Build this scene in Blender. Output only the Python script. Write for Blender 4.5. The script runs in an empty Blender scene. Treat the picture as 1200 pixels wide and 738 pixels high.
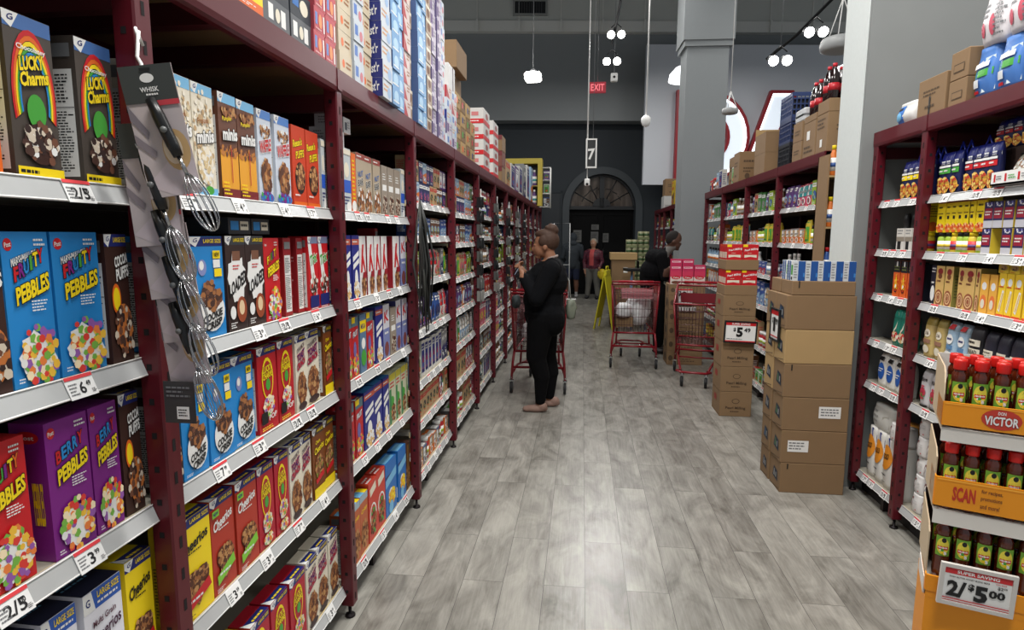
import bpy, math, random
from mathutils import Vector, Matrix
random.seed(7)
S = bpy.context.scene
C = S.collection
PI = math.pi

# ------------------------------------------------------------------ camera
f_px, pitch, yaw, roll, cam_h = 700.0, .131, .116, .004, 1.55
cd = bpy.data.cameras.new('camera'); cd.sensor_width = 36; cd.lens = f_px / 1200 * 36
cd.clip_start = .05; cd.clip_end = 100
cam = bpy.data.objects.new('camera', cd); C.objects.link(cam)
cy, sy, cp, sp_ = math.cos(yaw), math.sin(yaw), math.cos(pitch), math.sin(pitch)
R0 = Vector((cy, sy, 0)); F0 = Vector((-sy * cp, cy * cp, -sp_)); U0 = Vector((-sy * sp_, cy * sp_, cp))
R1 = R0 * math.cos(roll) + U0 * math.sin(roll); U1 = U0 * math.cos(roll) - R0 * math.sin(roll)
m = Matrix((R1, U1, -F0)).transposed().to_4x4(); m.translation = (0, 0, cam_h)
cam.matrix_world = m
S.camera = cam

# ------------------------------------------------------------------ world, exposure
S.view_settings.view_transform = 'Standard'; S.view_settings.look = 'None'
S.view_settings.gamma = 1; S.view_settings.exposure = 0.0
S.view_settings.use_curve_mapping = False
w = bpy.data.worlds.new('world'); S.world = w; w.use_nodes = True
w.node_tree.nodes['Background'].inputs[0].default_value = (.85, .92, 1, 1)
w.node_tree.nodes['Background'].inputs[1].default_value = .34

# ceiling light strips of the store (above the frame)
LIGHTS = [(0.35, 0.2, 5.2, 135), (0.35, 2.4, 5.2, 170), (0.35, 5.6, 5.4, 48), (0.35, 8.6, 5.4, 40),
          (0.35, 12.6, 5.4, 60), (3.4, 3.2, 5.2, 70), (3.6, 8.0, 5.4, 60), (3.6, 12.5, 5.6, 60), (-3.2, 3.0, 5.4, 150), (-3.2, 9.0, 5.4, 90)]

# ------------------------------------------------------------------ materials
def lin(c):
    c = c / 255.0
    return c / 12.92 if c <= .04045 else ((c + .055) / 1.055) ** 2.4
_m = {}
def mc(r, g, b, rough=.5, metal=0, emit=0, spec=.5, noise=0, scale=20, alpha=1, trans=0, coat=0):
    k = (r, g, b, rough, metal, emit, spec, noise, scale, alpha, trans, coat)
    if k in _m: return _m[k]
    mt = bpy.data.materials.new('surface'); mt.use_nodes = True
    nt = mt.node_tree; p = nt.nodes['Principled BSDF']
    col = (lin(r), lin(g), lin(b), 1)
    p.inputs['Base Color'].default_value = col; p.inputs['Roughness'].default_value = rough
    p.inputs['Metallic'].default_value = metal; p.inputs['Specular IOR Level'].default_value = spec
    p.inputs['Transmission Weight'].default_value = trans; p.inputs['Coat Weight'].default_value = coat
    p.inputs['Alpha'].default_value = alpha
    if emit:
        p.inputs['Emission Color'].default_value = col; p.inputs['Emission Strength'].default_value = emit
    if noise:
        tc = nt.nodes.new('ShaderNodeTexCoord'); n = nt.nodes.new('ShaderNodeTexNoise'); n.inputs['Scale'].default_value = scale
        n.inputs['Detail'].default_value = 5
        mx = nt.nodes.new('ShaderNodeMix'); mx.data_type = 'RGBA'
        mx.inputs[6].default_value = tuple(x * (1 - noise) for x in col[:3]) + (1,)
        mx.inputs[7].default_value = tuple(min(1, x * (1 + noise)) for x in col[:3]) + (1,)
        nt.links.new(tc.outputs['Object'], n.inputs['Vector']); nt.links.new(n.outputs['Fac'], mx.inputs[0])
        nt.links.new(mx.outputs[2], p.inputs['Base Color'])
    _m[k] = mt
    return mt

WHITE = mc(235, 235, 232, .5); BLACK = mc(18, 18, 20, .5); RED = mc(200, 28, 36, .45); YEL = mc(246, 216, 24, .45)
NAVY = mc(28, 40, 110, .45); BROWN = mc(70, 42, 30, .5); TAN = mc(196, 160, 112, .55); GREY = mc(120, 122, 124, .5)
RACK = mc(88, 15, 27, .38, noise=.12, scale=6); RACKD = mc(70, 14, 22, .45)
CARDB = mc(134, 107, 76, .8, noise=.06, scale=9); CARDL = mc(176, 146, 100, .8, noise=.06, scale=9); CARDD = mc(84, 66, 48, .8)
RAILM = mc(176, 178, 178, .25, spec=.7, noise=.05, scale=30)
CARTRED = mc(128, 16, 30, .35)
RUBBER = mc(32, 32, 34, .6); STEEL = mc(190, 192, 194, .22, metal=1); WIRE = mc(90, 60, 62, .35, metal=.6)

# ------------------------------------------------------------------ text
_t = {}
def txt(s, off=0.0):
    k = (s, off)
    if k in _t: return _t[k]
    cu = bpy.data.curves.new('t', 'FONT'); cu.body = s; cu.resolution_u = 2; cu.offset = off
    ob = bpy.data.objects.new('t', cu); C.objects.link(ob)
    bpy.context.view_layer.update()
    me = ob.evaluated_get(bpy.context.evaluated_depsgraph_get()).to_mesh()
    vs = [(v.co.x, v.co.y) for v in me.vertices]; fs = [tuple(p.vertices) for p in me.polygons]
    bpy.data.objects.remove(ob); bpy.data.curves.remove(cu)
    if off:
        _, _, bb = txt(s)
    else:
        xs = [v[0] for v in vs]; ys = [v[1] for v in vs]; bb = (min(xs), min(ys), max(xs), max(ys))
    W = bb[2] - bb[0]; H = bb[3] - bb[1]
    vs2 = [((x - bb[0]) / W - .5, (y - bb[1]) / H - .5) for x, y in vs]
    _t[k] = (vs2, fs, bb)
    return _t[k]

# ------------------------------------------------------------------ mesh builder
class MB:
    def __init__(s): s.v = []; s.f = []; s.mi = []; s.mats = []; s.sm = []
    def mat(s, m):
        if m not in s.mats: s.mats.append(m)
        return s.mats.index(m)
    def add(s, vs, fs, m, smooth=False):
        o = len(s.v); s.v += [tuple(v) for v in vs]; k = s.mat(m)
        for f in fs: s.f.append(tuple(i + o for i in f)); s.mi.append(k); s.sm.append(smooth)
    def box(s, x0, y0, z0, x1, y1, z1, m, M=None):
        vs = [Vector((x, y, z)) for z in (z0, z1) for y in (y0, y1) for x in (x0, x1)]
        if M: vs = [M @ v for v in vs]
        s.add(vs, [(0, 2, 3, 1), (4, 5, 7, 6), (0, 1, 5, 4), (2, 6, 7, 3), (0, 4, 6, 2), (1, 3, 7, 5)], m)
        return s
    def bbox(s, x0, y0, z0, x1, y1, z1, m, b=.004):
        # box with chamfered edges (vertical and horizontal) built as three stacked chamfer rings
        def ring(i, z): return [(x0 + i, y0 + b, z), (x0 + b, y0 + i, z), (x1 - b, y0 + i, z), (x1 - i, y0 + b, z), (x1 - i, y1 - b, z), (x1 - b, y1 - i, z), (x0 + b, y1 - i, z), (x0 + i, y1 - b, z)]
        vs = ring(b, z0) + ring(0, z0 + b) + ring(0, z1 - b) + ring(b, z1)
        fs = [tuple(range(7, -1, -1)), tuple(range(24, 32))]
        for k in range(3):
            for i in range(8):
                j = (i + 1) % 8; fs.append((k * 8 + i, k * 8 + j, k * 8 + 8 + j, k * 8 + 8 + i))
        s.add(vs, fs, m); return s
    def tube(s, pts, r, m, n=6, closed=False, smooth=True):
        pts = [Vector(p) for p in pts]; L = len(pts); vs = []; fs = []
        up = None
        for i, p in enumerate(pts):
            if closed: t = (pts[(i + 1) % L] - pts[i - 1])
            else: t = pts[min(i + 1, L - 1)] - pts[max(i - 1, 0)]
            t.normalize()
            if up is None:
                up = Vector((0, 0, 1)) if abs(t.z) < .9 else Vector((1, 0, 0))
            a = t.cross(up)
            if a.length < 1e-5: a = t.cross(Vector((1, 0, 0)))
            a.normalize(); b = t.cross(a); b.normalize(); up = -b if False else a.cross(t)
            rr = r[i] if isinstance(r, (list, tuple)) else r
            for k in range(n):
                an = 2 * PI * k / n; vs.append(p + a * (math.cos(an) * rr) + b * (math.sin(an) * rr))
        K = L if closed else L - 1
        for i in range(K):
            j = (i + 1) % L
            for k in range(n):
                q = (k + 1) % n; fs.append((i * n + k, i * n + q, j * n + q, j * n + k))
        if not closed:
            fs.append(tuple(range(n - 1, -1, -1))); fs.append(tuple(range((L - 1) * n, L * n)))
        s.add(vs, fs, m, smooth); return s
    def lathe(s, prof, m, n=16, c=(0, 0, 0), M=None, smooth=True):
        vs = []; fs = []
        for r, z in prof:
            for k in range(n):
                a = 2 * PI * k / n; v = Vector((r * math.cos(a), r * math.sin(a), z))
                if M: v = M @ v
                vs.append(v + Vector(c))
        for i in range(len(prof) - 1):
            for k in range(n):
                q = (k + 1) % n; fs.append((i * n + k, i * n + q, (i + 1) * n + q, (i + 1) * n + k))
        fs.append(tuple(range(n - 1, -1, -1))); fs.append(tuple(range((len(prof) - 1) * n, len(prof) * n)))
        s.add(vs, fs, m, smooth); return s
    def prism(s, prof, y0, y1, m, axis='y'):
        n = len(prof); vs = []
        for y in (y0, y1):
            for a, b in prof: vs.append((a, y, b) if axis == 'y' else ((y, a, b) if axis == 'x' else (a, b, y)))
        fs = [tuple(range(n)), tuple(range(2 * n - 1, n - 1, -1))] + [(i, i + n, (i + 1) % n + n, (i + 1) % n) for i in range(n)]
        s.add(vs, fs, m); return s
    def data(s, name):
        me = bpy.data.meshes.new(name); me.from_pydata(s.v, [], s.f)
        for m in s.mats: me.materials.append(m)
        me.polygons.foreach_set('material_index', s.mi); me.polygons.foreach_set('use_smooth', s.sm)
        me.update(); return me
    def obj(s, name, parent=None, loc=None, rz=0, flip=False):
        return link(name, s.data(name), parent, loc, rz)

def link(name, me, parent=None, loc=None, rz=0):
    o = bpy.data.objects.new(name, me); C.objects.link(o)
    if parent: o.parent = parent
    if loc is not None: o.location = loc
    if rz: o.rotation_euler = (0, 0, rz)
    return o
_lab = {}
def tag(o, label, cat, group=None):
    if label in _lab: print('DUPLABEL', label)
    _lab[label] = 1
    n = len(label.split())
    if n > 16 or n < 4: print('LABELLEN', n, label)
    o['label'] = label; o['category'] = cat
    if group: o['group'] = group
    return o
def empty(name, label, cat, loc=(0, 0, 0), rz=0, group=None):
    o = bpy.data.objects.new(name, None); C.objects.link(o); o.location = loc; o.rotation_euler = (0, 0, rz); o.empty_display_size = .1
    return tag(o, label, cat, group)
def struct(o, parent=None): o['kind'] = 'structure'; return o
def dup(root, loc, rz=None):
    r = root.copy(); C.objects.link(r); r.location = loc
    if rz is not None: r.rotation_euler = (0, 0, rz)
    for ch in root.children:
        c = ch.copy(); C.objects.link(c); c.parent = r
        for g in ch.children:
            d = g.copy(); C.objects.link(d); d.parent = c
    return r
ORD = ['first', 'second', 'third', 'fourth', 'fifth', 'sixth', 'seventh', 'eighth', 'ninth', 'tenth', 'eleventh', 'twelfth', 'thirteenth', 'fourteenth', 'fifteenth', 'sixteenth']

# ------------------------------------------------------------------ printed decoration on a surface P(u, v, offset)
def decor(mb, P0, items, W, H, base=.0004, step=.00025):
    P = lambda u, v, o: P0(min(.997, max(.003, u)), min(.997, max(.003, v)), o)
    rnd = random.Random(len(items) * 13 + int(W * 1000))
    o = base - step
    for k, it in enumerate(items):
        o += step; t = it[0]
        if t == 'r':
            _, u0, v0, u1, v1, m = it; nu = nv = 3
            vs = [P(u0 + (u1 - u0) * i / nu, v0 + (v1 - v0) * j / nv, o) for j in range(nv + 1) for i in range(nu + 1)]
            fs = [(j * (nu + 1) + i, j * (nu + 1) + i + 1, (j + 1) * (nu + 1) + i + 1, (j + 1) * (nu + 1) + i) for j in range(nv) for i in range(nu)]
            mb.add(vs, fs, m)
        elif t == 'e':
            _, u, v, ru, rv, m = it[:6]; n = 18
            vs = [P(u, v, o)] + [P(u + ru * q * math.cos(2 * PI * i / n), v + rv * q * math.sin(2 * PI * i / n), o) for q in (.5, 1) for i in range(n)]
            fs = [(0, 1 + i, 1 + (i + 1) % n) for i in range(n)] + [(1 + i, 1 + n + i, 1 + n + (i + 1) % n, 1 + (i + 1) % n) for i in range(n)]
            mb.add(vs, fs, m)
        elif t == 'ring':
            _, u, v, ru, rv, th, m, a0, a1 = it; n = 16; vs = []; fs = []
            for i in range(n + 1):
                a = math.radians(a0 + (a1 - a0) * i / n)
                vs += [P(u + ru * math.cos(a), v + rv * math.sin(a), o), P(u + ru * (1 - th) * math.cos(a), v + rv * (1 - th * .8) * math.sin(a), o)]
            fs = [(2 * i, 2 * i + 2, 2 * i + 3, 2 * i + 1) for i in range(n)]
            mb.add(vs, fs, m)
        elif t == 'p':
            _, pts, m = it
            mb.add([P(a, b, o) for a, b in pts], [tuple(range(len(pts)))], m)
        elif t == 's':
            _, u, v, ru, rv, n, ms, sz = it
            for q in range(n):
                a = rnd.random() * 2 * PI; r = math.sqrt(rnd.random()); cu = u + ru * r * math.cos(a); cv = v + rv * r * math.sin(a)
                s1 = sz * (.7 + .6 * rnd.random()); ph = rnd.random() * 6; nn = rnd.choice((5, 6, 7))
                mb.add([P(cu + s1 / W * math.cos(ph + 2 * PI * i / nn), cv + s1 / H * math.sin(ph + 2 * PI * i / nn), o + step * 2.2 * q / n) for i in range(nn)], [tuple(range(nn))], rnd.choice(ms))
            o += step * 2
        elif t == 'ln':   # lines of small print as bars
            _, u0, v0, u1, v1, n, m = it
            for q in range(n):
                vv = v1 - (v1 - v0) * (q + .2) / n; hh = (v1 - v0) / n * .45; ue = u1 - (u1 - u0) * rnd.random() * .35
                x = u0
                while x < ue:
                    x2 = min(ue, x + (u1 - u0) * (.08 + .14 * rnd.random()))
                    mb.add([P(x, vv - hh, o), P(x2, vv - hh, o), P(x2, vv, o), P(x, vv, o)], [(0, 1, 2, 3)], m)
                    x = x2 + (u1 - u0) * .04
        elif t == 't':
            _, s, cu, cv, tw, th, m = it[:7]; rot = math.radians(it[7]) if len(it) > 7 else 0; out = it[8] if len(it) > 8 else None; bold = it[9] if len(it) > 9 else .02
            lay = ([(out, bold + .045, 0)] if out else []) + [(m, bold, step * .6)]
            for mm, off, oo in lay:
                vs, fs, _bb = txt(s, off)
                pv = []
                for a, b in vs:
                    x = a * tw * W; y = b * th * H + x * math.tan(rot)
                    pv.append(P(cu + x / W, cv + y / H, o + oo))
                mb.add(pv, fs, mm)

def bxP(W, H, D, face='f'):
    if face == 'f': return lambda u, v, o: (o, (u - .5) * W, v * H)
    if face == 'near': return lambda u, v, o: (-D + u * D, -W / 2 - o, v * H)      # -y side, u runs to the front
    if face == 'far': return lambda u, v, o: (-u * D, W / 2 + o, v * H)
    if face == 'top': return lambda u, v, o: (-D + (v) * D if False else -(1 - v) * D, (u - .5) * W, H + o)
KIND = {}
def boxkind(name, W, H, D, base, front, near=(), far=None, top=(), side=None):
    mb = MB(); sd = side or base
    x0, y0 = -D, -W / 2
    mb.box(x0, y0, 0, 0, W / 2, H, base)
    if side:
        for fc in ('near', 'far'):
            P = bxP(W, H, D, fc); mb.add([P(0, 0, .0002), P(1, 0, .0002), P(1, 1, .0002), P(0, 1, .0002)], [(0, 1, 2, 3)], side)
    decor(mb, bxP(W, H, D, 'f'), front, W, H)
    decor(mb, bxP(W, H, D, 'near'), near, D, H)
    decor(mb, bxP(W, H, D, 'far'), near if far is None else far, D, H)
    decor(mb, bxP(W, H, D, 'top'), top, W, D)
    KIND[name] = (mb.data('packet'), W, H, D)

def bagsurf(W, H, D, taper=.75, puff=1.0, e=3.0, crimp=True):
    def wz(v): return W / 2 * (1 - .10 * max(0, v - .75) / .25 - .05 * max(0, .1 - v) / .1)
    def dz(v):
        if v > .82 and crimp: return max(.004, D / 2 * max(0, 1 - (v - .82) / .18) ** .8)
        return D / 2 * (.82 + .18 * math.sin(PI * min(1, v / .82)))
    def P(u, v, o):
        a = abs(2 * u - 1); a = min(a, .999)
        x = dz(v) * (1 - a ** e) ** (1 / e)
        return (x - D / 2 + o * 2.5, (u - .5) * 2 * wz(v), v * H)
    return wz, dz, P
def bagkind(name, W, H, D, base, front, topmat=None, crimp=True, e=3.0, near=()):
    mb = MB(); wz, dz, P = bagsurf(W, H, D, crimp=crimp, e=e); n = 20; NZ = 10
    vs = []; fs = []
    for j in range(NZ + 1):
        v = j / NZ
        for k in range(n):
            a = 2 * PI * k / n; ca, sa = math.cos(a), math.sin(a)
            vs.append((math.copysign(abs(ca) ** (2 / e), ca) * dz(v) - D / 2, math.copysign(abs(sa) ** (2 / e), sa) * wz(v), v * H))
    for j in range(NZ):
        for k in range(n):
            q = (k + 1) % n; fs.append((j * n + k, j * n + q, (j + 1) * n + q, (j + 1) * n + k))
    fs.append(tuple(range(n - 1, -1, -1))); fs.append(tuple(range(NZ * n, NZ * n + n)))
    if topmat:
        cut = int(.8 * NZ) * n
        mb.add(vs, [f for f in fs if max(f) <= cut + n - 1 and len(f) == 4] + [fs[-2]], base, True)
        mb.add(vs, [f for f in fs if max(f) > cut + n - 1], topmat, True)
    else: mb.add(vs, fs, base, True)
    decor(mb, P, front, W, H, base=.0008, step=.0004)
    KIND[name] = (mb.data('packet'), W, H, D)

def put(kind, name, loc, rz, sy=None, label=None, cat=None, group=None, sz=None, sx=None, tilt=0):
    me, W, H, D = KIND[kind]
    o = link(name, me, None, loc, rz)
    o.scale = ((sx or D) / D, (sy or W) / W, (sz or H) / H)
    if tilt: o.rotation_euler = (0, tilt, rz)
    return tag(o, label, cat, group)
# ================================================================== SETTING
def floor_mat():
    mt = bpy.data.materials.new('floor_planks'); mt.use_nodes = True; nt = mt.node_tree; N = nt.nodes; Lk = nt.links; p = N['Principled BSDF']
    tc = N.new('ShaderNodeTexCoord'); mp = N.new('ShaderNodeMapping'); mp.inputs['Rotation'].default_value = (0, 0, PI / 2); mp.inputs['Location'].default_value = (0.3, -.04, 0)
    Lk.new(tc.outputs['Object'], mp.inputs['Vector'])
    br = N.new('ShaderNodeTexBrick'); br.offset = .37; br.inputs['Scale'].default_value = 1
    br.inputs['Brick Width'].default_value = 1.1; br.inputs['Row Height'].default_value = .1835; br.inputs['Mortar Size'].default_value = .0011
    br.inputs['Color1'].default_value = (0, 0, 0, 1); br.inputs['Color2'].default_value = (1, 1, 1, 1); br.inputs['Mortar'].default_value = (.5, .5, .5, 1); br.inputs['Bias'].default_value = 0
    Lk.new(mp.outputs[0], br.inputs['Vector'])
    # per-plank offset of the grain
    ad = N.new('ShaderNodeVectorMath'); ad.operation = 'ADD'; sc = N.new('ShaderNodeVectorMath'); sc.operation = 'SCALE'; sc.inputs[3].default_value = 7
    Lk.new(br.outputs['Color'], sc.inputs[0]); Lk.new(tc.outputs['Object'], ad.inputs[0]); Lk.new(sc.outputs[0], ad.inputs[1])
    m2 = N.new('ShaderNodeMapping'); m2.inputs['Scale'].default_value = (7, 3.0, 1); Lk.new(ad.outputs[0], m2.inputs['Vector'])
    n1 = N.new('ShaderNodeTexNoise'); n1.inputs['Scale'].default_value = 1.0; n1.inputs['Detail'].default_value = 8; n1.inputs['Roughness'].default_value = .62; n1.inputs['Distortion'].default_value = .8
    Lk.new(m2.outputs[0], n1.inputs['Vector'])
    m3 = N.new('ShaderNodeMapping'); m3.inputs['Scale'].default_value = (60, 3, 1); Lk.new(ad.outputs[0], m3.inputs['Vector'])
    n2 = N.new('ShaderNodeTexNoise'); n2.inputs['Scale'].default_value = 1.4; n2.inputs['Detail'].default_value = 4; n2.inputs['Distortion'].default_value = 1.0; Lk.new(m3.outputs[0], n2.inputs['Vector'])
    cr = N.new('ShaderNodeValToRGB'); e = cr.color_ramp.elements
    e[0].position = .33; e[0].color = (.118, .111, .095, 1); e[1].position = .69; e[1].color = (.385, .373, .332, 1)
    q = e.new(.5); q.color = (.248, .239, .212, 1)
    mx = N.new('ShaderNodeMix'); mx.data_type = 'FLOAT'; mx.inputs[0].default_value = .24; Lk.new(n1.outputs['Fac'], mx.inputs[2]); Lk.new(n2.outputs['Fac'], mx.inputs[3])
    sh = N.new('ShaderNodeMath'); sh.operation = 'MULTIPLY_ADD'; sh.inputs[1].default_value = .07; Lk.new(br.outputs['Color'], sh.inputs[0]); Lk.new(mx.outputs[0], sh.inputs[2])
    s2 = N.new('ShaderNodeMath'); s2.operation = 'SUBTRACT'; s2.inputs[1].default_value = .025; Lk.new(sh.outputs[0], s2.inputs[0]); Lk.new(s2.outputs[0], cr.inputs[0])
    m4 = N.new('ShaderNodeMix'); m4.data_type = 'RGBA'; m4.inputs[7].default_value = (.05, .048, .045, 1); Lk.new(br.outputs['Fac'], m4.inputs[0]); Lk.new(cr.outputs[0], m4.inputs[6])
    Lk.new(m4.outputs[2], p.inputs['Base Color']); p.inputs['Roughness'].default_value = .31; p.inputs['Specular IOR Level'].default_value = .5
    bp = N.new('ShaderNodeBump'); bp.inputs['Strength'].default_value = .12; bp.inputs['Distance'].default_value = .002; Lk.new(n2.outputs['Fac'], bp.inputs['Height']); Lk.new(bp.outputs[0], p.inputs['Normal'])
    return mt
FL = MB(); FL.box(-7, -3, -.1, 9, 18.5, 0, floor_mat()); struct(FL.obj('floor'))
CE = MB(); CE.box(-7, -3, 7.75, 9, 18.5, 7.85, mc(90, 90, 88, .9)); struct(CE.obj('ceiling'))

WD = mc(40, 46, 51, .75, noise=.05, scale=1.5); WU = mc(132, 136, 137, .8, noise=.04, scale=1); WLT = mc(196, 200, 206, .8, noise=.03, scale=1)
WY = (0.5, 16.1, 0)
def wobj(mb, name, parent=None, loc=WY, rz=yaw): return mb.obj(name, parent, loc, rz)
# back wall with an arched opening
b = MB(); aR = .87; zs = 2.30; n = 20
b.box(-7.5, 0, 0, -aR, .35, 4.6, WD); b.box(aR, 0, 0, 7.5, .35, 4.6, WD)
arc = [(aR * math.cos(PI * i / n), zs + aR * math.sin(PI * i / n)) for i in range(n + 1)]
for i in range(n):
    (xa, za), (xb, zb) = arc[i], arc[i + 1]
    vs = [(xa, 0, za), (xb, 0, zb), (xb, 0, 4.6), (xa, 0, 4.6), (xa, .35, za), (xb, .35, zb), (xb, .35, 4.6), (xa, .35, 4.6)]
    b.add(vs, [(0, 1, 2, 3), (7, 6, 5, 4), (0, 4, 5, 1), (2, 6, 7, 3)], WD)
struct(wobj(b, 'wall_back'))
b = MB(); b.box(-7.5, -.45, 4.43, 7.5, .35, 7.75, WU); struct(wobj(b, 'wall_back_upper'))
# arch moulding
b = MB(); AM = mc(58, 64, 68, .6); ro = 1.05
for i in range(n):
    a0, a1 = PI * i / n, PI * (i + 1) / n
    q = [(aR * math.cos(a0), zs + aR * math.sin(a0)), (ro * math.cos(a0), zs + ro * math.sin(a0)), (ro * math.cos(a1), zs + ro * math.sin(a1)), (aR * math.cos(a1), zs + aR * math.sin(a1))]
    b.prism(q, -.07, -.003, AM)
b.box(-ro, -.07, 0, -aR, -.003, zs, AM); b.box(aR, -.07, 0, ro, -.003, zs, AM)
struct(wobj(b, 'trim_1'))
# fanlight
wn = MB(); fr = mc(30, 33, 36, .5)
wn.box(-aR, .10, zs - .04, aR, .2, zs + .05, fr)
for i in range(n):
    a0, a1 = PI * i / n, PI * (i + 1) / n
    wn.prism([(r * math.cos(a), zs + r * math.sin(a)) for r, a in ((aR - .05, a0), (aR, a0), (aR, a1), (aR - .05, a1))], .1, .18, fr)
    wn.prism([(r * math.cos(a), zs + .03 + r * math.sin(a)) for r, a in ((.0, a0), (.24, a0), (.24, a1), (.0, a1))], .1, .16, fr)
wn.box(-.06, .1, zs, .06, .17, zs + aR - .02, fr)
for a in (30, 62, 118, 150):
    a = math.radians(a); wn.tube([(.22 * math.cos(a), .14, zs + .22 * math.sin(a)), (.83 * math.cos(a), .14, zs + .83 * math.sin(a))], .012, fr, 4)
for a0 in range(22, 160, 20):
    a0r, a1r = math.radians(a0), math.radians(a0 + 18); wn.tube([(.55 * math.cos(a0r), .14, zs + .55 * math.sin(a0r)), (.55 * math.cos(a1r), .14, zs + .50 * math.sin(a1r))], .008, fr, 4)
win = struct(wobj(wn, 'window_1'))
gl = MB(); gm = bpy.data.materials.new('painted_reflection_glass'); gm.use_nodes = True
nt = gm.node_tree; tc = nt.nodes.new('ShaderNodeTexCoord'); mp = nt.nodes.new('ShaderNodeMapping'); mp.inputs['Scale'].default_value = (3.5, 1, .7)
nz = nt.nodes.new('ShaderNodeTexNoise'); nz.inputs['Scale'].default_value = 2; nz.inputs['Detail'].default_value = 5; rp = nt.nodes.new('ShaderNodeValToRGB')
rp.color_ramp.elements[0].position = .35; rp.color_ramp.elements[0].color = (.035, .026, .02, 1); rp.color_ramp.elements[1].position = .7; rp.color_ramp.elements[1].color = (.15, .12, .10, 1)  # brown mottling in the colour stands for reflections in the panes
nt.links.new(tc.outputs['Object'], mp.inputs[0]); nt.links.new(mp.outputs[0], nz.inputs[0]); nt.links.new(nz.outputs['Fac'], rp.inputs[0]); nt.links.new(rp.outputs[0], nt.nodes['Principled BSDF'].inputs['Base Color']); nt.nodes['Principled BSDF'].inputs['Roughness'].default_value = .2
gl.add([(0, .15, zs)] + [(.84 * math.cos(PI * i / 24), .15, zs + .84 * math.sin(PI * i / 24)) for i in range(25)], [(0, i, i + 1) for i in range(1, 25)], gm)
gl.obj('pane', win)
# black doors in the arch
d = MB(); BD = mc(5, 5, 6, .8, spec=.2)
d.box(-aR, .2, 0, -.002, .26, zs - .04, BD); d.box(.002, .2, 0, aR, .26, zs - .04, BD); d.box(-aR, .262, 0, aR, .34, zs - .04, BD)  # last slab is added behind the doors to stop world light leaking through
for s in (-1, 1):
    x0, x1 = (.08, .8) if s > 0 else (-.8, -.08)
    for z0, z1 in ((.15, .95), (1.1, 2.1)):
        d.tube([(x0, .2, z0), (x1, .2, z0), (x1, .2, z1), (x0, .2, z1)], .012, mc(8, 8, 9, .8, spec=.2), 4, closed=True)
dr = struct(wobj(d, 'door_1'))
h = MB(); h.tube([(.07, .19, .95), (.07, .14, .98), (.07, .14, 1.2), (.07, .19, 1.23)], .012, mc(20, 20, 22, .5), 6); h.obj('door_handle', dr)
PAP = mc(96, 96, 94, .8); PD = mc(40, 40, 42, .8)
for i, (x, z, w_, h_, lb) in enumerate([(-.16, 1.48, .2, .3, 'grey paper notice on the black door, tallest of the centre pair'), (-.15, 1.83, .2, .14, 'small grey sheet taped above the tall notice on black door'),
                                   (.14, 1.50, .15, .24, 'framed grey notice on the black door, right of the tall one'), (-.62, 1.50, .22, .32, 'grey paper notice on the black door, farthest left')]):
    p_ = MB(); p_.box(-w_ / 2, -.006, 0, w_ / 2, 0, h_, PAP)
    decor(p_, lambda u, v, o, w_=w_, h_=h_: ((u - .5) * w_, -.006 - o * 3, v * h_), [('ln', .12, .15, .88, .85, 6, PD)], w_, h_)
    tag(p_.obj('notice', None, Vector(WY) + Matrix.Rotation(yaw, 3, 'Z') @ Vector((x, .194, z - .1)), yaw), lb, 'notice')
# recessed grey side door
d = MB(); d.box(-1.55, -.03, 0, -1.1, .0 - .003, 2.68, mc(33, 38, 43, .6)); d.box(-1.62, -.05, 0, -1.55, -.003, 2.74, WD); d.box(-1.1, -.05, 0, -1.06, -.003, 2.74, WD); d.box(-1.62, -.05, 2.68, -1.06, -.003, 2.74, WD)
struct(wobj(d, 'door_2'))
# ceiling bulkhead with a vent
SO = mc(190, 192, 186, .8, noise=.03, scale=1); SL = mc(214, 214, 208, .8)
SLOC = (0.5, 15.52, 0)
b = MB(); b.box(-7, 0, 6.74, 7, .3, 7.75, SO); b.box(-7, -.05, 6.49, 7, .3, 6.74, SL)
for x in [-4.2 + 1.02 * i for i in range(10)]:
    b.box(x, -.02, 6.74, x + .02, 0, 7.75, SL); b.prism([(x - .02, 6.47), (x + .04, 6.47), (x + .03, 6.76), (x - .01, 6.76)], -.1, -.05, SL)
struct(wobj(b, 'wall_bulkhead', loc=SLOC))
v = MB(); VF = mc(140, 142, 138, .6)
x0, x1, z0, z1 = -2.30, -1.46, 6.86, 7.24
v.box(x0, -.05, z0, x1, -.001, z0 + .05, VF); v.box(x0, -.05, z1 - .05, x1, -.001, z1, VF); v.box(x0, -.05, z0 + .05, x0 + .05, -.001, z1 - .05, VF); v.box(x1 - .05, -.05, z0 + .05, x1, -.001, z1 - .05, VF)
v.box(x0 + .05, -.012, z0 + .05, x1 - .05, -.001, z1 - .05, mc(34, 36, 38, .7))
for i in range(11): v.box(x0 + .09 + i * .06, -.04, z0 + .05, x0 + .105 + i * .06, -.013, z1 - .05, mc(70, 72, 74, .5))
tag(v.obj('air_vent', None, SLOC, yaw), 'rectangular grey air vent with vertical slats high on the bulkhead', 'vent')
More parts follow.
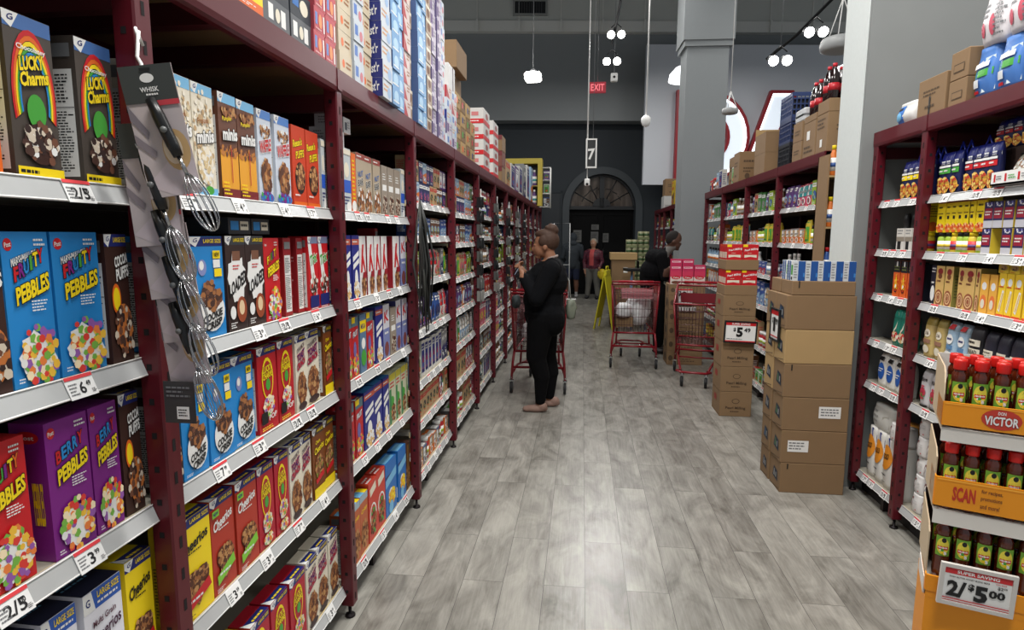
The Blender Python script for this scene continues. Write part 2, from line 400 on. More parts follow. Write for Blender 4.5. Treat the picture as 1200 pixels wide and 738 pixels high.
# light grey fascia wall on the right carrying the letters
PLOC = (1.4, 15.0, 0)
b = MB(); b.box(.02, 0, 2.80, 7.0, .12, 6.03, WLT); b.box(1.5, .12, 5.2, 6.5, .3, 5.9, WLT); struct(wobj(b, 'wall_fascia', loc=PLOC))
LW = mc(226, 236, 246, .5, emit=.62); LR = mc(150, 22, 34, .4); LB = mc(236, 244, 250, .5, emit=2.6)
def letter(outer, inner, label, name):
    def slab(o, i, y0, y1, m, mb):
        k = len(o); vs = [(x, y, z) for y in (y0, y1) for x, z in o] + [(x, y, z) for y in (y0, y1) for x, z in i]
        fs = []
        for a in range(k):
            c = (a + 1) % k
            fs += [(a, c, 2 * k + c, 2 * k + a), (k + a, 3 * k + a, 3 * k + c, k + c), (a, k + a, k + c, c), (2 * k + a, 2 * k + c, 3 * k + c, 3 * k + a)]
        mb.add(vs, fs, m)
    def grow(pl, d):
        cx = sum(p[0] for p in pl) / len(pl); cz = sum(p[1] for p in pl) / len(pl); out = []
        k = len(pl)
        for a in range(k):
            p0, p1, p2 = Vector(pl[a - 1]), Vector(pl[a]), Vector(pl[(a + 1) % k])
            t1 = (p1 - p0).normalized(); t2 = (p2 - p1).normalized(); nn = Vector((t1.y + t2.y, -(t1.x + t2.x)))
            nn.normalize()
            if nn.dot(p1 - Vector((cx, cz))) < 0: nn = -nn
            cs = max(.5, nn.dot(Vector((t1.y, -t1.x)) if nn.dot(Vector((t1.y, -t1.x))) > 0 else -Vector((t1.y, -t1.x))))
            out.append(tuple(p1 + nn * d / cs))
        return out
    r = MB(); slab(grow(outer, .07), outer, -.17, -.04, LR, r); slab(inner, grow(inner, -.07), -.17, -.04, LR, r)
    root = empty(name, label, 'sign letter', PLOC, yaw, 'large illuminated wall letters')
    r.obj('letter_outline', root)
    f = MB(); slab(outer, inner, -.13, -.05, LW, f); f.obj('letter_face', root)
    e = MB(); slab(outer, grow(outer, -.05), -.145, -.131, LB, e); e.obj('light_tube', root)
z0, z1 = 2.88, 4.9
def Dsh(x0, x1, z0, z1, n=14):
    cz = (z0 + z1) / 2; rx = (x1 - x0) * .62; xc = x1 - rx
    return [(x0, z0), (xc, z0)] + [(xc + rx * math.cos(-PI / 2 + PI * i / n), cz + (z1 - z0) / 2 * math.sin(-PI / 2 + PI * i / n)) for i in range(1, n)] + [(xc, z1), (x0, z1)]
letter(Dsh(.80, 2.42, z0, z1), Dsh(1.12, 2.02, z0 + .42, z1 - .42), 'huge white letter D with red edge behind the distant pillar', 'wall_letter')
letter([(2.32, z0), (2.75, z0), (2.9, z0 + .35), (3.6, z0 + .35), (3.8, z0), (4.2, z0), (3.42, z1), (2.98, z1)], [(3.02, z0 + .75), (3.03, z0 + .76), (3.04, z0 + .77), (3.4, z0 + .75), (3.39, z0 + .76), (3.38, z0 + .77), (3.22, z0 + 1.3), (3.2, z0 + 1.3)], 'huge white letter A with red edge above the stacked crates', 'wall_letter')

# pillars
PM = mc(204, 210, 208, .85, noise=.05, scale=40)
b = MB(); b.box(1.605, 3.83, 0, 3.2, 4.14, 7.75, PM); b.box(1.601, 3.83, 0, 1.605, 4.14, .1, mc(120, 124, 126, .7))
struct(b.obj('pillar_near'))
b = MB(); b.box(1.612, 3.80, 0, 4.6, 3.83, 7.75, mc(126, 129, 128, .85, noise=.05, scale=6)); struct(b.obj('wall_right'))
P2 = mc(138, 143, 145, .85, noise=.03, scale=20)
b = MB(); b.box(-.29, 0, 0, .29, .45, 4.28, P2); b.box(-.35, -.05, 4.28, .35, .5, 7.75, P2); b.box(-.33, -.03, 4.2, .33, .48, 4.28, P2)
struct(b.obj('pillar_far', None, (1.70, 9.05, 0), yaw * .3))

# ================================================================== LIGHTS
for i, (x, y, z, pw) in enumerate(LIGHTS):
    ld = bpy.data.lights.new('ceiling_lamp', 'AREA'); ld.shape = 'RECTANGLE'; ld.size = 1.3; ld.size_y = .35; ld.energy = pw; ld.color = (1, .975, .94)
    lo = bpy.data.objects.new('ceiling_lamp', ld); C.objects.link(lo); lo.location = (x, y, z)
def led_head(mb, gm, c, tilt, r=.064):
    M = Matrix.Rotation(tilt, 3, 'X')
    mb.lathe([(r * .75, .10), (r * .95, .02), (r, -.02)], mc(90, 92, 94, .4), 12, c, M); gm.lathe([(r * .92, -.0215), (r * .9, -.024), (r * .5, -.05)], HOT, 12, c, M)
HOT = mc(255, 252, 245, .4, emit=22)
def track(name, label, pts, heads, drop):
    root = empty(name, label, 'track light', (0, 0, 0))
    t = MB(); t.tube(pts, .022, BLACK, 4, smooth=False)
    for q in drop: t.tube([q, (q[0], q[1]  , 7.7)], .004, GREY, 4)
    t.obj('track_rail', root)
    for (x, y, z) in heads:
        for dx in (-.08, .08):
            hh = MB(); gg = MB(); led_head(hh, gg, (x + dx, y, z), -1.15); hh.tube([(x + dx, y, z + .1), (x, y, z + .17)], .008, BLACK, 5)
            ho = hh.obj('spot_head', root); gg.obj('bulb', ho)
track('track_light', 'black ceiling track with two pairs of bright spots above aisle', [(.385, 6.5, 4.1), (.44, 8.2, 4.1), (.47, 9.8, 4.1)] if False else [(.50, 9.6, 5.05), (.463, 9.9, 4.86), (.41, 10.2, 4.62)], [(.465, 10, 4.70), (.408, 10.0, 4.30)], [(.47, 9.85, 4.9)])
track('track_light', 'slanting ceiling track with spot pairs left of the large near pillar', [(3.25, 8.3, 4.72), (2.76, 8.7, 4.2), (2.45, 8.9, 3.96)], [(2.364, 8, 3.70), (2.761, 8, 4.02)], [(3.0, 8.5, 4.45), (2.6, 8.8, 4.08)])
for (x, y, z, pw) in [(.465, 9.8, 4.5, 18), (2.5, 7.7, 3.7, 14), (.36, 9.9, 4.1, 10)]:
    ld = bpy.data.lights.new('spot_glow', 'SPOT'); ld.energy = pw * 6; ld.spot_size = 1.3; ld.spot_blend = .9; ld.shadow_soft_size = .09
    lo = bpy.data.objects.new('spot_glow', ld); C.objects.link(lo); lo.location = (x, y - .15, z - .1); lo.rotation_euler = (-.95, 0, .05)
# hanging square led lamp
r = empty('pendant_lamp', 'square white glowing lamp hanging by thin cord in centre left', 'lamp', (-.84, 10, 4.10))
q = MB(); q.tube([(0, 0, .12), (0, 0, 3.6)], .004, GREY, 4); q.lathe([(.02, .12), (.06, .08), (.05, .05)], GREY, 10); q.obj('cord', r)
q = MB(); q.bbox(-.13, -.13, -.07, .13, .13, .05, HOT, .03); q.obj('lamp_shade', r)
# bowl lamps
for (x, y, z, lb) in [(1.55, 10, 4.05, 'white bowl lamp half hidden behind the distant pillar'), (3.95, 10, 4.0, 'glowing bowl lamp half hidden behind the near pillar')]:
    r = empty('bowl_lamp', lb, 'lamp', (x, y, z))
    q = MB(); q.lathe([(.26, -.08), (.24, .02), (.15, .12), (.04, .17)], mc(240, 242, 245, .4, emit=2.5), 18); q.obj('lamp_shade', r)
    q = MB(); q.tube([(0, 0, .17), (0, 0, 3.6)], .006, GREY, 4); q.obj('cord', r)
# wired pendants near the pillar
for (x, y, z, sc, lb) in [(2.29, 6.0, 3.30, .17, 'large white hanging speaker on splayed wires at top right'), (1.80, 8.0, 3.12, .10, 'small white hanging speaker in front of letter D')]:
    r = empty('hanging_speaker', lb, 'speaker', (x, y, z))
    q = MB(); q.lathe([(sc * .75, -sc * .45), (sc * .98, -sc * .35), (sc, 0), (sc * .9, sc * .22), (sc * .3, sc * .35)], mc(170, 172, 172, .4), 18); q.obj('speaker_shell', r)
    q = MB()
    for a in range(3):
        an = a * 2.1; q.tube([(sc * .85 * math.cos(an), sc * .85 * math.sin(an), sc * .2), (0, 0, sc * 2.3)], .005, WHITE, 4)
    q.tube([(0, 0, sc * 2.3), (0, 0, 7.7 - z)], .005, WHITE, 4); q.obj('wire', r)
# small camera domes on poles
r = empty('security_camera', 'white dome camera on long thin pole beside the grey fascia', 'camera', (.87, 9, 3.18))
q = MB(); q.tube([(0, 0, .05), (0, 0, 4.5)], .012, WHITE, 6); q.obj('pole', r)
q = MB(); q.lathe([(.01, -.07), (.05, -.05), (.068, 0), (.068, .05), (.03, .09)], WHITE, 14); q.obj('camera_dome', r)
# aisle sign 7
r = empty('aisle_sign', 'hanging aisle sign with white frame and number 7 on black', 'sign', (.092, 8, 0), .05)
x0, x1, z0, z1 = -.07, .07, 2.43, 2.80
q = MB()
for a in ((x0, z0, x1, z0 + .018), (x0, z1 - .018, x1, z1), (x0, z0 + .018, x0 + .018, z1 - .018), (x1 - .018, z0 + .018, x1, z1 - .018)): q.box(a[0], -.025, a[1], a[2], .025, a[3], WHITE)
q.obj('sign_frame', r)
q = MB(); q.box(x0 + .018, -.015, z0 + .018, x1 - .018, .015, z1 - .018, mc(20, 24, 26, .5))
decor(q, lambda u, v, o: (x0 + u * (x1 - x0), -.0155 - o, z0 + v * (z1 - z0)), [('t', '7', .5, .48, .55, .34, WHITE, 6, None, .03)], .14, .37); q.obj('sign_panel', r)
q = MB(); q.tube([(-.055, 0, z1), (-.03, 0, 7.7)], .006, WHITE, 5); q.tube([(.02, 0, z1), (.02, 0, 7.7)], .003, GREY, 4); q.obj('hanging_cable', r)
r2 = empty('security_camera', 'tiny white camera on a rod just below the aisle sign', 'camera', (.046, 8.06, 2.25))
q = MB(); q.tube([(0, 0, .05), (0, 0, 5.45)], .006, WHITE, 5); q.obj('pole', r2)
q = MB(); q.bbox(-.035, -.04, -.04, .035, .03, .05, WHITE, .01); q.lathe([(.018, 0), (.015, .012)], BLACK, 10, (0, -.04, -.02), Matrix.Rotation(PI / 2, 3, 'X')); q.obj('camera_body', r2)
r = empty('exit_sign', 'small red lit exit sign hanging behind the aisle sign', 'sign', (.235, 12.2, 4.42))
q = MB(); q.box(-.16, -.03, -.10, .16, .03, .10, mc(150, 40, 52, .5, emit=.5)); decor(q, lambda u, v, o: (-.16 + u * .32, -.031 - o, -.1 + v * .2), [('t', 'EXIT', .5, .5, .8, .6, mc(230, 110, 118, .5, emit=.9))], .32, .2); q.obj('sign_box', r)
q = MB(); q.tube([(0, 0, .1), (0, 0, 3.3)], .004, GREY, 4); q.obj('cable', r)
r = empty('projector', 'little white box on a rod under the track spots', 'sensor', (.495, 11.0, 4.30))
q = MB(); q.bbox(-.06, -.05, -.07, .06, .05, .07, WHITE, .012); q.lathe([(.022, 0), (.02, .01)], BLACK, 10, (0, -.05, 0), Matrix.Rotation(PI / 2, 3, 'X')); q.obj('sensor_body', r); r.name = 'ceiling_sensor'
q = MB(); q.tube([(0, 0, .07), (0, 0, 3.42)], .006, GREY, 4); q.obj('rod', r)

# ================================================================== SHELVING
TAGW = mc(232, 232, 230, .6); TAGR = mc(214, 60, 66, .6); TAGK = mc(30, 30, 32, .6)
def tagmesh(num, small, w_=.062, h_=.044, red=True):
    mb = MB(); P = lambda u, v, o: (.0012 + o, (u - .5) * w_, (v - .5) * h_)
    mb.box(0, -w_ / 2, -h_ / 2, .0012, w_ / 2, h_ / 2, TAGW)
    it = [('t', num, .52, .42, .2 * len(num), .5, TAGK), ('t', small, .76, .56, .16, .22, TAGK), ('ln', .06, .12, .36, .7, 4, GREY), ('ln', .8, .1, .96, .3, 3, TAGK)]
    if red: it.append(('r', 0, .84, 1, 1, TAGR))
    decor(mb, P, it, w_, h_); return mb.data('price_tag')
TAGS = [tagmesh(*a) for a in (('2/5', '00'), ('3', '99'), ('5', '49'), ('7', '99'), ('6', '49'), ('2/5', '00'))] + [tagmesh('3', '59', red=False), tagmesh('4', '29', red=False)]
DECKM = mc(120, 92, 62, .7, noise=.15, scale=5); BOARD = mc(150, 145, 132, .6)
def postmesh(side, z1=2.15):
    mb = MB(); w_ = .05
    x0, x1 = (-w_, 0) if side < 0 else (0, w_)
    mb.bbox(x0, 0, .055, x1, .05, z1, RACK, .004)
    z = .12; k = 0  # dark quads on both faces paint in the shade inside punched holes
    while z < z1 - .06:
        xc = (x0 + x1) / 2
        mb.add([(xc + .006 * a, -.0006, z + .007 * b_) for a, b_ in ((-1, -1), (1, -1), (1, 1), (-1, 1))], [(0, 1, 2, 3)], mc(14, 4, 8, .9))
        xf = .0006 * -side
        mb.add([(xf, .025 + .005 * a, z - .028 + .014 * b_) for a, b_ in ((-1, -1), (1, -1), (1, 1), (-1, 1))], [(0, 1, 2, 3)], mc(14, 4, 8, .9))
        z += .0765
    return mb.data('post')
FOOT = MB(); FOOT.lathe([(.022, 0), (.02, .008), (.007, .012), (.007, .056)], mc(30, 24, 26, .5, metal=.5), 10); FOOTD = FOOT.data('levelling_foot')
PD_ = {-1: postmesh(-1), 1: postmesh(1)}
_sm = {}
def shelfmesh(side, L, depth):
    k = (side, round(L, 3), depth)
    if k not in _sm:
        s = side
        b1 = MB(); b1.box(min(.055 * s, depth * s), 0, -.02, max(.055 * s, depth * s), L, 0, BOARD)
        b1.box(min(.048 * s, .055 * s), 0, -.03, max(.048 * s, .055 * s), L, 0, mc(196, 176, 130, .5))
        b2 = MB(); q = [(.048 * s, .003), (.043 * s, .003), (.028 * s, -.034), (.032 * s, -.036), (.048 * s, -.02)]
        b2.prism(q, 0, L, RAILM)
        b2.tube([(.042 * s, 0, .003), (.042 * s, L, .003)], .002, WHITE, 4); b2.tube([(.029 * s, 0, -.034), (.029 * s, L, -.034)], .0022, WHITE, 4)
        _sm[k] = (b1.data('shelf'), b2.data('price_rail'))
    return _sm[k]
def bay(side, XF, y0, y1, levels, label, tags=4, endpost=False, depth=.58, seed=0, base=.138, kick=True):
    rnd = random.Random(seed); s = side
    root = empty('shelving_bay', label, 'shelving', (XF, y0, 0), 0, None)
    ps = [0] + ([y1 - y0 - .05] if endpost else [])
    for yy in ps:
        p = link('post', PD_[side], root, (0, yy, 0)); link('levelling_foot', FOOTD, p, (.025 * s, .025, 0))
    bk = MB(); L = y1 - y0 - .0008
    for yy in ps: bk.box(min((depth - .02) * s, (depth + .03) * s), yy, .02, max((depth - .02) * s, (depth + .03) * s), yy + .05, 2.15, RACKD)
    for yy in ps:
        bk.box(min(.05 * s, depth * s), yy + .01, 2.0, max(.05 * s, depth * s), yy + .04, 2.06, RACKD)
    bk.obj('rear_frame', root)
    bb = MB(); bb.box(min((depth + .031) * s, (depth + .045) * s), 0, .05, max((depth + .031) * s, (depth + .045) * s), L, 2.12, mc(40, 30, 30, .8)); bb.obj('back_panel', root)
    # top beam: stepped pressed-steel section
    bm = MB(); q = [(-.004 * s, 2.15), (-.004 * s, 2.085), (-.0005 * s, 2.07), (.012 * s, 2.066), (.03 * s, 2.066), (.03 * s, 2.15)]
    if s > 0: q = q[::-1]
    bm.prism(q, 0, L, RACK)
    for px in (.022, ) : bm.box(min(-.0045 * s, -.006 * s), px - .02, 2.075, max(-.0045 * s, -.006 * s), px + .02, 2.148, RACK)
    bm.obj('top_beam', root)
    dk = MB(); dk.box(min(.03 * s, depth * s), 0, 2.125, max(.03 * s, depth * s), L, 2.147, DECKM)
    for k in (.33, .66): dk.box(min(.03 * s, depth * s), L * k - .02, 2.07, max(.03 * s, depth * s), L * k + .02, 2.125, RACKD)
    dk.box(min((depth - .03) * s, depth * s), 0, 2.06, max((depth - .03) * s, depth * s), L, 2.125, RACKD); dk.obj('top_deck', root)
    if kick:
        kk = MB(); kk.box(min(.09 * s, .1 * s), 0, .0, max(.09 * s, .1 * s), L, base - .03, mc(30, 28, 28, .7))
        kk.box(min(.06 * s, .09 * s), L * .4, .0, max(.06 * s, .09 * s), L * .4 + .03, base - .03, mc(40, 30, 30, .6)); kk.obj('kick_plate', root)
    for z in list(levels) + [base]:
        a, r_ = shelfmesh(side, L, depth); sh = link('shelf', a, root, (0, 0, z)); ra = link('price_rail', r_, root, (0, 0, z))
        for k in range(tags):
            yy = .12 + (L - .2) * (k + .5 + rnd.uniform(-.25, .25)) / tags
            t = link('price_tag', rnd.choice(TAGS), ra, (.0335 * s, yy, -.0165)); t.rotation_euler = (0, -.38, 0 if s < 0 else PI)
    return root
XL, XR = -.895, 1.672
LV = (1.645, 1.285, .953, .594)
BN = ['nearest', 'second', 'third', 'fourth', 'fifth', 'sixth', 'seventh', 'eighth', 'ninth', 'tenth', 'eleventh', 'twelfth', 'thirteenth']
BP = lambda i: BN[i] + (' to the camera' if i == 0 else ' from the camera')
PY = [.16 + 1.0 * i for i in range(14)]
LV3 = (1.739, 1.547, 1.288, .996, .694, .451)
for i in range(13):
    lv = LV if i < 3 else (LV3 if i % 2 else (1.72, 1.5, 1.24, .99, .72, .43))
    bay(-1, XL, PY[i], PY[i + 1], lv, f'red steel shelving bay on the left side, {BP(i)}', tags=(4 if i < 3 else 5 if i < 5 else 3 if i < 8 else 0), endpost=(i == 12), seed=i)
RLV = (1.755, 1.48, 1.225, .957, .70)
bay(1, XR, 3.24, 3.79, RLV, 'narrow half-width red shelving bay against the near pillar', tags=3, endpost=True, seed=31)
bay(1, XR, 2.2, 3.24, RLV, 'red shelving bay on the right behind the honey display', tags=5, seed=32)
RLV2 = (1.79, 1.5, 1.2, .9, .5)
R2Y = [4.5, 5.52, 6.54, 7.6, 8.66]
for i in range(4): bay(1, XR, R2Y[i], R2Y[i + 1], RLV2, f'red shelving bay between the two right pillars, {BP(i)}', tags=4, endpost=(i == 3), seed=40 + i)
R3Y = [9.9, 10.9, 11.9, 12.9, 13.7, 14.5]
for i in range(5): bay(1, XR, R3Y[i], R3Y[i + 1], (1.75, 1.35, .95, .55), f'red shelving bay beyond the far pillar, {BP(i)}', tags=0, endpost=(i == 4), seed=50 + i)
# ================================================================== PRODUCT KINDS (printed boxes; cartoon figures are left off)
W_, H_, D_ = .105, .262, .07
G1 = mc(210, 210, 208, .5); BL = mc(34, 134, 205, .4); DKB = mc(58, 34, 28, .45); CREAM = mc(228, 220, 200, .5)
PUR = mc(124, 30, 130, .4); GRN = mc(70, 160, 60, .45); ORG = mc(226, 104, 30, .45); MID = mc(160, 104, 60, .6); LTB = mc(120, 185, 225, .45)
CER = [mc(120, 70, 40, .7), mc(160, 104, 60, .7), mc(90, 52, 34, .7), mc(190, 140, 88, .7)]
FRU = [mc(220, 60, 50, .6), mc(240, 190, 60, .6), mc(120, 180, 70, .6), mc(236, 130, 60, .6), mc(250, 230, 190, .6), mc(150, 90, 170, .6)]
CHO = [mc(70, 42, 32, .6), mc(110, 68, 48, .6), mc(48, 28, 24, .6), mc(210, 196, 176, .6)]
def gm(band=NAVY, word='LARGE SIZE', wm=YEL):   # corner triangle with blue emblem and the size band
    it = [('r', .0, .905, 1, 1, band), ('p', [(0, 1), (.34, 1), (.17, .90), (0, .94)], WHITE), ('t', 'G', .16, .962, .12, .035, NAVY, 10)]
    if word: it.append(('t', word, .68, .955, .55, .036, wm))
    return it
NUT = [('r', .12, .05, .88, .78, WHITE), ('ln', .16, .08, .84, .5, 22, BLACK), ('ln', .16, .55, .84, .75, 9, BLACK), ('r', .12, .52, .88, .525, BLACK), ('r', .12, .86, .88, .95, GREY)]
TOPB = [('r', .0, .6, 1, 1, NAVY), ('ln', .3, .7, .95, .92, 1, YEL), ('p', [(0, .5), (0, 1), (.3, 1)], WHITE)]
def splash(u, v, ru, rv, m=WHITE, n=18, seed=3):
    r = random.Random(seed); return ('p', [(u + ru * (1 if i % 2 else .72 + .2 * r.random()) * math.cos(2 * PI * i / n), v + rv * (1 if i % 2 else .75 + .15 * r.random()) * math.sin(2 * PI * i / n)) for i in range(n)], m)
def pebbles(word, cols, base, bandc):
    it = [('e', .14, .92, .09, .04, RED), ('t', 'Post', .14, .92, .13, .03, WHITE, 8), ('ln', .68, .9, .94, .96, 2, WHITE)]
    if bandc: it.append(('t', 'MARSHMALLOW', .45, .835, .56, .05, WHITE, 16, BLACK))
    n = len(word)
    for i, ch in enumerate(word): it.append(('t', ch, .26 + i * .52 / (n - 1), .735 + i * .022, .03 if ch == 'I' else .10, .085, cols[i % len(cols)], 14, BLACK, .035))
    it += [('t', 'PEBBLES', .56, .635, .72, .105, YEL, 18, BLACK, .04), ('ln', .5, .48, .86, .56, 4, WHITE), splash(.55, .2, .44, .17), ('s', .58, .2, .4, .19, 70, FRU, .0075), ('e', .2, .16, .07, .03, WHITE), ('ln', .06, .03, .22, .07, 2, WHITE)]
    return it
NS = [('t', 'PEBBLES', .5, .45, .3, .3, YEL), ('e', .5, .9, .3, .04, RED), ('ln', .1, .05, .9, .25, 6, WHITE)]
boxkind('fruity', W_, .268, D_, BL, pebbles('FRUITY', [RED, PUR, BL, GRN, YEL], BL, 1), NS)
boxkind('fruity_red', W_, .255, D_, RED, pebbles('FRUITY', [YEL, ORG, GRN, PUR], RED, 0), NS)
boxkind('berry', W_, .26, D_, PUR, pebbles('BERRY', [RED, BL, BL, BL, RED], PUR, 0), [('e', .5, .9, .34, .045, RED), ('t', 'Post', .5, .9, .4, .03, WHITE), ('t', 'BERRY', .3, .5, .28, .12, BL), ('t', 'PEBBLES', .68, .42, .3, .3, YEL)])
KIND['berry'] = KIND['berry']
boxkind('cocoa', W_, .265, D_, DKB, gm() + [('t', 'COCOA', .68, .8, .58, .075, WHITE, 10, BLACK, .04), ('t', 'PUFFS', .7, .7, .56, .085, WHITE, 10, BLACK, .04), ('e', .35, .5, .2, .12, ORG), ('e', .35, .5, .15, .09, YEL), ('e', .62, .26, .38, .2, mc(190, 110, 50, .6)), ('s', .6, .24, .4, .2, 60, CHO, .008)], NUT, top=TOPB)
rainbow = [('ring', .52, .5, .46, .42, .1, RED, -20, 200), ('ring', .52, .5, .42, .385, .1, ORG, -20, 200), ('ring', .52, .5, .38, .35, .1, YEL, -20, 200), ('ring', .52, .5, .345, .315, .1, GRN, -20, 200), ('ring', .52, .5, .31, .285, .1, BL, -20, 200)]
boxkind('choc_charms', .11, .272, .075, mc(74, 66, 60, .45), gm(mc(70, 110, 170, .4), None) + rainbow + [('t', 'Chocolatey', .52, .80, .6, .04, WHITE, 0), ('t', 'LUCKY', .5, .72, .5, .08, YEL, 12, BLACK, .04), ('t', 'Charms', .54, .63, .6, .08, YEL, 12, BLACK, .04), ('e', .52, .42, .2, .11, GRN), ('e', .55, .22, .36, .13, DKB), ('s', .55, .22, .36, .13, 70, CHO + [WHITE], .007), ('r', 0, 0, 1, .07, YEL), ('ln', .05, .015, .5, .06, 1, BLACK)], NUT)
boxkind('minis', W_, .275, D_, CREAM, gm(LTB, None) + [('s', .5, .5, .5, .45, 130, [mc(214, 196, 160, .6), mc(190, 160, 120, .6), mc(240, 232, 214, .6)], .006), ('t', 'Frosted', .45, .68, .5, .05, MID, 8), ('t', 'minis', .55, .54, .8, .1, WHITE, 8, BLACK, .04), ('e', .5, .28, .38, .17, WHITE), ('s', .5, .28, .36, .16, 70, [mc(210, 186, 140, .6), mc(238, 228, 206, .6)], .007), ('r', 0, 0, 1, .08, LTB), ('e', .6, .06, .2, .04, GRN)], NUT)
boxkind('pumpkin_minis', W_, .275, D_, mc(104, 62, 44, .5), gm(LTB, None) + [('r', 0, .10, 1, .46, mc(232, 162, 44, .5)), ('s', .5, .46, .5, .05, 60, [mc(104, 62, 44, .5), mc(190, 120, 50, .5)], .006), ('s', .55, .83, .4, .05, 40, CER, .006), ('t', 'Pumpkin', .42, .76, .5, .05, YEL, 6), ('t', 'minis', .56, .62, .78, .1, WHITE, 4, BLACK, .04), ('r', .56, .16, .60, .5, mc(190, 60, 40, .5)), ('r', 0, 0, 1, .10, mc(120, 30, 34, .5)), ('ln', .05, .03, .5, .17, 4, YEL)], NUT)
boxkind('waffle', W_, .272, D_, mc(206, 214, 226, .5), gm(mc(80, 130, 200, .45), None) + [('s', .55, .78, .35, .08, 40, CER + [WHITE], .006), ('t', 'WAFFLE', .52, .62, .8, .12, RED, 10, WHITE, .04), ('e', .52, .3, .34, .16, mc(170, 110, 60, .6)), ('s', .52, .3, .34, .17, 40, CER, .011), ('e', .5, .06, .5, .06, mc(60, 110, 180, .5)), ('s', .5, .08, .4, .05, 20, [GRN, PUR, BL], .007)], NUT)
boxkind('peanut_puffs', W_, .262, D_, mc(206, 66, 34, .45), [('t', "Reese's", .42, .8, .66, .09, YEL, 12, BLACK, .03), ('t', 'PUFFS', .58, .66, .6, .09, YEL, 12, BLACK, .03), ('e', .55, .36, .38, .2, BLACK), ('s', .55, .38, .33, .16, 60, CER, .009), ('r', 0, .0, 1, .06, ORG), ('ln', .1, .12, .6, .16, 1, WHITE)], NUT)
boxkind('cookie', .115, .26, D_, BL, gm() + [('e', .32, .7, .13, .08, mc(130, 140, 190, .5)), ('e', .3, .72, .07, .045, WHITE), ('r', .66, .78, .9, .86, YEL), ('r', .66, .69, .88, .77, WHITE), ('r', .68, .6, .92, .68, YEL), ('t', 'NEW', .78, .82, .16, .04, BLACK), ('e', .55, .26, .4, .2, WHITE), ('s', .55, .42, .28, .16, 55, CHO[:2] + [MID], .009), ('t', 'COOKIE', .55, .215, .6, .07, BLACK, 14, None, .04), ('t', 'CRISP', .57, .13, .5, .07, BLACK, 14, None, .04), ('ln', .04, .03, .3, .06, 2, WHITE)], NUT, top=TOPB)
boxkind('loaded', W_, .262, D_, mc(52, 36, 34, .45), gm(mc(60, 64, 70, .45), 'LARGE SIZE') + [splash(.5, .56, .48, .28, n=22), ('r', .3, .74, .7, .84, mc(120, 80, 60, .5)), ('t', 'LOADED', .52, .5, .86, .13, BLACK, 24, None, .04), ('ln', .3, .64, .7, .7, 2, RED), ('e', .66, .22, .26, .14, mc(150, 70, 40, .5)), ('e', .66, .24, .14, .08, mc(230, 200, 160, .5)), ('e', .2, .2, .14, .07, WHITE), ('ln', .06, .03, .4, .1, 3, WHITE)], NUT, top=TOPB)
TRIXF = gm(mc(120, 130, 160, .45), None) + [('p', [(.0, .9), (.3, .9), (.8, .2), (.4, .2)], WHITE), ('t', 'Trix', .5, .7, .66, .13, GRN, 14, WHITE, .04), splash(.5, .34, .4, .14), ('s', .5, .34, .36, .15, 60, CHO + [RED, WHITE], .008), ('r', .05, .04, .95, .2, NAVY), ('ln', .1, .01, .8, .035, 1, WHITE)]
boxkind('trix', W_, .26, D_, RED, TRIXF, NUT)
boxkind('turned', .07, .255, .09, mc(150, 26, 34, .5), NUT, [('ln', .1, .2, .9, .8, 14, mc(210, 160, 160, .5))])
LCF = gm() + [('e', .5, .62, .3, .25, YEL), ('e', .5, .61, .25, .22, mc(176, 26, 40, .45)), ('t', 'LUCKY', .5, .74, .44, .07, YEL, 8, BLACK, .035), ('t', 'CHARMS', .5, .66, .5, .07, YEL, 8, BLACK, .035), ('e', .5, .55, .12, .07, GRN), ('e', .5, .3, .28, .12, CREAM), ('s', .5, .3, .26, .11, 60, FRU + [CREAM, CREAM], .006)]
boxkind('charms_red', W_, .262, D_, mc(186, 26, 38, .42), LCF + [('r', .08, .1, .4, .24, BLACK), ('t', 'POP', .66, .16, .4, .06, WHITE, 6), ('ln', .08, .02, .8, .07, 2, YEL)], NUT, top=TOPB)
boxkind('charms', W_, .262, D_, mc(176, 22, 44, .42), LCF + [('e', .5, .1, .3, .07, CREAM), ('s', .5, .1, .28, .06, 30, FRU + [CREAM], .006)], NUT, top=TOPB)
boxkind('toast', W_, .262, D_, CREAM, gm() + [('t', 'CINNAMON', .5, .83, .7, .06, mc(90, 50, 40, .5), 14, WHITE), ('t', 'TOAST', .52, .73, .7, .09, NAVY, 14, RED, .03), ('t', 'CRUNCH', .5, .62, .76, .08, RED, 14, NAVY, .03), ('e', .52, .28, .38, .22, mc(120, 60, 40, .5)), ('s', .52, .3, .36, .2, 90, CER, .009), ('e', .5, .06, .4, .05, mc(60, 40, 40, .5))], NUT, top=TOPB)
boxkind('oat_crunch', W_, .262, D_, mc(122, 66, 26, .45), gm(mc(70, 60, 50, .5), 'LARGE SIZE') + [('t', 'Oats', .45, .80, .4, .05, YEL, 6), ('t', 'Cheerios', .55, .70, .8, .09, YEL, 10, BLACK, .03), ('e', .52, .42, .34, .17, mc(140, 150, 60, .5)), ('s', .52, .44, .32, .16, 60, CER, .008), ('p', [(.2, .2), (.9, .28), (.86, .36), (.16, .27)], RED), ('r', 0, 0, 1, .15, YEL)], NUT, top=TOPB)
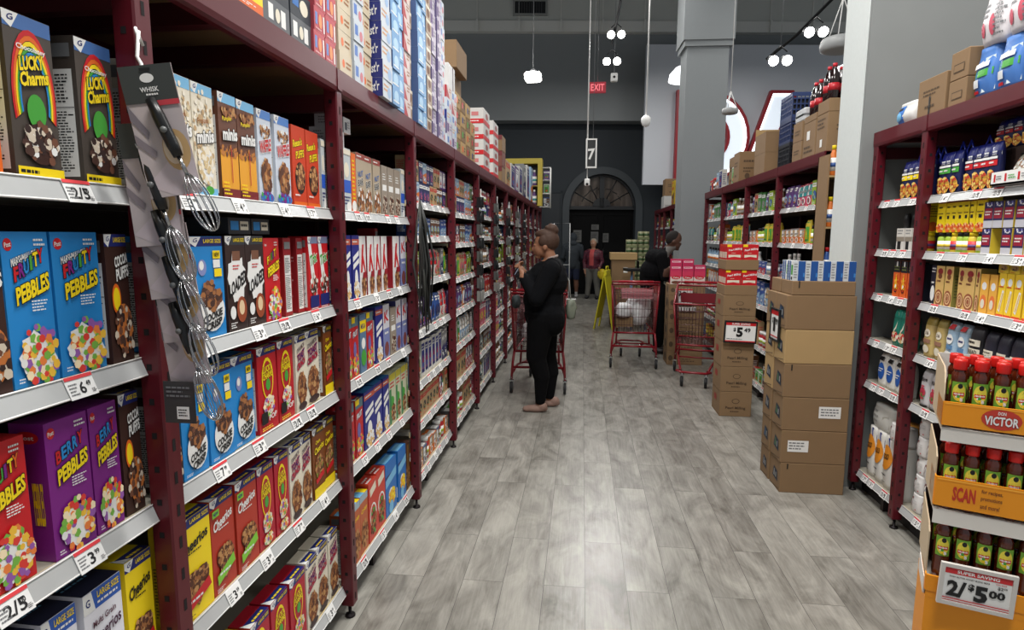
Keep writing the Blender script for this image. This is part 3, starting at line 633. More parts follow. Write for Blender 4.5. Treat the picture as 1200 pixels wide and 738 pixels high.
def cheerios(base, nm, ink, band):
    hts = [('e', .38, .36, .22, .11, mc(96, 50, 34, .6)), ('e', .66, .36, .22, .11, mc(96, 50, 34, .6)), ('p', [(.17, .33), (.52, .1), (.87, .33), (.52, .42)], mc(96, 50, 34, .6))]
    return gm(word='LARGE SIZE') + [('t', 'Cheerios', .5, .74, .8, .10, ink, 12, None, .03), ('ln', .3, .64, .75, .67, 1, ink)] + hts + [('s', .4, .36, .2, .1, 40, CER[1:], .007), ('s', .64, .36, .2, .1, 40, CER[1:], .007), ('s', .52, .24, .22, .09, 35, CER[1:], .007), ('p', [(.12, .1), (.9, .22), (.84, .32), (.1, .2)], band), ('ln', .2, .17, .8, .22, 1, WHITE), ('ln', .06, .02, .4, .07, 3, ink)]
boxkind('oats_yellow', .12, .266, D_, YEL, cheerios(YEL, '', BLACK, RED), [('ln', .1, .1, .9, .6, 16, mc(120, 100, 20, .6))], top=TOPB)
boxkind('oats_red', .118, .266, D_, mc(178, 52, 34, .45), cheerios(RED, '', WHITE, mc(130, 200, 60, .5)) + [('r', .02, .82, .3, .89, mc(130, 200, 60, .5)), ('t', 'NEW', .16, .855, .2, .035, NAVY)], [('ln', .1, .1, .9, .6, 16, mc(220, 180, 170, .6))], top=TOPB)
boxkind('multi', .115, .26, .08, mc(232, 232, 240, .45), [('r', 0, .84, 1, 1, mc(40, 90, 180, .45)), ('p', [(0, 1), (.22, 1), (.3, .84), (0, .84)], WHITE), ('t', 'G', .12, .92, .1, .06, NAVY), ('t', 'LARGE SIZE', .65, .945, .58, .05, YEL), ('ln', .35, .86, .95, .9, 1, WHITE), ('t', 'Multi Grain', .5, .74, .6, .05, mc(90, 40, 60, .5), 6), ('t', 'Cheerios', .5, .63, .84, .1, mc(70, 30, 60, .5), 10), ('e', .5, .32, .4, .2, MID), ('s', .5, .32, .38, .2, 80, CER, .008)], [('ln', .2, .1, .8, .6, 10, GREY)], top=[('r', 0, 0, 1, 1, mc(30, 34, 60, .5)), ('ln', .1, .1, .9, .4, 2, LTB)])
boxkind('yellow_pack', .10, .24, .07, YEL, [('r', 0, 0, 1, .3, ORG), ('ln', .1, .1, .8, .2, 2, WHITE), ('e', .6, .6, .3, .2, WHITE)], [('r', 0, 0, 1, .3, ORG), ('e', .5, .3, .3, .1, WHITE)])
# second-bay kinds
boxkind('granola', .1, .25, .06, mc(176, 160, 138, .55), [('r', 0, .9, 1, 1, mc(150, 60, 50, .5)), ('ln', .1, .92, .9, .97, 1, WHITE), ('t', 'NUT', .5, .66, .6, .09, mc(70, 110, 170, .5), 10), ('t', 'BAR', .5, .52, .6, .11, BLACK, 12, WHITE), ('e', .5, .2, .42, .2, mc(90, 58, 40, .6)), ('s', .5, .2, .4, .2, 50, CER + [WHITE], .009)], NUT)
boxkind('granola_grey', .1, .235, .06, mc(150, 138, 124, .55), [('r', .15, .5, .85, .62, WHITE), ('ln', .2, .7, .8, .85, 3, WHITE), ('e', .55, .22, .36, .18, CREAM), ('s', .55, .22, .32, .16, 50, CHO, .009)], NUT)
boxkind('wb', .1, .25, .06, mc(190, 198, 200, .5), [('r', 0, .3, 1, .5, mc(40, 90, 190, .5)), ('e', .5, .66, .3, .12, CREAM), ('ln', .1, .1, .9, .25, 3, NAVY), ('e', .7, .08, .3, .08, WHITE), ('r', 0, .9, 1, .98, CREAM)], NUT)
boxkind('orange_side', .055, .24, .06, ORG, [('ln', .2, .2, .8, .9, 10, YEL), ('e', .5, .1, .5, .1, WHITE)], NUT)
FF = [('r', 0, .85, 1, .94, mc(190, 90, 70, .5)), ('ln', .1, .87, .9, .92, 1, WHITE), ('p', [(.1, .58), (.9, .68), (.9, .76), (.1, .66)], WHITE), ('p', [(.1, .46), (.9, .56), (.9, .64), (.1, .54)], WHITE), ('e', .5, .3, .22, .16, WHITE), ('e', .5, .14, .4, .12, mc(200, 160, 110, .6)), ('s', .5, .14, .4, .12, 40, [mc(220, 180, 110, .6), WHITE], .008)]
boxkind('frost', .09, .265, .06, mc(38, 44, 130, .42), FF, NUT, top=[('r', 0, .3, 1, 1, mc(40, 110, 170, .5))])
KF = [('r', 0, .8, .5, 1, WHITE), ('p', [(.2, .4), (.42, .4), (.7, .86), (.45, .86)], RED), ('p', [(.45, .6), (.8, .4), (.95, .4), (.6, .68)], RED), ('e', .62, .17, .32, .2, mc(140, 84, 50, .6)), ('s', .62, .17, .3, .2, 40, CER, .009), ('r', .5, .3, 1, .4, mc(150, 26, 40, .5))]
boxkind('special', .085, .262, .06, mc(226, 222, 222, .45), KF, [('r', 0, 0, 1, 1, mc(150, 26, 40, .5))])
boxkind('special_blue', .085, .262, .06, mc(214, 214, 222, .45), [('r', 0, 0, 1, .55, mc(120, 130, 180, .5)), ('t', 'K', .5, .78, .6, .2, RED, 10), ('ln', .2, .42, .8, .5, 1, WHITE), ('e', .5, .16, .34, .14, mc(120, 60, 60, .6))], [('r', 0, 0, 1, 1, mc(70, 70, 130, .5))])
boxkind('loops', .085, .255, .06, mc(186, 34, 40, .42), [('r', 0, .84, 1, 1, mc(90, 120, 130, .5)), ('r', 0, .9, .5, 1, YEL), ('t', 'FRUIT', .5, .72, .7, .09, WHITE, 10, NAVY), ('e', .4, .45, .22, .14, mc(110, 100, 160, .5)), ('s', .5, .2, .46, .16, 50, FRU, .009)], NUT, top=TOPB)
boxkind('bluewhite', .09, .255, .06, mc(90, 120, 150, .5), [('r', 0, .7, 1, .9, YEL), ('t', 'MEGA', .5, .8, .7, .08, NAVY), ('e', .5, .5, .3, .1, WHITE), ('e', .5, .25, .4, .14, GRN)], NUT)
boxkind('greenwhite', .09, .26, .06, mc(196, 200, 170, .5), [('r', 0, .86, 1, 1, mc(190, 180, 60, .5)), ('ln', .1, .7, .9, .84, 2, RED), ('e', .4, .45, .34, .1, GRN), ('r', 0, .0, .3, .7, mc(60, 130, 80, .5)), ('s', .6, .2, .34, .18, 40, CER, .008)], NUT)
boxkind('life', .11, .27, .06, mc(186, 92, 50, .45), [('r', 0, .88, 1, 1, mc(160, 180, 190, .5)), ('t', 'Crisp', .5, .72, .7, .08, YEL, 8), ('e', .5, .35, .4, .2, MID), ('s', .5, .3, .42, .24, 60, CER, .009)], NUT, top=[('r', 0, .3, 1, 1, LTB), ('r', .6, .3, 1, 1, YEL)])
boxkind('oat_o', .115, .285, .06, mc(200, 58, 40, .42), [('p', [(.2, .75), (.9, .82), (.85, .95), (.15, .88)], CREAM), ('ring', .5, .42, .4, .2, .2, WHITE, 0, 360), ('s', .5, .3, .36, .22, 60, CER + [GRN], .009)], [('r', .1, .1, .9, .3, WHITE)], top=[('ln', .1, .2, .9, .9, 2, WHITE)])
boxkind('crunch_blue', .125, .28, .06, mc(34, 110, 186, .42), [('r', 0, .7, 1, .76, NAVY), ('p', [(0, .55), (1, .64), (1, .8), (0, .7)], LTB), ('e', .45, .36, .22, .12, WHITE), ('s', .55, .3, .3, .14, 50, [YEL, mc(230, 170, 50, .6)], .009), ('e', .45, .12, .2, .12, LTB)], [('r', .1, .1, .9, .3, WHITE)], top=[('r', .1, .2, .9, .9, LTB)])
boxkind('choc_side', .12, .27, .06, mc(70, 44, 34, .5), [('s', .5, .3, .4, .25, 60, CER, .009), ('r', .3, .0, .7, .95, mc(120, 86, 40, .5))], NUT)
boxkind('flatbox', .10, .045, .12, mc(44, 48, 54, .5), [('r', .1, .25, .45, .8, BL), ('r', .52, .25, .9, .8, CREAM), ('ln', .55, .35, .85, .7, 1, BLACK)])
boxkind('whitebox', .07, .06, .08, mc(206, 206, 206, .5), [('r', .2, .2, .5, .7, mc(60, 66, 80, .5)), ('ln', .55, .3, .9, .8, 3, GREY)], [('ln', .2, .3, .8, .8, 3, GREY)])

SN = {0: 'top shelf', 1: 'second shelf', 2: 'third shelf', 3: 'fourth shelf', 4: 'bottom shelf'}
SZ = [1.645, 1.285, .953, .594, .138]
DES = {'yellow_pack': 'yellow and orange cereal box', 'choc_charms': 'dark grey cereal box with rainbow', 'fruity': 'bright blue fruit cereal box', 'cocoa': 'dark brown chocolate puff cereal box',
 'fruity_red': 'red fruit cereal box', 'berry': 'purple berry cereal box', 'multi': 'white multigrain cereal box with blue band', 'oats_yellow': 'yellow oat ring cereal box', 'minis': 'cream speckled wheat cereal box',
 'pumpkin_minis': 'brown and orange pumpkin cereal box', 'waffle': 'pale blue waffle cereal box', 'peanut_puffs': 'orange-red peanut puff cereal box', 'wb': 'white and blue cereal box', 'cookie': 'blue cookie cereal box',
 'loaded': 'dark cereal box with white splash', 'trix': 'red and white fruit cereal box', 'turned': 'red cereal box turned side-on', 'charms_red': 'red marshmallow cereal box with black panel', 'charms': 'red marshmallow cereal box with yellow arch',
 'toast': 'cream cinnamon cereal box', 'oat_crunch': 'brown and yellow oat cereal box', 'oats_red': 'red oat ring cereal box with green ribbon', 'orange_side': 'narrow orange cereal box', 'granola': 'tan cereal box with black lettering',
 'granola_grey': 'grey-brown cereal box with cream bowl', 'frost': 'deep blue flake cereal box', 'special': 'white cereal box with red swoosh', 'special_blue': 'white and lilac cereal box', 'loops': 'red ring cereal box',
 'bluewhite': 'grey-blue cereal box with yellow patch', 'greenwhite': 'pale green cereal box', 'life': 'orange-brown cereal box with blue top', 'oat_o': 'tall red cereal box', 'crunch_blue': 'tall bright blue cereal box', 'choc_side': 'dark brown tall cereal box'}
ROWS = {
 (0, 0): [('yellow_pack', .80, .905), ('choc_charms', .925, 1.021), ('choc_charms', 1.066, 1.158)],
 (0, 1): [('cocoa', .775, .878), ('fruity', .883, .976), ('fruity', .978, 1.085), ('cocoa', 1.096, 1.158)],
 (0, 2): [('fruity_red', .795, .889), ('berry', .921, 1.017), ('berry', 1.019, 1.093), ('cocoa', 1.10, 1.158)],
 (0, 3): [('multi', .80, .875), ('multi', .88, .957), ('multi', .965, 1.065), ('oats_yellow', 1.075, 1.155)],
 (1, 0): [('minis', 1.22, 1.312), ('minis', 1.314, 1.400), ('minis', 1.402, 1.490), ('pumpkin_minis', 1.505, 1.592), ('pumpkin_minis', 1.596, 1.690), ('waffle', 1.702, 1.784), ('waffle', 1.796, 1.892), ('peanut_puffs', 1.903, 2.0), ('peanut_puffs', 2.005, 2.106), ('wb', 2.12, 2.155)],
 (1, 1): [('cookie', 1.22, 1.355), ('cookie', 1.362, 1.499), ('loaded', 1.503, 1.601), ('loaded', 1.604, 1.703), ('fruity_red', 1.706, 1.80), ('turned', 1.84, 1.895), ('turned', 1.93, 1.98), ('trix', 1.985, 2.067), ('trix', 2.072, 2.158)],
 (1, 2): [('cocoa', 1.215, 1.278), ('cookie', 1.28, 1.383), ('cookie', 1.388, 1.50), ('cookie', 1.502, 1.615), ('charms_red', 1.628, 1.742), ('charms_red', 1.749, 1.855), ('toast', 1.862, 1.942), ('toast', 1.945, 2.055), ('oat_crunch', 2.08, 2.158)],
 (1, 3): [('oats_yellow', 1.233, 1.366), ('oats_red', 1.370, 1.478), ('oats_red', 1.481, 1.594), ('charms', 1.598, 1.692), ('charms', 1.696, 1.786), ('toast', 1.79, 1.872), ('toast', 1.875, 1.958), ('oat_crunch', 1.963, 2.058), ('oat_crunch', 2.063, 2.158)],
 (1, 4): [('oats_yellow', 1.32, 1.51), ('charms', 1.52, 1.63), ('charms', 1.635, 1.745), ('charms', 1.75, 1.865), ('toast', 1.87, 1.96), ('toast', 1.965, 2.06), ('toast', 2.065, 2.158)],
 (2, 0): [('wb', 2.22, 2.312), ('wb', 2.315, 2.405), ('orange_side', 2.41, 2.462), ('granola', 2.466, 2.566), ('granola', 2.572, 2.672), ('granola', 2.684, 2.785), ('granola_grey', 2.79, 2.878), ('granola_grey', 2.882, 2.98), ('granola_grey', 2.985, 3.085), ('wb', 3.09, 3.158)],
 (2, 1): [('frost', 2.22, 2.302), ('frost', 2.307, 2.386), ('frost', 2.39, 2.474), ('special', 2.48, 2.565), ('special', 2.57, 2.658), ('special', 2.668, 2.755), ('special', 2.762, 2.852), ('special', 2.93, 3.045), ('special_blue', 3.06, 3.158)],
 (2, 2): [('loops', 2.22, 2.29), ('loops', 2.297, 2.366), ('loops', 2.37, 2.445), ('bluewhite', 2.45, 2.528), ('loops', 2.533, 2.62), ('frost', 2.655, 2.762), ('special_blue', 2.767, 2.865), ('granola_grey', 2.87, 2.965), ('special_blue', 2.97, 3.06), ('special_blue', 3.066, 3.158)],
 (2, 3): [('loops', 2.22, 2.29), ('loops', 2.298, 2.374), ('loops', 2.38, 2.47), ('frost', 2.475, 2.61), ('frost', 2.617, 2.735), ('frost', 2.74, 2.835), ('greenwhite', 2.839, 2.94), ('greenwhite', 2.945, 3.03), ('greenwhite', 3.035, 3.125), ('greenwhite', 3.13, 3.158)],
 (2, 4): [('life', 2.22, 2.29), ('life', 2.3, 2.391), ('life', 2.397, 2.495), ('oat_o', 2.5, 2.615), ('oat_o', 2.62, 2.74), ('crunch_blue', 2.745, 2.915), ('crunch_blue', 2.94, 3.078), ('choc_side', 3.083, 3.158)]}
rj = random.Random(5)
for (bi, si), row in ROWS.items():
    cnt = {}; tot = {}
    for k, _, _ in row: tot[k] = tot.get(k, 0) + 1
    for kn, a, b_ in row:
        cnt[kn] = cnt.get(kn, 0) + 1
        where = f'{SN[si]}, {BN[bi]} left bay'
        d = DES[kn]
        lab = (f'{d}, {where}' if tot[kn] == 1 else f'{d}, {ORD[cnt[kn]-1]} of {tot[kn]}, {where}')
        deep = .012 if kn == 'turned' else rj.uniform(-.003, .004)
        z_ = SZ[si] + .0015
        put(kn, 'cereal_box', (-.949 - deep , (a + b_) / 2, z_), rj.uniform(-.012, .012), sy=b_ - a - .004, label=lab, cat='cereal box', group=f'boxes on the {where}')
# things lying on top of boxes
put('flatbox', 'carton_pack', (-.96, 1.60, 1.285 + .268), 0, sy=.11, label='flat dark box with blue panel lying on the second shelf boxes', cat='box')
put('flatbox', 'carton_pack', (-.962, 1.715, 1.285 + .268), 0, sy=.10, label='second flat dark box lying behind it towards the red box', cat='box')
for k, (y, z, lb) in enumerate([(2.26, 1.898, 'small white box lying on cereal beside the second post'), (2.33, 1.898, 'small white box beside it, farther from the post'), (2.31, 1.960, 'topmost small white box above the white and blue cereal'), (2.40, 1.960, 'small white box overhanging the orange cereal side')]):
    put('whitebox', 'small_box', (-.955, y, z - (0 if k < 2 else .0005)), 0, label=lb, cat='box', group='small white boxes above the second bay cereal')
put('turned', 'cereal_box', (-1.02, 2.90, 1.286), 0, sy=.04, sz=.3, label='red and brown tall box behind the red swoosh boxes', cat='cereal box')
put('orange_side', 'cereal_box', (-1.02, 2.64, .954), 0, sy=.05, sz=.29, label='tall orange box behind the red ring cereals', cat='cereal box')
# ================================================================== GENERIC SHELF GOODS
PAL = {'red': (168, 34, 40), 'blue': (48, 84, 150), 'green': (66, 128, 60), 'yellow': (214, 186, 50), 'white': (206, 206, 200), 'brown': (112, 76, 50), 'purple': (92, 60, 120), 'teal': (50, 140, 140),
       'orange': (210, 112, 40), 'black': (34, 34, 38), 'tan': (180, 152, 112), 'pink': (196, 84, 110), 'navy': (36, 44, 92), 'pale blue': (140, 172, 200), 'lime': (150, 180, 50), 'grey': (128, 130, 132)}
INK = [WHITE, YEL, BLACK, NAVY, RED]
def gkind(shape, col):
    k = 'g_' + shape + col
    if k in KIND: return k
    base = mc(*PAL[col], .45); r = random.Random(hash_(k)); a = WHITE if col not in ('white', 'yellow', 'tan') else r.choice((RED, NAVY, GRN)); b_ = mc(*PAL[r.choice(list(PAL))], .5)
    c_ = mc(*PAL[r.choice(list(PAL))], .5); tp = r.randrange(4)
    dec = [('r', 0, .74, 1, .9, a), ('ln', .1, .77, .9, .87, 1, base), ('e', .5, .4, .36, .2, b_), ('s', .5, .36, .3, .16, 14, [mc(*PAL[r.choice(list(PAL))], .6) for _ in range(3)], .006), ('ln', .12, .06, .7, .14, 2, a)]
    if tp == 1: dec = [('r', 0, .0, 1, .4, b_), ('p', [(0, .4), (1, .55), (1, .4)], b_), ('t', r.choice(('RICE', 'Tea', 'Oats', 'MIX', 'Bran', 'Gold')), .5, .72, .7, .13, a, 8), ('s', .5, .22, .4, .14, 24, [c_, a, base], .006), ('ln', .1, .88, .9, .96, 1, a)]
    if tp == 2: dec = [('r', .1, .1, .9, .92, a), ('ln', .18, .7, .82, .86, 2, base), ('p', [(.2, .2), (.5, .62), (.8, .2)], b_), ('e', .5, .3, .2, .1, c_), ('ln', .2, .12, .8, .17, 1, BLACK)]
    if tp == 3: dec = [('r', 0, .9, 1, 1, b_), ('r', 0, .45, .5, .9, a), ('r', .5, .45, 1, .9, c_), ('t', r.choice(('TEA', 'Bar', 'Nut', 'Crisp')), .5, .66, .8, .12, BLACK, 10, WHITE), ('ring', .5, .24, .36, .16, .35, a, 0, 360), ('s', .5, .24, .2, .09, 12, [c_, b_], .005)]
    if shape == 'box': boxkind(k, .065, .19, .06, base, dec, [('ln', .1, .2, .9, .8, 8, a)], top=[('r', .1, .3, .9, .9, a)])
    elif shape == 'pack': boxkind(k, .09, .11, .07, base, dec, [('ln', .1, .2, .9, .8, 4, a)], top=[('r', .1, .3, .9, .9, a)])
    elif shape == 'pouch': bagkind(k, .085, .17, .045, base, dec)
    else:
        mb = MB(); R = .032 if shape == 'jar' else .03; H = .13 if shape == 'jar' else .2
        prof = [(R * .92, 0), (R, .006), (R, H * .72), (R * .8, H * .82)] if shape == 'jar' else [(R * .9, 0), (R, .006), (R, H * .6), (R * .45, H * .8), (R * .4, H * .86)]
        mb.lathe(prof, base, 12, (-R, 0, 0)); hz = prof[-1][1]; rr = prof[-1][0] * (1.12)
        mb.lathe([(rr, hz), (rr, H * .98), (rr * .9, H)], r.choice((WHITE, RED, BLACK, YEL)), 12, (-R, 0, 0))
        mb.lathe([(R * 1.01, H * .15), (R * 1.01, H * .58)], a, 12, (-R, 0, 0)); mb.lathe([(R * 1.02, H * .28), (R * 1.02, H * .42)], b_, 12, (-R, 0, 0))
        KIND[k] = (mb.data('packet'), 2 * R, H, 2 * R)
    return k
def hash_(s):
    h = 7
    for ch in s: h = (h * 31 + ord(ch)) % 100003
    return h
NAMES = {'box': ('carton_box', 'box', 'tall box'), 'pack': ('small_box', 'box', 'small box'), 'pouch': ('food_pouch', 'pouch', 'pouch'), 'jar': ('food_jar', 'jar', 'lidded jar'), 'bottle': ('bottle', 'bottle', 'bottle')}
rg = random.Random(11)
def generic(side, XF, y0, y1, z, h, n, specs, where, layers=1, set_=.057, run=1):
    L = (y1 - .008 - (y0 + .055)); st = L / n; tot = n * layers; k = 0; sp = None
    for j in range(layers):
        left = 0
        for i in range(n):
            if left <= 0: sp = rg.choice(specs); left = rg.choice((1, 2, 2, 3)) if run else 1
            left -= 1
            shp, col = sp; kn = gkind(shp, col); nm, cat, wd = NAMES[shp]
            k += 1
            hh = min(h / layers * .98, KIND[kn][2] * (1.25 if shp == 'box' else 1.1)) * (.93 + .07 * rg.random())
            if layers > 1: hh = h / layers * .97
            yc = y0 + .055 + st * (i + .5)
            where2 = where + (', upper layer' if j else (', lower layer' if layers > 1 else ''))
            put(kn, nm, (XF + side * (set_ + rg.uniform(0, .006)), yc, z + .0015 + j * (h / layers)), 0 if side < 0 else PI, sy=st * .95, sz=hh, label=f'{col} {wd}, {ORD[i]} of {n}, {where2}', cat=cat, group=f'goods on {where}')
SH7 = ['bottom shelf', 'sixth shelf', 'fifth shelf', 'fourth shelf', 'third shelf', 'second shelf', 'top shelf']
for bi in range(3, 13):
    lv = (.138,) + tuple(reversed(LV3 if bi % 2 else (1.72, 1.5, 1.24, .99, .72, .43)))
    n = 11 if bi < 4 else 9 if bi < 5 else 7 if bi < 7 else 5 if bi < 9 else 4
    for si, z in enumerate(lv):
        top = lv[si + 1] if si < 6 else 2.06
        h = top - z - .075
        specs = {6: [('box', 'purple'), ('box', 'tan'), ('box', 'navy'), ('box', 'brown'), ('box', 'pale blue'), ('box', 'green')], 5: [('box', 'blue'), ('box', 'teal'), ('box', 'brown'), ('box', 'pale blue'), ('box', 'red'), ('box', 'navy')],
                 4: [('pouch', 'yellow'), ('pouch', 'lime'), ('pouch', 'tan'), ('box', 'grey'), ('pouch', 'white')], 3: [('pouch', 'red'), ('pouch', 'white'), ('pouch', 'tan'), ('pouch', 'orange'), ('pouch', 'purple'), ('pouch', 'blue')],
                 2: [('box', 'white'), ('box', 'black'), ('box', 'grey'), ('pouch', 'green'), ('pouch', 'pale blue')], 1: [('box', 'tan'), ('box', 'brown'), ('box', 'red'), ('jar', 'green'), ('jar', 'tan'), ('box', 'white')],
                 0: [('pack', 'white'), ('pack', 'grey'), ('box', 'white'), ('pack', 'orange'), ('jar', 'red'), ('box', 'tan')]}[si]
        if bi > 4: specs = specs[:3] + [('jar', 'red'), ('bottle', 'white'), ('box', 'pink'), ('pouch', 'black'), ('bottle', 'brown'), ('jar', 'orange')]
        generic(-1, XL, PY[bi], PY[bi + 1], z, h, n, specs, f'{SH7[si]}, {BN[bi]} left bay', layers=2 if (si == 6 and bi < 6) else 1)
SH6 = ['bottom shelf', 'fifth shelf', 'fourth shelf', 'third shelf', 'second shelf', 'top shelf']
RS = {5: [('box', 'green'), ('pouch', 'purple'), ('box', 'tan'), ('box', 'lime'), ('bottle', 'brown'), ('pouch', 'pink')], 4: [('pouch', 'yellow'), ('jar', 'lime'), ('pouch', 'yellow'), ('pack', 'orange'), ('pouch', 'tan')],
      3: [('pack', 'white'), ('jar', 'grey'), ('pack', 'blue'), ('bottle', 'white'), ('pack', 'red')], 2: [('box', 'blue'), ('pouch', 'pale blue'), ('box', 'white'), ('bottle', 'green')], 1: [('box', 'red'), ('box', 'tan'), ('jar', 'red'), ('pouch', 'white')], 0: [('pack', 'tan'), ('pack', 'white'), ('box', 'brown'), ('pack', 'blue')]}
for i in range(4):
    lv = (.138,) + tuple(reversed(RLV2))
    for si, z in enumerate(lv):
        top = lv[si + 1] if si < 5 else 2.06
        if R2Y[i] < 5 and si < 3: continue
        h = top - z - .07
        sp = RS[si] if i < 2 else RS[si] + [('pouch', 'black'), ('box', 'orange'), ('bottle', 'pale blue'), ('box', 'yellow')]
        generic(1, XR, R2Y[i], R2Y[i + 1], z, min(h, .23), [9, 8, 7, 6][i], sp, f'{SH6[si]}, {BN[i]} bay between pillars')
SH5 = ['bottom shelf', 'fourth shelf', 'third shelf', 'second shelf', 'top shelf']
for i in range(5):
    lv = (.138, .55, .95, 1.35, 1.75)
    for si, z in enumerate(lv):
        if si < 2 : continue
        generic(1, XR, R3Y[i], R3Y[i + 1], z, .24, 4, [('box', 'tan'), ('jar', 'green'), ('box', 'brown'), ('jar', 'white'), ('pouch', 'lime')], f'{SH5[si]}, {BN[i]} bay past far pillar')

# ================================================================== NEAR RIGHT BAYS
XF = XR + .055
def pasta(col, nm):
    bagkind(nm, .06, .20, .04, mc(24, 30, 78, .4), [('r', .0, .72, 1, .80, WHITE), ('t', 'Pasta', .5, .76, .7, .05, NAVY), ('r', .08, .50, .92, .62, col), ('ln', .15, .52, .85, .6, 1, WHITE), ('r', .08, .64, .92, .69, WHITE), ('e', .5, .22, .45, .2, mc(226, 180, 80, .5)), ('s', .5, .22, .42, .19, 50, [mc(226, 170, 60, .5), mc(246, 214, 120, .5), mc(190, 120, 50, .5), mc(190, 60, 40, .5)], .006)], mc(24, 34, 110, .35))
pasta(YEL, 'pasta_y'); pasta(GRN, 'pasta_g'); pasta(RED, 'pasta_r')
def loopb(mb, y, z, s=1):
    mb.tube([(-.03, y - .014 * s, z), (-.03, y - .02 * s, z + .03), (-.03, y, z + .075), (-.03, y + .02 * s, z + .03), (-.03, y + .014 * s, z)], .0045, mc(30, 50, 170, .3, spec=.7), 6)
items = [('pasta_y', 3.533), ('pasta_y', 3.478), ('pasta_y', 3.42), ('pasta_y', 3.35), ('pasta_y', 3.305), ('pasta_g', 3.186), ('pasta_g', 3.148), ('pasta_g', 3.085), ('pasta_r', 2.985), ('pasta_r', 2.925), ('pasta_r', 2.875), ('pasta_r', 2.823), ('pasta_r', 2.772), ('pasta_r', 2.70), ('pasta_r', 2.63), ('pasta_g', 2.56), ('pasta_g', 2.49), ('pasta_y', 2.42)]
cw = {'pasta_y': 'yellow', 'pasta_g': 'green', 'pasta_r': 'red'}
for i, (k, y) in enumerate(items):
    if 2.6 < y < 2.79: continue
    put(k, 'snack_bag', (XF, y, 1.756), PI, sy=.062, label=f'navy snack bag with {cw[k]} band, {ORD[i] if i < 16 else "last"} along right top shelf', cat='bag', group='navy snack bags on the right top shelf')
for i, y in enumerate([3.53, 3.475, 3.42, 3.37, 3.32, 3.17, 3.11, 2.98, 2.92, 2.86]):
    mb = MB(); loopb(mb, 0, 0, 1.2); mb.box(-.036, -.02, -.17, -.024, .02, .01, mc(30, 44, 140, .4))
    o = mb.obj('hanging_loop_pack', None, (XF + .045, y, 1.93), PI); tag(o, f'bright blue loop-topped packet standing behind snack bags, {ORD[i]} from pillar', 'packet', 'blue loop packets behind the snack bags')
for i, y in enumerate([2.90, 2.845, 2.79, 2.735, 2.68, 2.62, 2.56, 2.5]):
    mb = MB(); mb.box(XR + .12, y - .027, 1.756, XR + .16, y + .027, 1.93, mc(60, 44, 40, .6)); o = mb.obj('riser_block'); o.location = (0, 0, 0)
    tag(o, f'dark block holding up the {ORD[i]} raised brown snack bag', 'block', 'dark riser blocks')
    put('pasta_r', 'snack_bag', (XR + .118, y, 1.93 - .08 + .081), PI, sy=.055, sz=.125, label=f'raised brown and red snack bag, {ORD[i]} in the upper row', cat='bag', group='raised snack bags in the upper row')
# display tray of dark pouches
r = empty('pouch_tray', 'white tray printed with red marks holding dark curled pouches, top shelf', 'tray', (XR + .02, 2.50, 1.765), 0)
mb = MB(); mb.box(0, 0, 0, .11, .27, .008, WHITE); mb.box(0, 0, 0, .006, .27, .055, WHITE); mb.box(.104, 0, 0, .11, .27, .08, WHITE); mb.box(0, 0, 0, .11, .005, .055, WHITE); mb.box(0, .265, 0, .11, .27, .055, WHITE)
decor(mb, lambda u, v, o: (-.0005 - o, .27 - u * .27, .005 + v * .05), [('r', .08, .2, .12, .8, RED), ('r', .32, .2, .36, .8, RED), ('r', .6, .2, .64, .8, RED), ('r', .85, .2, .88, .8, RED), ('ln', .14, .3, .3, .7, 2, GREY), ('ln', .4, .3, .56, .7, 2, GRN), ('ln', .68, .3, .82, .7, 2, GREY)], .27, .05)
mb.obj('tray_body', r)
bagkind('dark_pouch', .075, .15, .035, mc(60, 58, 54, .3), [('e', .5, .55, .4, .3, mc(190, 184, 168, .5)), ('s', .5, .55, .3, .22, 20, [BLACK, WHITE, MID], .007), ('r', .1, .82, .9, .95, BLACK)])
for i in range(4):
    o = put('dark_pouch', 'food_pouch', (XR + .05 + .008 * i, 2.535 + i * .065, 1.775), PI, label=f'dark and cream pouch, {ORD[i]} from near end of white tray', cat='pouch', group='dark pouches in the white tray'); o.rotation_euler = (0, -.35, PI)
# second shelf
boxkind('cup', .06, .12, .05, mc(210, 206, 200, .5), [('r', .15, .05, .6, .42, BLACK), ('r', 0, .42, 1, .62, mc(140, 130, 116, .5)), ('r', 0, .62, 1, 1, mc(208, 204, 196, .5)), ('ln', .1, .7, .9, .95, 2, GREY)], [('r', .3, .1, .8, .5, BLACK)])
boxkind('y_bread', .05, .165, .06, YEL, [('r', .0, .92, 1, 1, mc(120, 40, 40, .5)), ('ln', .15, .72, .85, .84, 1, BLACK), ('r', .25, .42, .6, .52, BLACK), ('ln', .1, .56, .9, .62, 1, mc(90, 60, 30, .6)), ('e', .5, .14, .46, .14, mc(220, 120, 60, .6)), ('s', .5, .14, .42, .13, 24, [ORG, RED, mc(240, 190, 120, .6)], .007)], [('ln', .1, .5, .9, .9, 5, mc(120, 90, 20, .6)), ('e', .5, .2, .4, .16, ORG)])
boxkind('spice', .062, .11, .05, mc(196, 196, 204, .5), [('r', 0, .28, 1, 1, mc(40, 38, 86, .45)), ('r', .08, .35, .92, .75, mc(150, 28, 52, .45)), ('ln', .14, .45, .86, .66, 2, WHITE), ('s', .5, .88, .4, .08, 12, [WHITE, mc(120, 120, 180, .5)], .004)], [('r', 0, 0, 1, 1, mc(226, 200, 60, .5))])
i = 0
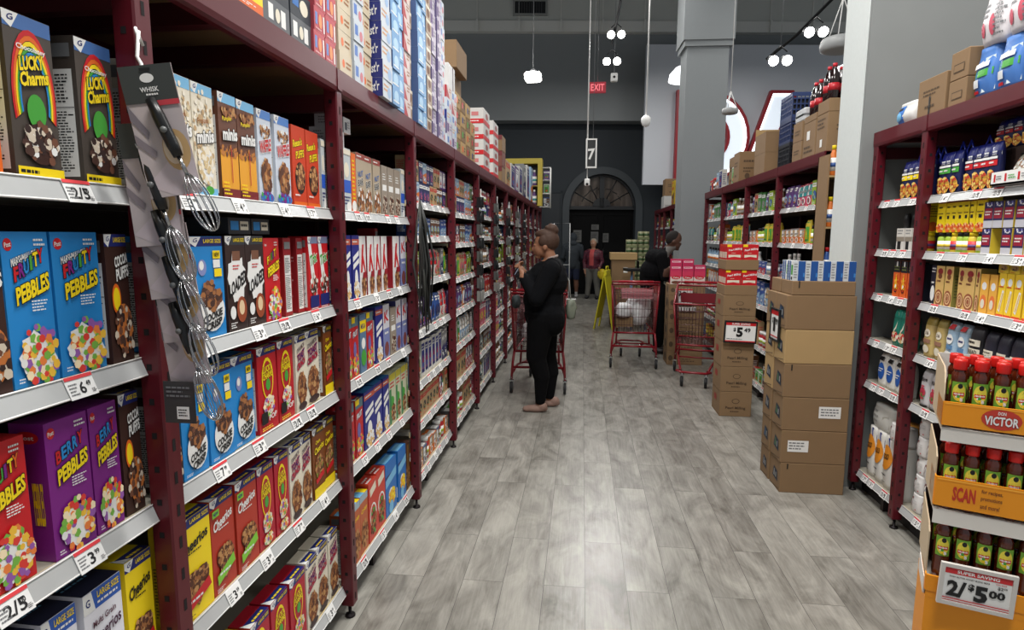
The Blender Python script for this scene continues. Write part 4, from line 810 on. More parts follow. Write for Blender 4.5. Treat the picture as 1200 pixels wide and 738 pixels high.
for (a, b_) in [(3.475, 3.562), (3.399, 3.475), (3.341, 3.399)]:
    i += 1; put('cup', 'packet_stack', (XF, (a + b_) / 2, 1.481), PI, sy=(b_ - a) * .92, sz=.12, label=f'white and brown packet with black window, {ORD[i-1]} from pillar, right side', cat='packet', group='white and brown packets near the pillar')
    q = MB(); q.lathe([(.016, 0), (.02, .05), (.012, .08)], BLACK, 10); q.lathe([(.017, .02), (.0185, .045)], WHITE, 10); o = q.obj('small_bottle', None, (XF + .03, (a + b_) / 2, 1.602)); tag(o, f'small black bottle standing on the {ORD[i-1]} white and brown packet', 'bottle', 'small black bottles on packets')
mb = MB()
jl = [3.31, 3.165, 3.105, 3.06, 3.015, 2.97, 2.93, 2.87]
for i, y in enumerate(jl):
    c = 'lime' if i % 3 else 'yellow'
    put(gkind('jar', c), 'food_jar', (XF, y, 1.481), PI, sy=.05, sz=.095, label=f'stubby {c} jar under the yellow boxes, {ORD[i]} from the pillar', cat='jar', group='stubby jars under the yellow boxes')
    put('y_bread', 'yellow_box', (XF + .004, y, 1.577), PI, sy=.046 if i not in (1, 7) else .065, sz=.15, label=f'yellow baking box standing on jars, {ORD[i]} from the pillar', cat='box', group='yellow baking boxes over the jars')
for j, (lst, z) in enumerate([([2.815, 2.69, 2.62, 2.555, 2.49, 2.425, 2.36], 1.481), ([2.815, 2.755, 2.69, 2.62, 2.555, 2.49, 2.42], 1.594)]):
    for i, y in enumerate(lst):
        put('spice', 'small_box', (XF, y, z), PI, sy=.058, label=f'navy and crimson small box, {["lower", "upper"][j]} layer, {ORD[i]} past the yellow boxes', cat='box', group='navy and crimson small boxes')
# third shelf
boxkind('flame', .075, .20, .06, mc(220, 96, 34, .45), [('r', 0, .68, 1, 1, mc(24, 26, 34, .45)), ('ln', .1, .72, .9, .86, 2, mc(120, 130, 60, .5)), ('r', .4, .84, .6, .98, WHITE), ('p', [(.25, .25), (.5, .62), (.75, .25), (.5, .15)], YEL), ('p', [(.38, .25), (.5, .48), (.62, .25)], WHITE), ('e', .5, .18, .2, .06, BLACK), ('s', .5, .4, .45, .24, 20, [mc(200, 50, 30, .5), mc(240, 160, 50, .5)], .006)], [('r', 0, .7, 1, 1, BLACK)])
boxkind('dark_egg', .05, .19, .06, mc(30, 32, 48, .45), [('ln', .1, .8, .9, .95, 2, WHITE), ('e', .5, .28, .4, .2, WHITE), ('ln', .2, .5, .8, .6, 1, WHITE)])
boxkind('wafer', .075, .19, .065, mc(214, 176, 106, .5), [('e', .5, .86, .3, .08, mc(150, 40, 40, .5)), ('e', .5, .74, .24, .07, mc(120, 70, 40, .5)), ('ln', .15, .56, .85, .66, 1, mc(110, 60, 40, .5)), ('e', .5, .2, .46, .2, mc(150, 84, 56, .6)), ('ring', .5, .2, .36, .15, .3, mc(220, 180, 130, .6), 0, 360), ('ring', .5, .2, .18, .08, .3, mc(220, 180, 130, .6), 0, 360)], [('r', 0, 0, 1, 1, mc(150, 140, 70, .5)), ('ln', .15, .2, .85, .8, 8, mc(90, 90, 50, .5))])
boxkind('banana', .065, .18, .07, mc(246, 206, 50, .45), [('e', .5, .8, .3, .09, WHITE), ('p', [(.2, .15), (.45, .1), (.85, .6), (.6, .62)], WHITE), ('p', [(.28, .18), (.42, .15), (.75, .55), (.64, .57)], mc(230, 190, 110, .5)), ('ln', .1, .66, .9, .72, 1, RED), ('r', 0, 0, 1, .06, mc(220, 80, 40, .5))], [('e', .5, .75, .2, .08, MID), ('e', .4, .5, .2, .06, BLACK), ('e', .6, .3, .2, .07, MID), ('e', .35, .12, .2, .06, BLACK)])
boxkind('cake_orange', .06, .17, .06, mc(236, 176, 70, .5), [('e', .5, .7, .3, .1, WHITE), ('e', .5, .3, .36, .18, mc(230, 120, 60, .5)), ('e', .45, .25, .24, .12, CREAM)])
t3 = [('flame', 3.527, .07, 'black and orange flame-print box'), ('flame', 3.452, .066, 'black and orange flame-print box'), ('flame', 3.373, .08, 'black and orange flame-print box'), ('dark_egg', 3.31, .03, 'narrow dark blue box'), ('dark_egg', 3.176, .045, 'dark blue box with white oval'), ('wafer', 3.122, .07, 'tan biscuit box with dark oval'), ('wafer', 3.05, .065, 'tan biscuit box with dark oval'),
      ('wafer', 2.955, .05, 'tan biscuit box turned beside gap'), ('wafer', 2.895, .075, 'tan biscuit box with dark oval'), ('wafer', 2.84, .03, 'slim tan biscuit box'), ('cake_orange', 2.795, .055, 'orange and cream cake box'), ('cake_orange', 2.738, .05, 'orange and cream cake box'), ('banana', 2.685, .045, 'yellow banana-print box'), ('banana', 2.64, .045, 'yellow banana-print box'), ('banana', 2.59, .05, 'yellow banana-print box'), ('banana', 2.53, .055, 'yellow banana-print box'), ('banana', 2.465, .055, 'yellow banana-print box'), ('banana', 2.40, .055, 'yellow banana-print box')]
cnt = {}
for k, y, w_, d in t3:
    cnt[d] = cnt.get(d, 0) + 1
    put(k, 'food_box', (XF + .002, y, 1.226), PI, sy=w_ - .003, label=f'{d}, {ORD[cnt[d]-1]} from the pillar, third right shelf', cat='box', group='boxes on the third right shelf')
for i, y in enumerate([2.69, 2.625, 2.56, 2.49]):
    put(gkind('pack', 'yellow'), 'small_box', (XF + .004, y, 1.407), PI, sy=.06, sz=.055, label=f'small yellow box lying on banana-print boxes, {ORD[i]} from the pillar', cat='box', group='small yellow boxes on the banana boxes')
# fourth shelf
bagkind('teal_bag', .075, .2, .045, mc(30, 120, 104, .4), [('p', [(.3, .35), (.7, .5), (.75, .9), (.5, .95)], CREAM), ('e', .5, .25, .42, .14, mc(226, 190, 130, .5)), ('s', .5, .26, .4, .13, 24, [mc(210, 160, 90, .6), CREAM, RED], .007)], mc(40, 150, 130, .4))
bagkind('tan_bag', .09, .2, .055, mc(196, 172, 110, .5), [('e', .5, .6, .3, .1, CREAM), ('t', '5 lb', .5, .6, .3, .07, BROWN), ('r', .15, .35, .85, .45, mc(150, 110, 90, .5)), ('e', .5, .2, .3, .1, CREAM)], mc(150, 130, 60, .5))
bagkind('paleblue_bag', .1, .2, .06, mc(168, 196, 218, .45), [('r', .25, .84, .75, .95, RED), ('e', .5, .6, .3, .12, WHITE), ('ln', .3, .55, .7, .65, 1, NAVY), ('r', 0, .36, 1, .46, mc(90, 130, 170, .5)), ('e', .5, .2, .4, .12, WHITE)], mc(150, 170, 186, .5))
bagkind('flour_bag', .1, .205, .055, mc(40, 40, 46, .5), [('r', .06, .1, .94, .34, CREAM), ('t', 'FLOUR', .5, .22, .76, .15, BLACK), ('r', .06, .38, .94, .52, CREAM), ('t', 'BREAD', .5, .45, .66, .09, BLACK), ('r', .06, .58, .94, .72, CREAM), ('ln', .14, .6, .86, .7, 1, BLACK), ('r', 0, .0, 1, .07, RED)])
bagkind('navy_bag', .11, .195, .06, mc(36, 36, 52, .5), [('r', .12, .28, .88, .6, CREAM), ('t', 'FLOUR', .5, .42, .62, .14, BLACK), ('ln', .2, .52, .8, .57, 1, BLACK), ('ln', .1, .1, .9, .16, 1, CREAM)])
t4 = [('teal_bag', 3.495, .08, 'teal bag with cream stripe'), ('teal_bag', 3.425, .08, 'teal bag with cream stripe'), ('teal_bag', 3.345, .08, 'teal bag with cream stripe'), ('tan_bag', 3.185, .085, 'mustard tan flour bag'), ('tan_bag', 3.09, .08, 'mustard tan flour bag'), ('paleblue_bag', 3.0, .085, 'pale blue sack'), ('paleblue_bag', 2.915, .08, 'pale blue sack'), ('flour_bag', 2.828, .09, 'black and cream flour bag'), ('navy_bag', 2.735, .08, 'navy flour bag with cream label'), ('navy_bag', 2.655, .075, 'navy flour bag with cream label'), ('navy_bag', 2.565, .1, 'navy flour bag with cream label'), ('navy_bag', 2.46, .1, 'navy flour bag with cream label'), ('navy_bag', 2.35, .1, 'navy flour bag with cream label')]
cnt = {}
for k, y, w_, d in t4:
    cnt[d] = cnt.get(d, 0) + 1
    put(k, 'flour_bag', (XF + .002, y, .958), PI, sy=w_ - .003, label=f'{d}, {ORD[cnt[d]-1]} from the pillar, fourth right shelf', cat='bag', group='bags on the fourth right shelf')
# fifth shelf
bagkind('white_blue', .1, .19, .06, mc(216, 216, 212, .5), [('e', .5, .46, .36, .26, mc(40, 90, 170, .45)), ('ln', .25, .42, .75, .56, 2, WHITE), ('r', .3, .78, .72, .9, BLACK)])
bagkind('white_rose', .09, .19, .06, mc(206, 204, 206, .5), [('t', 'Rice', .5, .74, .6, .1, BLACK, 6), ('e', .5, .4, .3, .12, mc(190, 60, 80, .5)), ('s', .5, .4, .36, .18, 14, [mc(190, 60, 80, .5), GRN], .007), ('r', .05, .0, .95, .06, BLACK)], near=())
t5 = [('white_blue', 3.61, .10, 'white flour bag with blue oval'), ('white_blue', 3.515, .10, 'white flour bag with blue oval'), ('white_blue', 3.425, .075, 'white flour bag with blue oval'), ('white_blue', 3.35, .08, 'white flour bag with blue oval'), ('white_rose', 3.175, .08, 'white sack with red flowers'), ('white_rose', 3.085, .09, 'white sack with red flowers'), ('white_rose', 2.98, .09, 'white sack with red flowers'), ('white_rose', 2.88, .09, 'white sack with red flowers'), ('white_rose', 2.78, .09, 'white sack with red flowers')]
cnt = {}
for k, y, w_, d in t5:
    cnt[d] = cnt.get(d, 0) + 1
    put(k, 'flour_bag', (XF + .002, y, .701), PI, sy=w_ - .003, label=f'{d}, {ORD[cnt[d]-1]} from the pillar, fifth right shelf', cat='bag', group='bags on the fifth right shelf')
# bottom shelf: orange/blue flour sacks, then a wall of little white bags
bagkind('gold_sack', .11, .30, .08, mc(214, 212, 206, .5), [('p', [(.0, .98), (.5, .98), (.95, .7), (.95, .86), (.7, .98)], mc(30, 50, 120, .45)), ('p', [(.0, .62), (.0, .9), (.5, .98), (1, .66), (1, .5), (.6, .8)], mc(30, 50, 120, .45)), ('e', .45, .60, .5, .24, mc(222, 140, 40, .45)), ('t', 'GOLD', .5, .62, .5, .1, BLACK, 8), ('ln', .15, .22, .8, .28, 1, BLACK), ('ln', .2, .1, .7, .14, 1, GREY)], crimp=False)
for i, (y, w_) in enumerate([(3.665, .10), (3.57, .10), (3.47, .11), (3.365, .10), (3.315, .05)]):
    if i == 4: y = 3.308
    put('gold_sack', 'flour_sack', (XF + .004, y, .139), PI, sy=w_ - .006, label=f'white flour sack with orange circle and blue band, {ORD[i]} from the pillar', cat='sack', group='orange and blue flour sacks')
bagkind('sugar', .08, .10, .07, mc(216, 214, 212, .45), [('p', [(.1, .3), (.22, .25), (.4, .5), (.42, .8), (.25, .82), (.12, .6)], mc(120, 66, 62, .5)), ('e', .72, .2, .04, .04, RED), ('ln', .55, .45, .9, .7, 2, mc(196, 194, 192, .5))], crimp=False, e=2.6)
bagkind('bigwhite', .24, .14, .12, mc(206, 206, 200, .5), [('ln', .1, .2, .5, .8, 3, mc(150, 150, 146, .5)), ('p', [(.6, .1), (.9, .2), (.85, .7), (.65, .6)], mc(190, 186, 176, .5))], crimp=False)
put('bigwhite', 'flour_sack', (XF + .01, 3.60, .441), PI, label='crumpled plain white sack lying on top of the flour sacks', cat='sack')
bagkind('goldlying', .12, .09, .12, mc(210, 150, 70, .5), [('r', .5, 0, 1, 1, NAVY)], crimp=False)
put('goldlying', 'flour_sack', (XF + .03, 3.42, .441), PI, sy=.1, label='orange and navy sack lying flat beside the crumpled white one', cat='sack')
for i, (y, z) in enumerate([(3.40, .441), (3.315, .441), (3.36, .341)][:2]):
    put('sugar', 'sugar_bag', (XF + .003 - (.02 if i == 0 else 0), y, z), PI, sy=.075, label=['small white bag on the flour sacks, farther from post', 'small white bag on the flour sacks, against the post'][i], cat='bag', group='small white sugar bags')
for j in range(5):
    for i in range(11):
        y = 3.165 - i * .082
        put('sugar', 'sugar_bag', (XF + .003 + .004 * ((i + j) % 3), y, .139 + j * .1005), PI, label=f'small white sugar bag, {ORD[j]} row up, {ORD[i]} column from the post', cat='bag', group='wall of small white sugar bags')

# ---- on top of the right near bay
ZT = 2.15
bagkind('diaper', .13, .13, .2, mc(214, 214, 210, .45), [('r', .0, 0, .5, .86, mc(60, 120, 200, .45)), ('e', .25, .4, .18, .2, LTB), ('r', .1, .7, .4, .8, BLACK)], crimp=False, e=5)
put('diaper', 'tissue_pack', (XR + .02, 3.53, ZT), PI, sy=.19, sz=.115, label='blue and white soft pack on rack top nearest the pillar', cat='pack')
def carton(name, W, D, H, loc, rz, label, print_=(), side_=(), mat=None, cat='carton', group=None, flap=True):
    mt = mat or CARDB; r = MB(); r.bbox(-W / 2, 0, 0, W / 2, D, H, mt, .003)
    P = lambda u, v, o: ((u - .5) * W, -.0006 - o * 2, v * H)
    Ps = lambda u, v, o: (-W / 2 - .0006 - o * 2, D - u * D, v * H)
    Pr = lambda u, v, o: (W / 2 + .0006 + o * 2, u * D, v * H)
    if flap: decor(r, lambda u, v, o: ((u - .5) * W, v * D, H + .0006 + o), [('r', .0, .46, 1, .54, mc(186, 160, 110, .35)), ('r', 0, .497, 1, .503, CARDD)], W, D)
    decor(r, P, list(print_), W, H); decor(r, Ps, list(side_), D, H); decor(r, Pr, list(side_), D, H)
    o = r.obj(name, None, loc, rz); return tag(o, label, cat, group)
PRN = [('ln', .2, .5, .8, .7, 2, CARDD), ('ln', .3, .15, .7, .3, 1, CARDD)]
carton('cardboard_box', .15, .25, .19, (XR + .03 + .0, 3.33, ZT), -PI / 2 - .0 + PI, 'printed cardboard box with torn slot on rack top, left one', side_=(), print_=PRN) if False else None
def rcarton(W, D, H, y, z, label, **k):   # face towards the aisle from the right racks
    return carton('cardboard_box', W, D, H, (XR + .012, y, z), -PI / 2, label, **k)
rcarton(.235, .25, .18, 3.26, ZT, 'brown box with dark torn slot beside the blue and white pack', print_=PRN + [('r', .44, 0, .5, .5, BLACK)], side_=PRN)
rcarton(.13, .25, .115, 3.05, ZT, 'lower brown box touching the blue flour bags, right rack top', print_=[('r', .2, .25, .8, .55, CARDD), ('r', .23, .29, .77, .51, CARDB)])
rcarton(.13, .25, .125, 3.05, ZT + .116, 'upper brown box touching the blue flour bags, right rack top', print_=[('r', .2, .25, .8, .55, CARDD), ('r', .23, .29, .77, .51, CARDB)])
bagkind('blueflour', .14, .21, .16, mc(70, 120, 190, .42), [('p', [(.05, .05), (.45, .1), (.45, .75), (.2, .7)], WHITE), ('r', .08, .42, .92, .56, GRN), ('p', [(.5, .1), (.95, .12), (.9, .8), (.55, .78)], mc(210, 224, 226, .5)), ('r', .1, .1, .4, .16, RED), ('r', .12, .22, .42, .38, mc(220, 224, 226, .5)), ('r', .14, .6, .8, .7, WHITE)], crimp=False, e=4)
for i, y in enumerate([2.90, 2.745]):
    put('blueflour', 'flour_bag', (XR + .02, y, ZT), PI, sy=.14, label=['big blue and white flour bag on rack top, farther one', 'big blue and white flour bag on rack top, middle one'][i], cat='bag', group='big blue flour bags on the rack top')
    # nutrition panel on the near side
put('blueflour', 'flour_bag', (XR + .02, 2.585, ZT), PI, sy=.14, sz=.2, label='big blue and white flour bag on rack top, nearest camera', cat='bag', group='big blue flour bags on the rack top')
bagkind('whiteflour', .16, .22, .18, mc(222, 218, 220, .45), [('ln', .1, .5, .4, .8, 3, GREY), ('e', .25, .3, .08, .14, mc(200, 80, 100, .5)), ('e', .6, .35, .1, .2, mc(200, 80, 100, .5)), ('ln', .65, .1, .95, .9, 9, GREY)], crimp=False, e=4)
for j in range(2):
    for i, y in enumerate([2.87, 2.70]):
        put('whiteflour', 'flour_bag', (XR + .015, y, ZT + .212 + j * .222), PI, sy=.165, label=f'white sack with pink marks, {["lower", "upper"][j]} row, {["farther", "nearer"][i]} one, rack top', cat='sack', group='white sacks on the blue flour bags')
for j in range(3):
    put('blueflour', 'flour_bag', (XR + .015, 2.46, ZT + j * .13), PI, sy=.1, sz=.128, label=f'squashed blue flour bag at right picture edge, {["lowest", "middle", "topmost"][j]}', cat='bag', group='squashed blue flour bags')

# ---- on top of the rack between the pillars
carton('cardboard_box', .42, .35, .2, (XR + .24, 6.05, ZT), 0, 'wide brown box, lower of the open pair on distant rack top')
r = empty('open_carton', 'wide open brown box with raised flap above its twin', 'carton', (XR + .24, 6.05, ZT + .201))
mb = MB(); t = .006
mb.box(-.21, 0, 0, .21, .35, t, CARDB); mb.box(-.21, 0, t, .21, t, .19, CARDB); mb.box(-.21, .35 - t, t, .21, .35, .19, CARDB); mb.box(-.21, t, t, -.21 + t, .35 - t, .19, CARDB); mb.box(.21 - t, t, t, .21, .35 - t, .19, CARDB); mb.obj('carton_body', r)
mb = MB(); mb.box(-.21, .35 - t, .19, .21, .35, .26, CARDL); mb.obj('flap', r); mb = MB(); mb.box(-.21 , -.001, .19, .21, .004, .2, CARDL); mb.obj('flap', r)
for i, (w_, h_, x, y, lb) in enumerate([(.22, .33, XR + .13, 6.95, 'tall brown box left of the open pair on rack top'), (.2, .26, XR + .24, 7.32, 'brown box second left of the open pair'), (.2, .36, XR + .22, 7.60, 'taller brown box toward the far pillar, rack top'), (.25, .22, XR + .35, 6.7, 'brown box set back behind the tall box')]):
    carton('cardboard_box', w_, .25, h_, (x, y, ZT), 0, lb, print_=[('ln', .2, .6, .8, .75, 1, RED if i == 1 else CARDD), ('e', .4, .2, .12, .1, CARDD), ('ln', .2, .3, .7, .5, 2, CARDD)], side_=PRN)
def crate(loc, label, col, W=.28, D=.3, H=.2, rz=0):
    m_ = mc(*col, .45); r = MB()
    t = .01
    for (x0, y0, x1, y1) in ((-W / 2, 0, W / 2, t), (-W / 2, D - t, W / 2, D), (-W / 2, t, -W / 2 + t, D - t), (W / 2 - t, t, W / 2, D - t)):
        horiz = (x1 - x0) > (y1 - y0)
        for z0, z1 in ((0, .02), (.055, .065), (.10, .11), (.145, .155), (H - .03, H)): r.box(x0, y0, z0, x1, y1, z1, m_)
        n = 9
        for k in range(n + 1):
            if horiz:
                x = x0 + (x1 - x0 - .008) * k / n; r.box(x, y0 + .001, 0.0, x + .008, y1 - .001, H - .001, m_)
            else:
                y = y0 + (y1 - y0 - .008) * k / n; r.box(x0 + .001, y, 0.0, x1 - .001, y + .008, H - .001, m_)
    r.box(-W / 2 + t, t, 0, W / 2 - t, D - t, .01, m_); r.box(-W/2+.02, .02, .012, W/2-.02, D-.02, H-.05, mc(20, 22, 30, .7))
    return tag(r.obj('milk_crate', None, loc, rz), label, 'crate', 'plastic crates on the rack top')
for j, (c, lb) in enumerate([((24, 26, 34), 'black plastic crate at the bottom of the crate stack'), ((36, 50, 92), 'navy plastic crate, second lowest in the crate stack'), ((40, 58, 104), 'blue plastic crate topping the crate stack')]):
    crate((XR + .20, 5.42, ZT + j * .201), lb, c, W=.3)
for j in range(2):
    for i, (y, w_) in enumerate([(5.05, .16), ]):
        rcarton(.2, .22, .15, 5.13, ZT + j * .151, ['lower narrow brown case beside the crates', 'upper narrow brown case beside the crates'][j], print_=[('ln', .2, .3, .8, .6, 2, CARDD)], side_=PRN)
q = MB(); q.bbox(-.1, 0, 0, .1, .2, .1, mc(196, 200, 202, .35), .01); q.box(-.1, -.001, .04, .1, .201, .055, GREY); tag(q.obj('wrapped_pack', None, (XR + .12, 5.03, ZT + .303)), 'clear wrapped pack of bottles on the narrow brown cases', 'pack')
for j in range(1):
    rcarton(.24, .3, .26, 4.87, ZT, 'brown case with dark print under the cola bottles', print_=[('r', .3, .5, .55, .75, WHITE), ('ln', .1, .1, .9, .35, 2, CARDD)], side_=PRN)
    rcarton(.2, .3, .27, 4.63, ZT, 'brown case next to pillar with lettering and white label', print_=[('ln', .1, .6, .9, .9, 3, CARDD), ('r', .4, .15, .6, .35, WHITE)], side_=PRN)
rcarton(.24, .3, .05, 4.87, ZT + .261, 'shallow cut-down tray holding the front cola bottles')
rcarton(.2, .3, .09, 4.63, ZT + .271, 'cut-down brown tray closest to the pillar with bottles')
def cola(loc, label):
    r = empty('cola_bottle', label, 'bottle', loc, 0, 'dark cola bottles on the rack top')
    b_ = MB(); b_.lathe([(.03, 0), (.036, .01), (.036, .13), (.028, .18), (.013, .215), (.013, .225)], mc(30, 14, 14, .12, coat=.5), 14); b_.obj('bottle_body', r)
    l_ = MB(); l_.lathe([(.0365, .06), (.0365, .11)], mc(180, 30, 40, .4), 14); l_.obj('label_band', r)
    c_ = MB(); c_.lathe([(.015, .222), (.015, .245)], mc(190, 24, 40, .4), 12); c_.obj('cap', r); return r
c0 = None
for i, (x, y, z) in enumerate([(XR + .06, 4.93, 2.462), (XR + .06, 4.84, 2.462), (XR + .14, 4.93, 2.462), (XR + .14, 4.84, 2.462), (XR + .06, 4.69, 2.512), (XR + .06, 4.60, 2.512), (XR + .14, 4.69, 2.512), (XR + .14, 4.60, 2.512), (XR + .22, 4.64, 2.512)]):
    lb = f'red-capped dark cola bottle, {ORD[i]} counting from the crates toward pillar'
    if c0 is None: c0 = cola((x, y, z), lb)
    else:
        o = dup(c0, (x, y, z)); tag(o, lb, 'bottle', 'dark cola bottles on the rack top')
for i, (x, y, w_, h_, c, kind, lb) in enumerate([(.05, 7.98, .18, .24, 'white', 'box', 'white wrapped pack with red top on distant rack top'), (.05, 8.15, .12, .22, 'pale blue', 'box', 'pale blue pack on distant rack top'), (.05, 8.28, .1, .2, 'black', 'bottle', 'black bottle on rack top by far pillar'),
        (.05, 8.38, .1, .18, 'brown', 'jar', 'brown jar on rack top by far pillar'), (.05, 8.49, .1, .18, 'red', 'pouch', 'red pouch on rack top by far pillar'), (.05, 8.6, .09, .16, 'tan', 'jar', 'tan jar on rack top touching far pillar'), (.04, 7.28, .14, .2, 'white', 'pack', 'white small pack between brown boxes on rack top')]):
    put(gkind(kind, c), NAMES[kind][0], (XR + x, y, ZT), PI, sy=w_, sz=h_, label=lb, cat=NAMES[kind][1])
# beyond the far pillar
carton('cardboard_box', .3, .4, .36, (XR + .2, 13.2, ZT + .26), 0, 'brown box standing on a white box beyond far pillar', print_=PRN)
carton('white_box', .34, .4, .26, (XR + .2, 13.2, ZT), 0, 'large white box on the rack beyond the far pillar', mat=mc(190, 192, 190, .6), cat='box', print_=[('ln', .1, .1, .6, .3, 2, GREY)])
for i, (y, x, h_, k, c, lb) in enumerate([(12.4, .1, .5, 'box', 'yellow', 'tall yellow box beyond the far pillar'), (11.9, .1, .56, 'box', 'tan', 'tall tan box beyond the far pillar'), (11.4, .1, .3, 'box', 'navy', 'navy box beyond the far pillar')]):
    put(gkind(k, c), 'carton_box', (XR + x, y, ZT), PI, sy=.32, sz=h_, sx=.25, label=lb, cat='box')

# cardboard drinks display squeezed between rack and pillar
r = empty('cardboard_display', 'tall cardboard display of drinks between rack and near pillar', 'display', (1.62, 4.30, 0))
mb = MB(); mb.box(0, 0, 0, .012, .18, 2.1, CARDB); mb.box(.30, 0, 0, .312, .18, 2.1, CARDB); mb.box(0, .168, 0, .31, .18, 2.1, CARDD)
mb.obj('display_shell', r)
for k in range(6):
    mb = MB(); mb.box(.012, 0, .25 + .34 * k, .30, .168, .262 + .34 * k, CARDL); mb.obj('display_shelf', r)
cj = 0
for k in (3, 4, 5):
    for i in range(4):
        c = ['blue', 'orange', 'orange'][k - 3]
        put(gkind('bottle', c), 'juice_bottle', (1.668 + i * .066, 4.315, .263 + .34 * k), -PI / 2, sy=.062, sz=.2, label=f'{c} drink bottle, {ORD[i]} on the {["third", "second", "top"][k-3]} level of cardboard display', cat='bottle', group='drink bottles in the cardboard display')

# ================================================================== LEFT RACK TOP STOCK
def topkind(nm, base, front, side, W=.14, H=.077, D=.11): boxkind(nm, W, H, D, base, front, side)
topkind('tp_cream', mc(206, 192, 166, .5), [('e', .3, .5, .1, .2, ORG), ('ln', .5, .3, .9, .7, 2, MID)], [('r', .55, .2, .9, .8, WHITE), ('ln', .1, .3, .5, .7, 2, MID)])
topkind('tp_white', mc(196, 204, 212, .5), [('r', .1, .3, .4, .8, mc(80, 120, 190, .5)), ('e', .7, .4, .16, .25, mc(200, 120, 130, .5))], [('r', .2, .2, .8, .8, mc(220, 200, 200, .5))])
topkind('tp_navy', mc(198, 206, 214, .5), [('ln', .1, .3, .7, .8, 2, mc(210, 150, 90, .5)), ('e', .7, .4, .2, .3, mc(150, 180, 215, .5))], [('r', 0, 0, 1, 1, mc(34, 44, 118, .45)), ('t', "Toast'r", .5, .5, .7, .5, WHITE, 10)])
topkind('tp_blue', mc(110, 158, 204, .5), [('e', .5, .5, .3, .35, mc(170, 205, 230, .5)), ('ln', .1, .1, .9, .3, 1, WHITE)], [('r', 0, 0, 1, 1, mc(60, 84, 130, .5))])
topkind('tp_red', mc(206, 190, 186, .5), [('p', [(0, 0), (.6, 0), (0, 1)], mc(170, 40, 50, .5)), ('ln', .5, .5, .9, .9, 2, MID)], [('r', 0, 0, 1, 1, mc(170, 50, 60, .5))])
topkind('tp_tan', mc(170, 150, 130, .5), [('e', .5, .5, .3, .3, mc(120, 84, 60, .6)), ('r', 0, .8, 1, 1, CREAM)], [('r', 0, 0, 1, 1, mc(100, 84, 76, .5))])
topkind('tp_purple', mc(196, 188, 204, .5), [('r', .05, .2, .4, .9, mc(90, 60, 120, .5)), ('ln', .5, .3, .9, .8, 2, GREY)], [('r', 0, 0, 1, 1, mc(80, 70, 110, .5))])
topkind('tp_pink', mc(188, 74, 84, .45), [('r', .1, .3, .3, .8, mc(110, 140, 200, .5)), ('e', .55, .5, .16, .3, mc(230, 150, 100, .5)), ('r', .8, .1, .92, .8, WHITE), ('ln', .1, .05, .7, .2, 1, mc(230, 180, 180, .5))], [('r', 0, 0, 1, 1, mc(160, 60, 70, .5))])
topkind('tp_grey', mc(92, 96, 100, .5), [('r', .1, .25, .3, .8, WHITE), ('r', .62, .2, .82, .8, WHITE), ('e', .48, .5, .1, .25, CREAM)], [('r', 0, 0, 1, 1, mc(60, 62, 66, .5))], H=.08)
topkind('tp_dark', mc(44, 50, 58, .5), [('r', .1, .4, .4, 1, mc(50, 110, 180, .5)), ('e', .65, .5, .2, .3, CREAM)], [], H=.08)
cols = [('tp_cream', 2.21, 2.34, 0, 'cream'), ('tp_white', 2.345, 2.455, .004, 'white and blue'), ('tp_cream', 2.46, 2.59, -.012, 'cream'), ('tp_navy', 2.60, 2.735, .03, 'pale, navy-ended'), ('tp_blue', 2.74, 2.86, .03, 'light blue'), ('tp_blue', 2.865, 2.985, .01, 'light blue'), ('tp_red', 2.99, 3.11, .01, 'red and cream'), ('tp_tan', 3.115, 3.20, -.01, 'tan'),
        ('tp_blue', 3.21, 3.335, .02, 'light blue'), ('tp_blue', 3.34, 3.46, .0, 'light blue'), ('tp_tan', 3.465, 3.58, .0, 'tan'), ('tp_purple', 3.585, 3.70, .0, 'lilac'), ('tp_purple', 3.705, 3.81, .01, 'lilac'), ('tp_white', 3.815, 3.93, 0, 'white and blue')]
for i, (k, a, b_, xo, cw_) in enumerate(cols):
    zmax = 2.36 + .36 * ((a + b_) / 2 - 1.979); zmax = min(zmax, 2.93)
    nl = int((zmax - 2.15) / .0775) + 1
    for j in range(nl):
        put(k, 'pastry_box', (-.90 + xo + rg.uniform(-.004, .004) - .0, (a + b_) / 2, ZT + j * .0775), rg.uniform(-.02, .02), sy=b_ - a - .006, label=f'{cw_} pastry box, {ORD[j]} up in the {ORD[i]} stack, left rack top', cat='box', group='small boxes stacked on the left rack top')
        if (i in (0, 2)) and j < 4: pass
for j in range(2):
    for i, y in enumerate([1.48, 1.63, 1.77, 1.92]):
        if j == 0 and i == 0: continue
        k = 'tp_grey' if j == 0 else 'tp_dark'
        if i == 0: continue
        put(k, 'snack_carton', (-.905, y, ZT + j * .0805), 0, sy=.14, label=f'{["grey", "dark"][j]} box with white panels, {ORD[i-1]} from camera on rack top', cat='box', group='grey boxes on the rack top edge')
put('yellow_pack', 'yellow_carton', (-.900, 1.58, ZT), 0, sy=.19, sz=.10, label='yellow box at the top picture edge on the left rack', cat='box')
for j in range(3):
    for i, y in enumerate([2.03, 2.12]):
        put('tp_pink', 'snack_carton', (-.895, y + .008 * j, ZT + j * .0775), 0, sy=.085, label=f'pinkish red printed box, {["lowest", "middle", "highest"][j]} layer, {["nearer", "farther"][i]} pair member, rack top', cat='box', group='pink-red boxes on the rack top edge')
